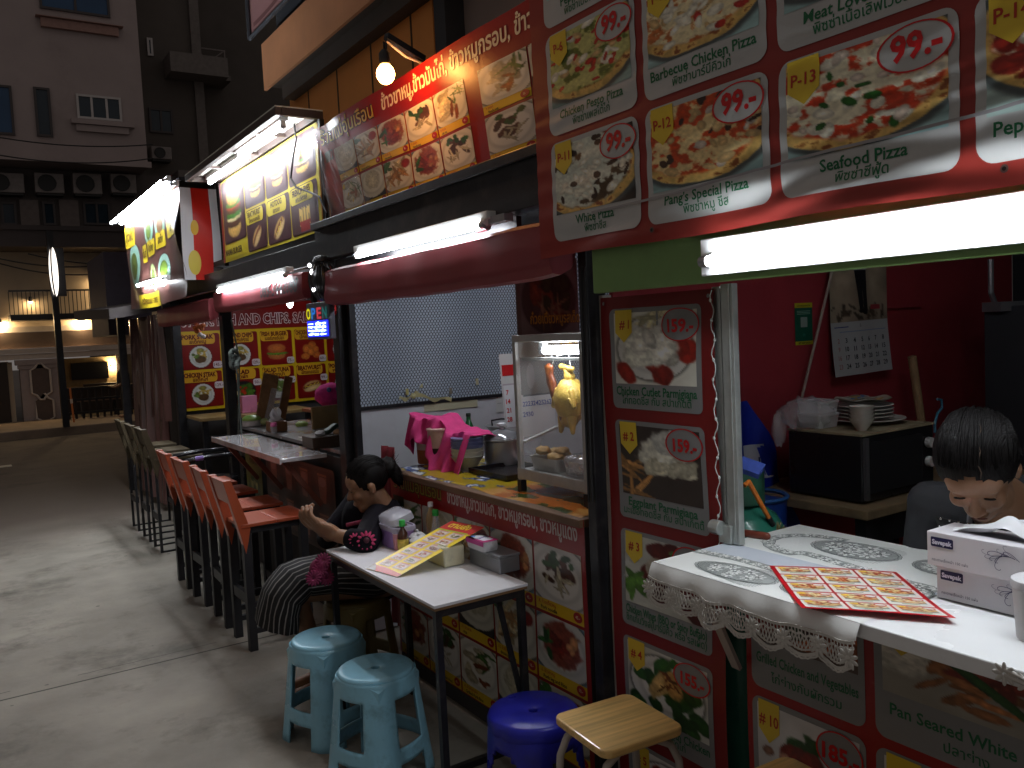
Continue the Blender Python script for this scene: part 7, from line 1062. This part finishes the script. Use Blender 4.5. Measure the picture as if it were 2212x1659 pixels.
a = PY(2140, 560, 1.9); b = B(); b.tube([a, a + Vector((.0, 0, -.14)), a + Vector((.04, 0, -.2))], .012, 8); b.bar(a + Vector((.0, 0, -.2)), a + Vector((.3, -.1, -.2)), .1, .04); solo(b, 'shelf_bracket', mat('bracketgrey', (.18, .18, .2), .4, metal=.5), 'grey metal bracket hanging from the roof right of the calendar', 'bracket')
# ================================================================== PEOPLE
def meshify(b, vox, smooth=5):
    me = bpy.data.meshes.new('m'); me.from_pydata([Vector(v) for v in b.v], [], b.f); o = bpy.data.objects.new('m', me); COL.objects.link(o)
    r = o.modifiers.new('r', 'REMESH'); r.mode = 'VOXEL'; r.voxel_size = vox; r.use_smooth_shade = True; q = o.modifiers.new('s', 'SMOOTH'); q.factor = .5; q.iterations = smooth
    dg = bpy.context.evaluated_depsgraph_get(); n = bpy.data.meshes.new_from_object(o.evaluated_get(dg)); bpy.data.objects.remove(o); bpy.data.meshes.remove(me); return n
def body_part(b, name, m, parent, vox=.006, smooth=5):
    me = meshify(b, vox, smooth); org = ORG[parent.name]; me.transform(Matrix.Translation(-org)); me.materials.clear(); me.materials.append(m); me.name = name; me.shade_smooth(); o = bpy.data.objects.new(name, me); COL.objects.link(o); o.parent = parent; ORG[o.name] = org; return o
def skinmat(name, c): 
    m = mat(name, c, .45, var=.08, sc=30, bump=.05, bsc=220); p = m.node_tree.nodes['Principled BSDF']; p.inputs['Subsurface Weight'].default_value = .12; p.inputs['Subsurface Radius'].default_value = (.02, .008, .005); p.inputs['Subsurface Scale'].default_value = .4; return m
def head(b, F):
    """F maps head space (x to the face, z up, metres) to the scene"""
    M = F.to_3x3(); P = lambda x, y, z: F @ Vector((x, y, z)); E = lambda c, r: b.ell(P(*c), r, M, 22, 16)
    E((-.012, 0, .03), (.098, .077, .088)); E((.022, 0, -.03), (.066, .062, .082)); E((.04, 0, -.088), (.042, .042, .034)); E((.056, 0, -.104), (.024, .024, .02)); E((.052, 0, .035), (.042, .062, .045))
    b.cap(P(.078, 0, .012), P(.103, 0, -.032), .008, .0125, 12); E((.095, .012, -.036), (.010, .008, .007)); E((.095, -.012, -.036), (.010, .008, .007))
    E((.083, 0, -.064), (.012, .022, .007)); E((.081, 0, -.075), (.012, .019, .008))
    for s in (-1, 1):
        E((.073, s * .032, .026), (.014, .024, .007)); E((.073, s * .031, .006), (.013, .017, .010)); E((.060, s * .038, -.030), (.024, .022, .024)); E((-.008, s * .078, -.012), (.018, .009, .032)); E((-.004, s * .082, -.002), (.014, .008, .018))
    b.cap(P(-.02, 0, -.06), P(-.045, 0, -.17), .052, .055, 14)
def hair(parent, F, m, cut=(1.1, -.018), grow=(.104, .083, .096)):
    M = F.to_3x3(); b = B(); b.ell((0, 0, 0), (1, 1, 1), n=44, k=30); vs = []
    for v in b.v:
        a = math.atan2(v[1], v[0]); s = 1 + (.012 * math.sin(a * 23 + v[2] * 3) + .008 * math.sin(a * 57)) * min(1, 1.6 * math.hypot(v[0], v[1])) ** 3; vs.append(Vector((v[0] * grow[0] * s - .019, v[1] * grow[1] * s, v[2] * grow[2] * s + .038)))
    fs = [f for f in b.f if np.mean([vs[i].z for i in f]) > cut[0] * np.mean([vs[i].x for i in f]) + cut[1] - .035 * (np.mean([vs[i].y for i in f]) / .085) ** 2 + .012 * math.exp(-(np.mean([vs[i].y for i in f]) / .02) ** 2) and np.mean([vs[i].z for i in f]) > -.062]
    q = B(); q.add([F @ v for v in vs], fs); return q
def locks(q, F, g, part, n, c0, c1, sd):
    # combed-back locks: from the hairline / parting over the skull to the nape
    r = random.Random(sd)
    for _ in range(n):
        y0 = r.uniform(-1, 1); s = 1 if y0 >= 0 else -1; yy = part / g[1] + (s * abs(y0) ** .7) * .96; yy = max(-.985, min(.985, yy)); pts = []; rs = []; lift = r.uniform(.0, .005); a0 = r.uniform(.55, .80) if abs(yy) < .75 else r.uniform(.55, .95); a1 = r.uniform(2.3, 2.9); w = r.uniform(.0012, .0026)
        for k in range(11):
            t = k / 10; a = a0 + (a1 - a0) * t; y = yy * (1 - .35 * t * t) + .02 * math.sin(t * 5 + y0 * 9); e = math.sqrt(max(.02, 1 - y * y)); x = math.cos(a) * e * (g[0] + lift) - .019; z = math.sin(a) * e * (g[2] + lift) + .038; yv = y * (g[1] + lift)
            pts.append(F @ Vector((x, yv, z))); rs.append(w * (.35 + .65 * math.sin(math.pi * min(1, .12 + t))))
        q.tube(pts, rs, 4)
def eyes(parent, F, m):
    for s in (-1, 1):
        b = B(); b.ell(F @ Vector((.0845, s * .031, .002)), (.004, .013, .0022), F.to_3x3(), 10, 6); b.build('eyelashes', m, parent, smooth=60); b = B(); b.tube([F @ Vector((.086 - .012 * (k / 4) ** 2, s * (.014 + .009 * k), .027 + .003 * math.sin(k * .8))) for k in range(5)], .0026, 5); b.build('eyebrow', m, parent, smooth=60)
    b = B(); b.ell(F @ Vector((.0925, 0, -.0695)), (.003, .018, .0016), F.to_3x3(), 10, 6); b.build('mouth_line', mat('lipline', (.16, .05, .04), .5, var=0), parent, smooth=60)
def frame(pos, fwd, pitch=0., roll=0.):
    f = Vector(fwd).normalized(); yaw = math.atan2(f.y, f.x); return Matrix.Translation(pos) @ Matrix.Rotation(yaw, 4, 'Z') @ Matrix.Rotation(math.radians(pitch), 4, 'Y') @ Matrix.Rotation(math.radians(roll), 4, 'X')
def hand(b, wrist, d, palm_n, L=.165, curl=.5, side=1):
    d = Vector(d).normalized(); n = Vector(palm_n); n = (n - d * n.dot(d)).normalized(); s = d.cross(n) * side; w = Vector(wrist); k = L / .165
    pc = w + d * .045 * k; M = Matrix((d, s, n)).transposed(); b.ell(pc, (.05 * k, .038 * k, .016 * k), M, 16, 10); b.cap(w - d * .02, w + d * .02, .022 * k, .024 * k)
    for i, (o, l) in enumerate(((.028, .066), (.010, .074), (-.009, .069), (-.027, .054))):
        p = pc + d * .04 * k + s * o * k; a = 0.; c = curl * (1 + .12 * i)
        for j, q in enumerate((.45, .31, .24)): a += c * (.6 if j == 0 else .9); e = p + (d * math.cos(a) + n * math.sin(a) + s * o * 1.2) * l * q * k; b.cap(p, e, (.0092 - .0008 * j) * k, (.0086 - .0009 * j) * k, 10); p = e
    p = w + d * .018 * k + s * .03 * k
    for dd, l, r in (((d * .6 + s * .8 + n * .3), .034, .0115), ((d * .85 + s * .25 + n * .6), .03, .0098), ((d * .9 - s * .05 + n * .55), .024, .0085)): e = p + dd.normalized() * l * k; b.cap(p, e, r * k, r * .92 * k, 10); p = e
def strands(m):
    nt = m.node_tree; N = nt.nodes; L = nt.links; mp = N.new('ShaderNodeMapping'); mp.inputs['Scale'].default_value = (12, 420, 12); L.new([n for n in N if n.type == 'TEX_COORD'][0].outputs['Object'], mp.inputs['Vector'])
    n = N.new('ShaderNodeTexNoise'); n.inputs['Scale'].default_value = 1; n.inputs['Detail'].default_value = 3; L.new(mp.outputs[0], n.inputs['Vector']); bn = N.new('ShaderNodeBump'); bn.inputs['Strength'].default_value = .6; bn.inputs['Distance'].default_value = .004; L.new(n.outputs['Fac'], bn.inputs['Height']); L.new(bn.outputs['Normal'], N['Principled BSDF'].inputs['Normal']); return m
hairm = mat('blackhair', (.006, .005, .005), .5, var=.4, sc=60, bump=.25, bsc=160, spec=.15); strands(hairm); lashm = mat('lash', (.012, .010, .010), .6, var=0)
# ---- seated woman of the middle stall, facing left in profile, forearms raised
Hc = PD(792, 1046, 4.22); F = frame(Hc, (-.95, .22, 0), 18, 0); sk = skinmat('skinwarm', (.235, .12, .066)); t = thing('person', 'seated woman in a black flowered blouse and striped skirt at the white table', 'person', (1.66, 3.97, .44))
nb = F @ Vector((-.05, 0, -.17)); chest = Vector((1.672, 3.94, .835)); hip = Vector((1.72, 3.99, .53)); b = B(); head(b, F); b.cap(nb, chest, .055, .10, 16); b.cap(chest, hip, .115, .13, 18)
shL = Vector((1.668, 3.80, .872)); shR = Vector((1.675, 4.08, .89)); elL = PZ(790, 1172, ZT + .035); elL = Vector((elL.x, min(elL.y, 3.70), ZT + .038)); haL = PD(726, 1156, 4.02); elR = Vector((1.50, 4.06, .74)); haR = haL + Vector((.015, .09, .0)); 
b.cap(chest + Vector((0, 0, .02)), shL, .07, .058); b.cap(chest + Vector((0, 0, .02)), shR, .07, .058); b.cap(shL, elL, .05, .044); b.cap(elL, haL, .044, .030); b.cap(shR, elR, .05, .042); b.cap(elR, haR, .042, .029)
kL = Vector((1.26, 3.90, .56)); kR = Vector((1.27, 4.08, .56)); b.cap(hip + Vector((0, -.08, -.02)), kL, .085, .06); b.cap(hip + Vector((0, .08, -.02)), kR, .085, .06); fL = Vector((1.40, 3.98, .09)); fR = Vector((1.42, 4.10, .09)); b.cap(kL, fL, .055, .035); b.cap(kR, fR, .055, .035)
for f_ in (fL, fR): b.cap(f_ + Vector((.02, 0, -.05)), f_ + Vector((-.14, -.01, -.06)), .035, .026)
dL = (PD(684, 1136, 4.0) - haL).normalized(); hand(b, haL, dL, (-.1, .5, .9), .225, .48, 1); hand(b, haR, dL + Vector((0, -.15, .05)), (-.1, -.3, .9), .215, .62, -1); body_part(b, 'body', sk, t, .0052, 4); eyes(t, F, lashm)
q = hair(t, F, hairm); M = F.to_3x3(); q.ell(F @ Vector((-.125, 0, .035)), (.045, .05, .05), M, 18, 12, f=lambda d: 1 + .12 * math.sin(d.y * 9 + d.z * 8)); q.ell(F @ Vector((-.15, .01, -.01)), (.03, .035, .06), M, 14, 10, f=lambda d: 1 + .15 * math.sin(d.y * 12)); r_ = random.Random(5)
locks(q, F, (.104, .083, .096), 0, 170, 1.1, -.018, 9)
for k in range(40): a = F @ Vector((-.13, r_.uniform(-.03, .03), .03)); q.tube([a, a + M @ Vector((r_.uniform(-.07, -.01), r_.uniform(-.05, .05), r_.uniform(-.06, .06)))], [.002, .0006], 4)
q.build('hair', hairm, t, smooth=80)
bl = mat('blackblouse', (.006, .005, .008), .85, var=.3, sc=9, spec=.12, bump=.25, bsc=16); b = B(); b.cap(nb.lerp(chest, -.05), chest, .064, .122, 16); b.cap(chest, hip, .132, .15, 18); b.cap(chest + Vector((0, 0, .02)), shL, .085, .070); b.cap(chest + Vector((0, 0, .02)), shR, .085, .070); b.cap(shL, elL, .068, .060); b.cap(elL, elL.lerp(haL, .42), .058, .050); b.cap(shR, elR, .066, .056); b.cap(elR, elR.lerp(haR, .4), .055, .046); body_part(b, 'blouse', bl, t, .0075, 4)
pinkf = mat('pinkflower', (.50, .04, .13), .8, var=.25, sc=30); b = B()
def flower(b, c, nrm, r, n=12):
    nrm = Vector(nrm).normalized(); x = nrm.cross(Vector((0, 0, 1))).normalized(); y = nrm.cross(x)
    for k in range(n): a = 2 * math.pi * k / n; d = x * math.cos(a) + y * math.sin(a); b.ell(Vector(c) + d * r * .58, (r * .46, r * .17, .004), Matrix((d, nrm.cross(d), nrm)).transposed(), 10, 6)
view = -Vector(ray(780, 1165)); fc = elL.lerp(shL, .05) + view * .062; flower(b, fc, view, .042); fc2 = elL.lerp(haL, .36) + view * .050; flower(b, fc2, view + Vector((-.5, 0, 0)), .030, 10); b.build('flower_print', pinkf, t, smooth=60); b = B(); b.ell(fc + view * .004, (.014, .014, .014), n=10, k=8); b.build('flower_centre', mat('flowerdark', (.06, .01, .02), .8), t, smooth=60)
b = B(); vw = view - Vector((0, 0, view.z)); vw.normalize(); pts = [nb.lerp(chest, .12 + .88 * k / 8) + vw * (.066 + .05 * k / 8) * (1 - .25 * (k / 8) ** 2) + Vector((-.028 - .085 * k / 8, 0, .0)) for k in range(9)]; b.tube(pts, .010, 6); b.tube([nb.lerp(chest, .13) + vw * .064 + Vector((-.028 + .02 * k, 0, .004 * k)) for k in range(4)], .010, 6); b.build('neckline_trim', mat('trimpink', (.30, .04, .09), .8, var=.4, sc=40), t, smooth=60)
# striped skirt along the thighs and down from the knees
path = [Vector((1.80, 3.99, .56)), hip + Vector((-.06, 0, .0)), Vector((1.45, 3.99, .575)), Vector((1.30, 3.985, .585)), Vector((1.225, 3.975, .53)), Vector((1.20, 3.965, .47)), Vector((1.185, 3.96, .395))]; sy = [.20, .20, .185, .175, .17, .175, .185]; sz = [.10, .11, .10, .09, .085, .085, .09]
def skirt(U, V):
    k = V * (len(path) - 1); i = np.clip(k.astype(int), 0, len(path) - 2); f = k - i; P = np.array(path); c = P[i] * (1 - f)[:, None] + P[i + 1] * f[:, None]; d = P[np.clip(i + 1, 0, len(path) - 1)] - P[i]; d /= np.linalg.norm(d, axis=1)[:, None]; up = np.stack([-d[:, 2], 0 * k, d[:, 0]], 1); up *= np.where(up[:, 2:3] + up[:, 0:1] * -.3 < 0, -1, 1)
    a = np.interp(k, range(len(path)), sy); e = np.interp(k, range(len(path)), sz); q = 2 * np.pi * U; w = 1 + .035 * np.sin(q * 9 + V * 6) * V; return c + np.stack([0 * k, a * w * np.cos(q), 0 * k], 1) + up * (e * w * np.sin(q))[:, None]
p = Print(skirt, (0, 0, 0)); st = lambda a, b: np.where((np.abs(((a + .004 * np.sin(b * 16 + a * 30)) * 25) % 1 - .5) < .10)[..., None], np.array([.46, .45, .44]), np.array([.05, .045, .05])); p.photo(0, 0, 1, 1, st, 520, 40, 0); p.build('skirt', printmat('skirtcloth', .85, .2, 14), t)
b = B(); fc = PD(690, 1232, 3.98); [flower(b, fc + Vector((dx, 0, dz)), view, .036, 14) for dx, dz in ((0, 0), (.03, -.04), (-.03, -.03), (.02, .04))]; b.ell(fc - view * .04, (.05, .04, .055), n=14, k=10); b.build('pompon', mat('darkpink', (.17, .015, .06), .85, var=.4, sc=25), t, smooth=60)
# ---- woman behind the pizza counter, head bowed
Hd = PD(2112, 1012, 2.27); Fd = frame(Hd, (-.93, -.37, 0), 46, 3); sk2 = skinmat('skintan', (.28, .15, .085)); t = thing('person', 'woman in a grey top and studded black apron bowing her head behind the counter', 'person', (2.45, 1.15, 0))
nb = Fd @ Vector((-.055, 0, -.16)); chest = Vector((2.30, 1.14, 1.175)); hip = Vector((2.46, 1.16, .86)); b = B(); head(b, Fd); b.cap(nb, chest, .055, .10, 16); b.cap(chest, hip, .115, .135, 18)
shR = Vector((2.25, 1.335, 1.205)); shL = Vector((2.31, .945, 1.225)); elR = Vector((2.255, 1.385, .93)); elL = Vector((2.27, .86, .94)); haR = Vector((2.25, 1.20, .98)); haL = Vector((2.25, 1.03, .98)); b.cap(chest, shR, .08, .058); b.cap(chest, shL, .08, .058); b.cap(shR, elR, .052, .04); b.cap(shL, elL, .052, .04); b.cap(elR, haR, .038, .026); b.cap(elL, haL, .038, .026); hand(b, haR, (.0, -1, .1), (-1, 0, .2), .165, .5, 1); hand(b, haL, (.0, 1, .1), (-1, 0, .2), .165, .5, -1)
for s in (-1, 1): k_ = Vector((2.44, 1.16 + s * .09, .48)); b.cap(hip + Vector((0, s * .08, -.02)), k_, .085, .06); b.cap(k_, (2.48, 1.16 + s * .09, .08), .056, .036); b.cap((2.50, 1.16 + s * .09, .035), (2.34, 1.16 + s * .1, .03), .035, .026)
body_part(b, 'body', sk2, t, .0048, 4); eyes(t, Fd, lashm); q = hair(t, Fd, hairm, (1.0, -.012), (.106, .09, .1)); q.ell(Fd @ Vector((-.10, 0, -.07)), (.04, .045, .045), Fd.to_3x3(), 14, 10); locks(q, Fd, (.106, .09, .1), .022, 210, 1.0, -.012, 3); q.build('hair', hairm, t, smooth=80)
b = B(); pl = []
for k in range(9): a = math.radians(22 + 9 * k); pl.append(Fd @ Vector((.1065 * math.cos(a) - .019, .022 + .003 * math.sin(k * 2), .0985 * math.sin(a) + .038)))
b.tube(pl, [.0010, .0014, .0013, .0015, .0013, .0013, .0011, .0009, .0006], 6); b.build('hair_parting', mat('scalp', (.11, .075, .055), .7), t, smooth=60)
gt = mat('greytop', (.035, .037, .043), .85, var=.2, sc=10, bump=.6, bsc=18); b = B(); b.cap(nb.lerp(chest, .6), chest, .08, .118, 16); b.cap(chest, hip, .13, .155, 18); b.cap(chest, shR, .09, .064); b.cap(chest, shL, .09, .064); b.cap(shR, elR, .062, .054); b.cap(shL, elL, .062, .054); b.cap(elR, haR, .054, .036); b.cap(elL, haL, .054, .036); body_part(b, 'top', gt, t, .0075, 4)
b = B(); dv = (hip - chest).normalized(); fw = Vector((-.93, -.25, -.15)).normalized(); sd = Vector((-.26, .96, 0))
def apr(u, v): w = (u - .5) * .30; return chest + dv * (-.05 + .36 * v) + sd * w + fw * (.150 - 1.3 * w * w)
b.grid(apr, 14, 16); b.build('apron', mat('blackapron', (.012, .012, .014), .7, var=.2), t, smooth=60, solid=.004); b = B()
for i in range(13):
    for j in range(13): b.ell(Vector(apr((i + .3 + .4 * (j % 2)) / 13, j / 13)) + fw * .004, (.0035, .0035, .0035), n=6, k=4)
b.build('studs', mat('studsilver', (.7, .7, .7), .2, metal=.9), t, smooth=60)
for s in (-1, 1): b = B(); b.tube([nb + sd * s * .075 + Vector((.03, 0, .02)), chest + sd * s * .07 + fw * .135 + Vector((0, 0, .085)), Vector(apr(.5 + s * .24, .12)) + fw * .005, Vector(apr(.5 + s * .24, .6)) + fw * .005], .0075, 6); b.build('apron_strap', mat('strapgrey', (.20, .20, .22), .8), t, smooth=60)
# ---- dark figure across the road
c = PY(266, 812, 20.9); t = thing('person', 'dim person in dark clothes standing across the road behind the stall post', 'person', (c.x, 20.9, .14)); F3 = frame(Vector((c.x, 20.9, 1.42)), (-1, -.6, 0), 8) @ Matrix.Scale(.92, 4); b = B(); head(b, F3); x, y = c.x, 20.9; b.cap((x, y, 1.25), (x, y, 1.12), .05, .1); b.cap((x, y, 1.12), (x, y, .86), .12, .13)
for s in (-1, 1): b.cap((x, y + s * .1, 1.15), (x, y + s * .17, 1.14), .06, .055); b.cap((x, y + s * .17, 1.14), (x - .04, y + s * .2, .92), .045, .036); b.cap((x - .04, y + s * .2, .92), (x - .2, y + s * .14, .84), .034, .024); b.cap((x, y + s * .08, .84), (x, y + s * .09, .5), .08, .055); b.cap((x, y + s * .09, .5), (x + .01, y + s * .09, .21), .05, .034); b.cap((x + .02, y + s * .09, .175), (x - .12, y + s * .1, .17), .032, .025); hand(b, (x - .2, y + s * .14, .84), (-1, -.1, .1), (0, 0, 1), .15, .4, s)
body_part(b, 'body', sk, t, .007, 3); hair(t, F3, hairm).build('hair', hairm, t, smooth=80); b = B(); b.cap((x, y, 1.18), (x, y, 1.1), .09, .125); b.cap((x, y, 1.1), (x, y, .84), .135, .145)
for s in (-1, 1): b.cap((x, y + s * .1, 1.15), (x, y + s * .17, 1.14), .07, .066); b.cap((x, y + s * .17, 1.14), (x - .04, y + s * .2, .92), .056, .048); b.cap((x, y + s * .08, .84), (x, y + s * .09, .5), .092, .068); b.cap((x, y + s * .09, .5), (x + .01, y + s * .09, .24), .064, .05)
body_part(b, 'clothes', mat('darkclothes', (.015, .015, .018), .9), t, .01, 3)
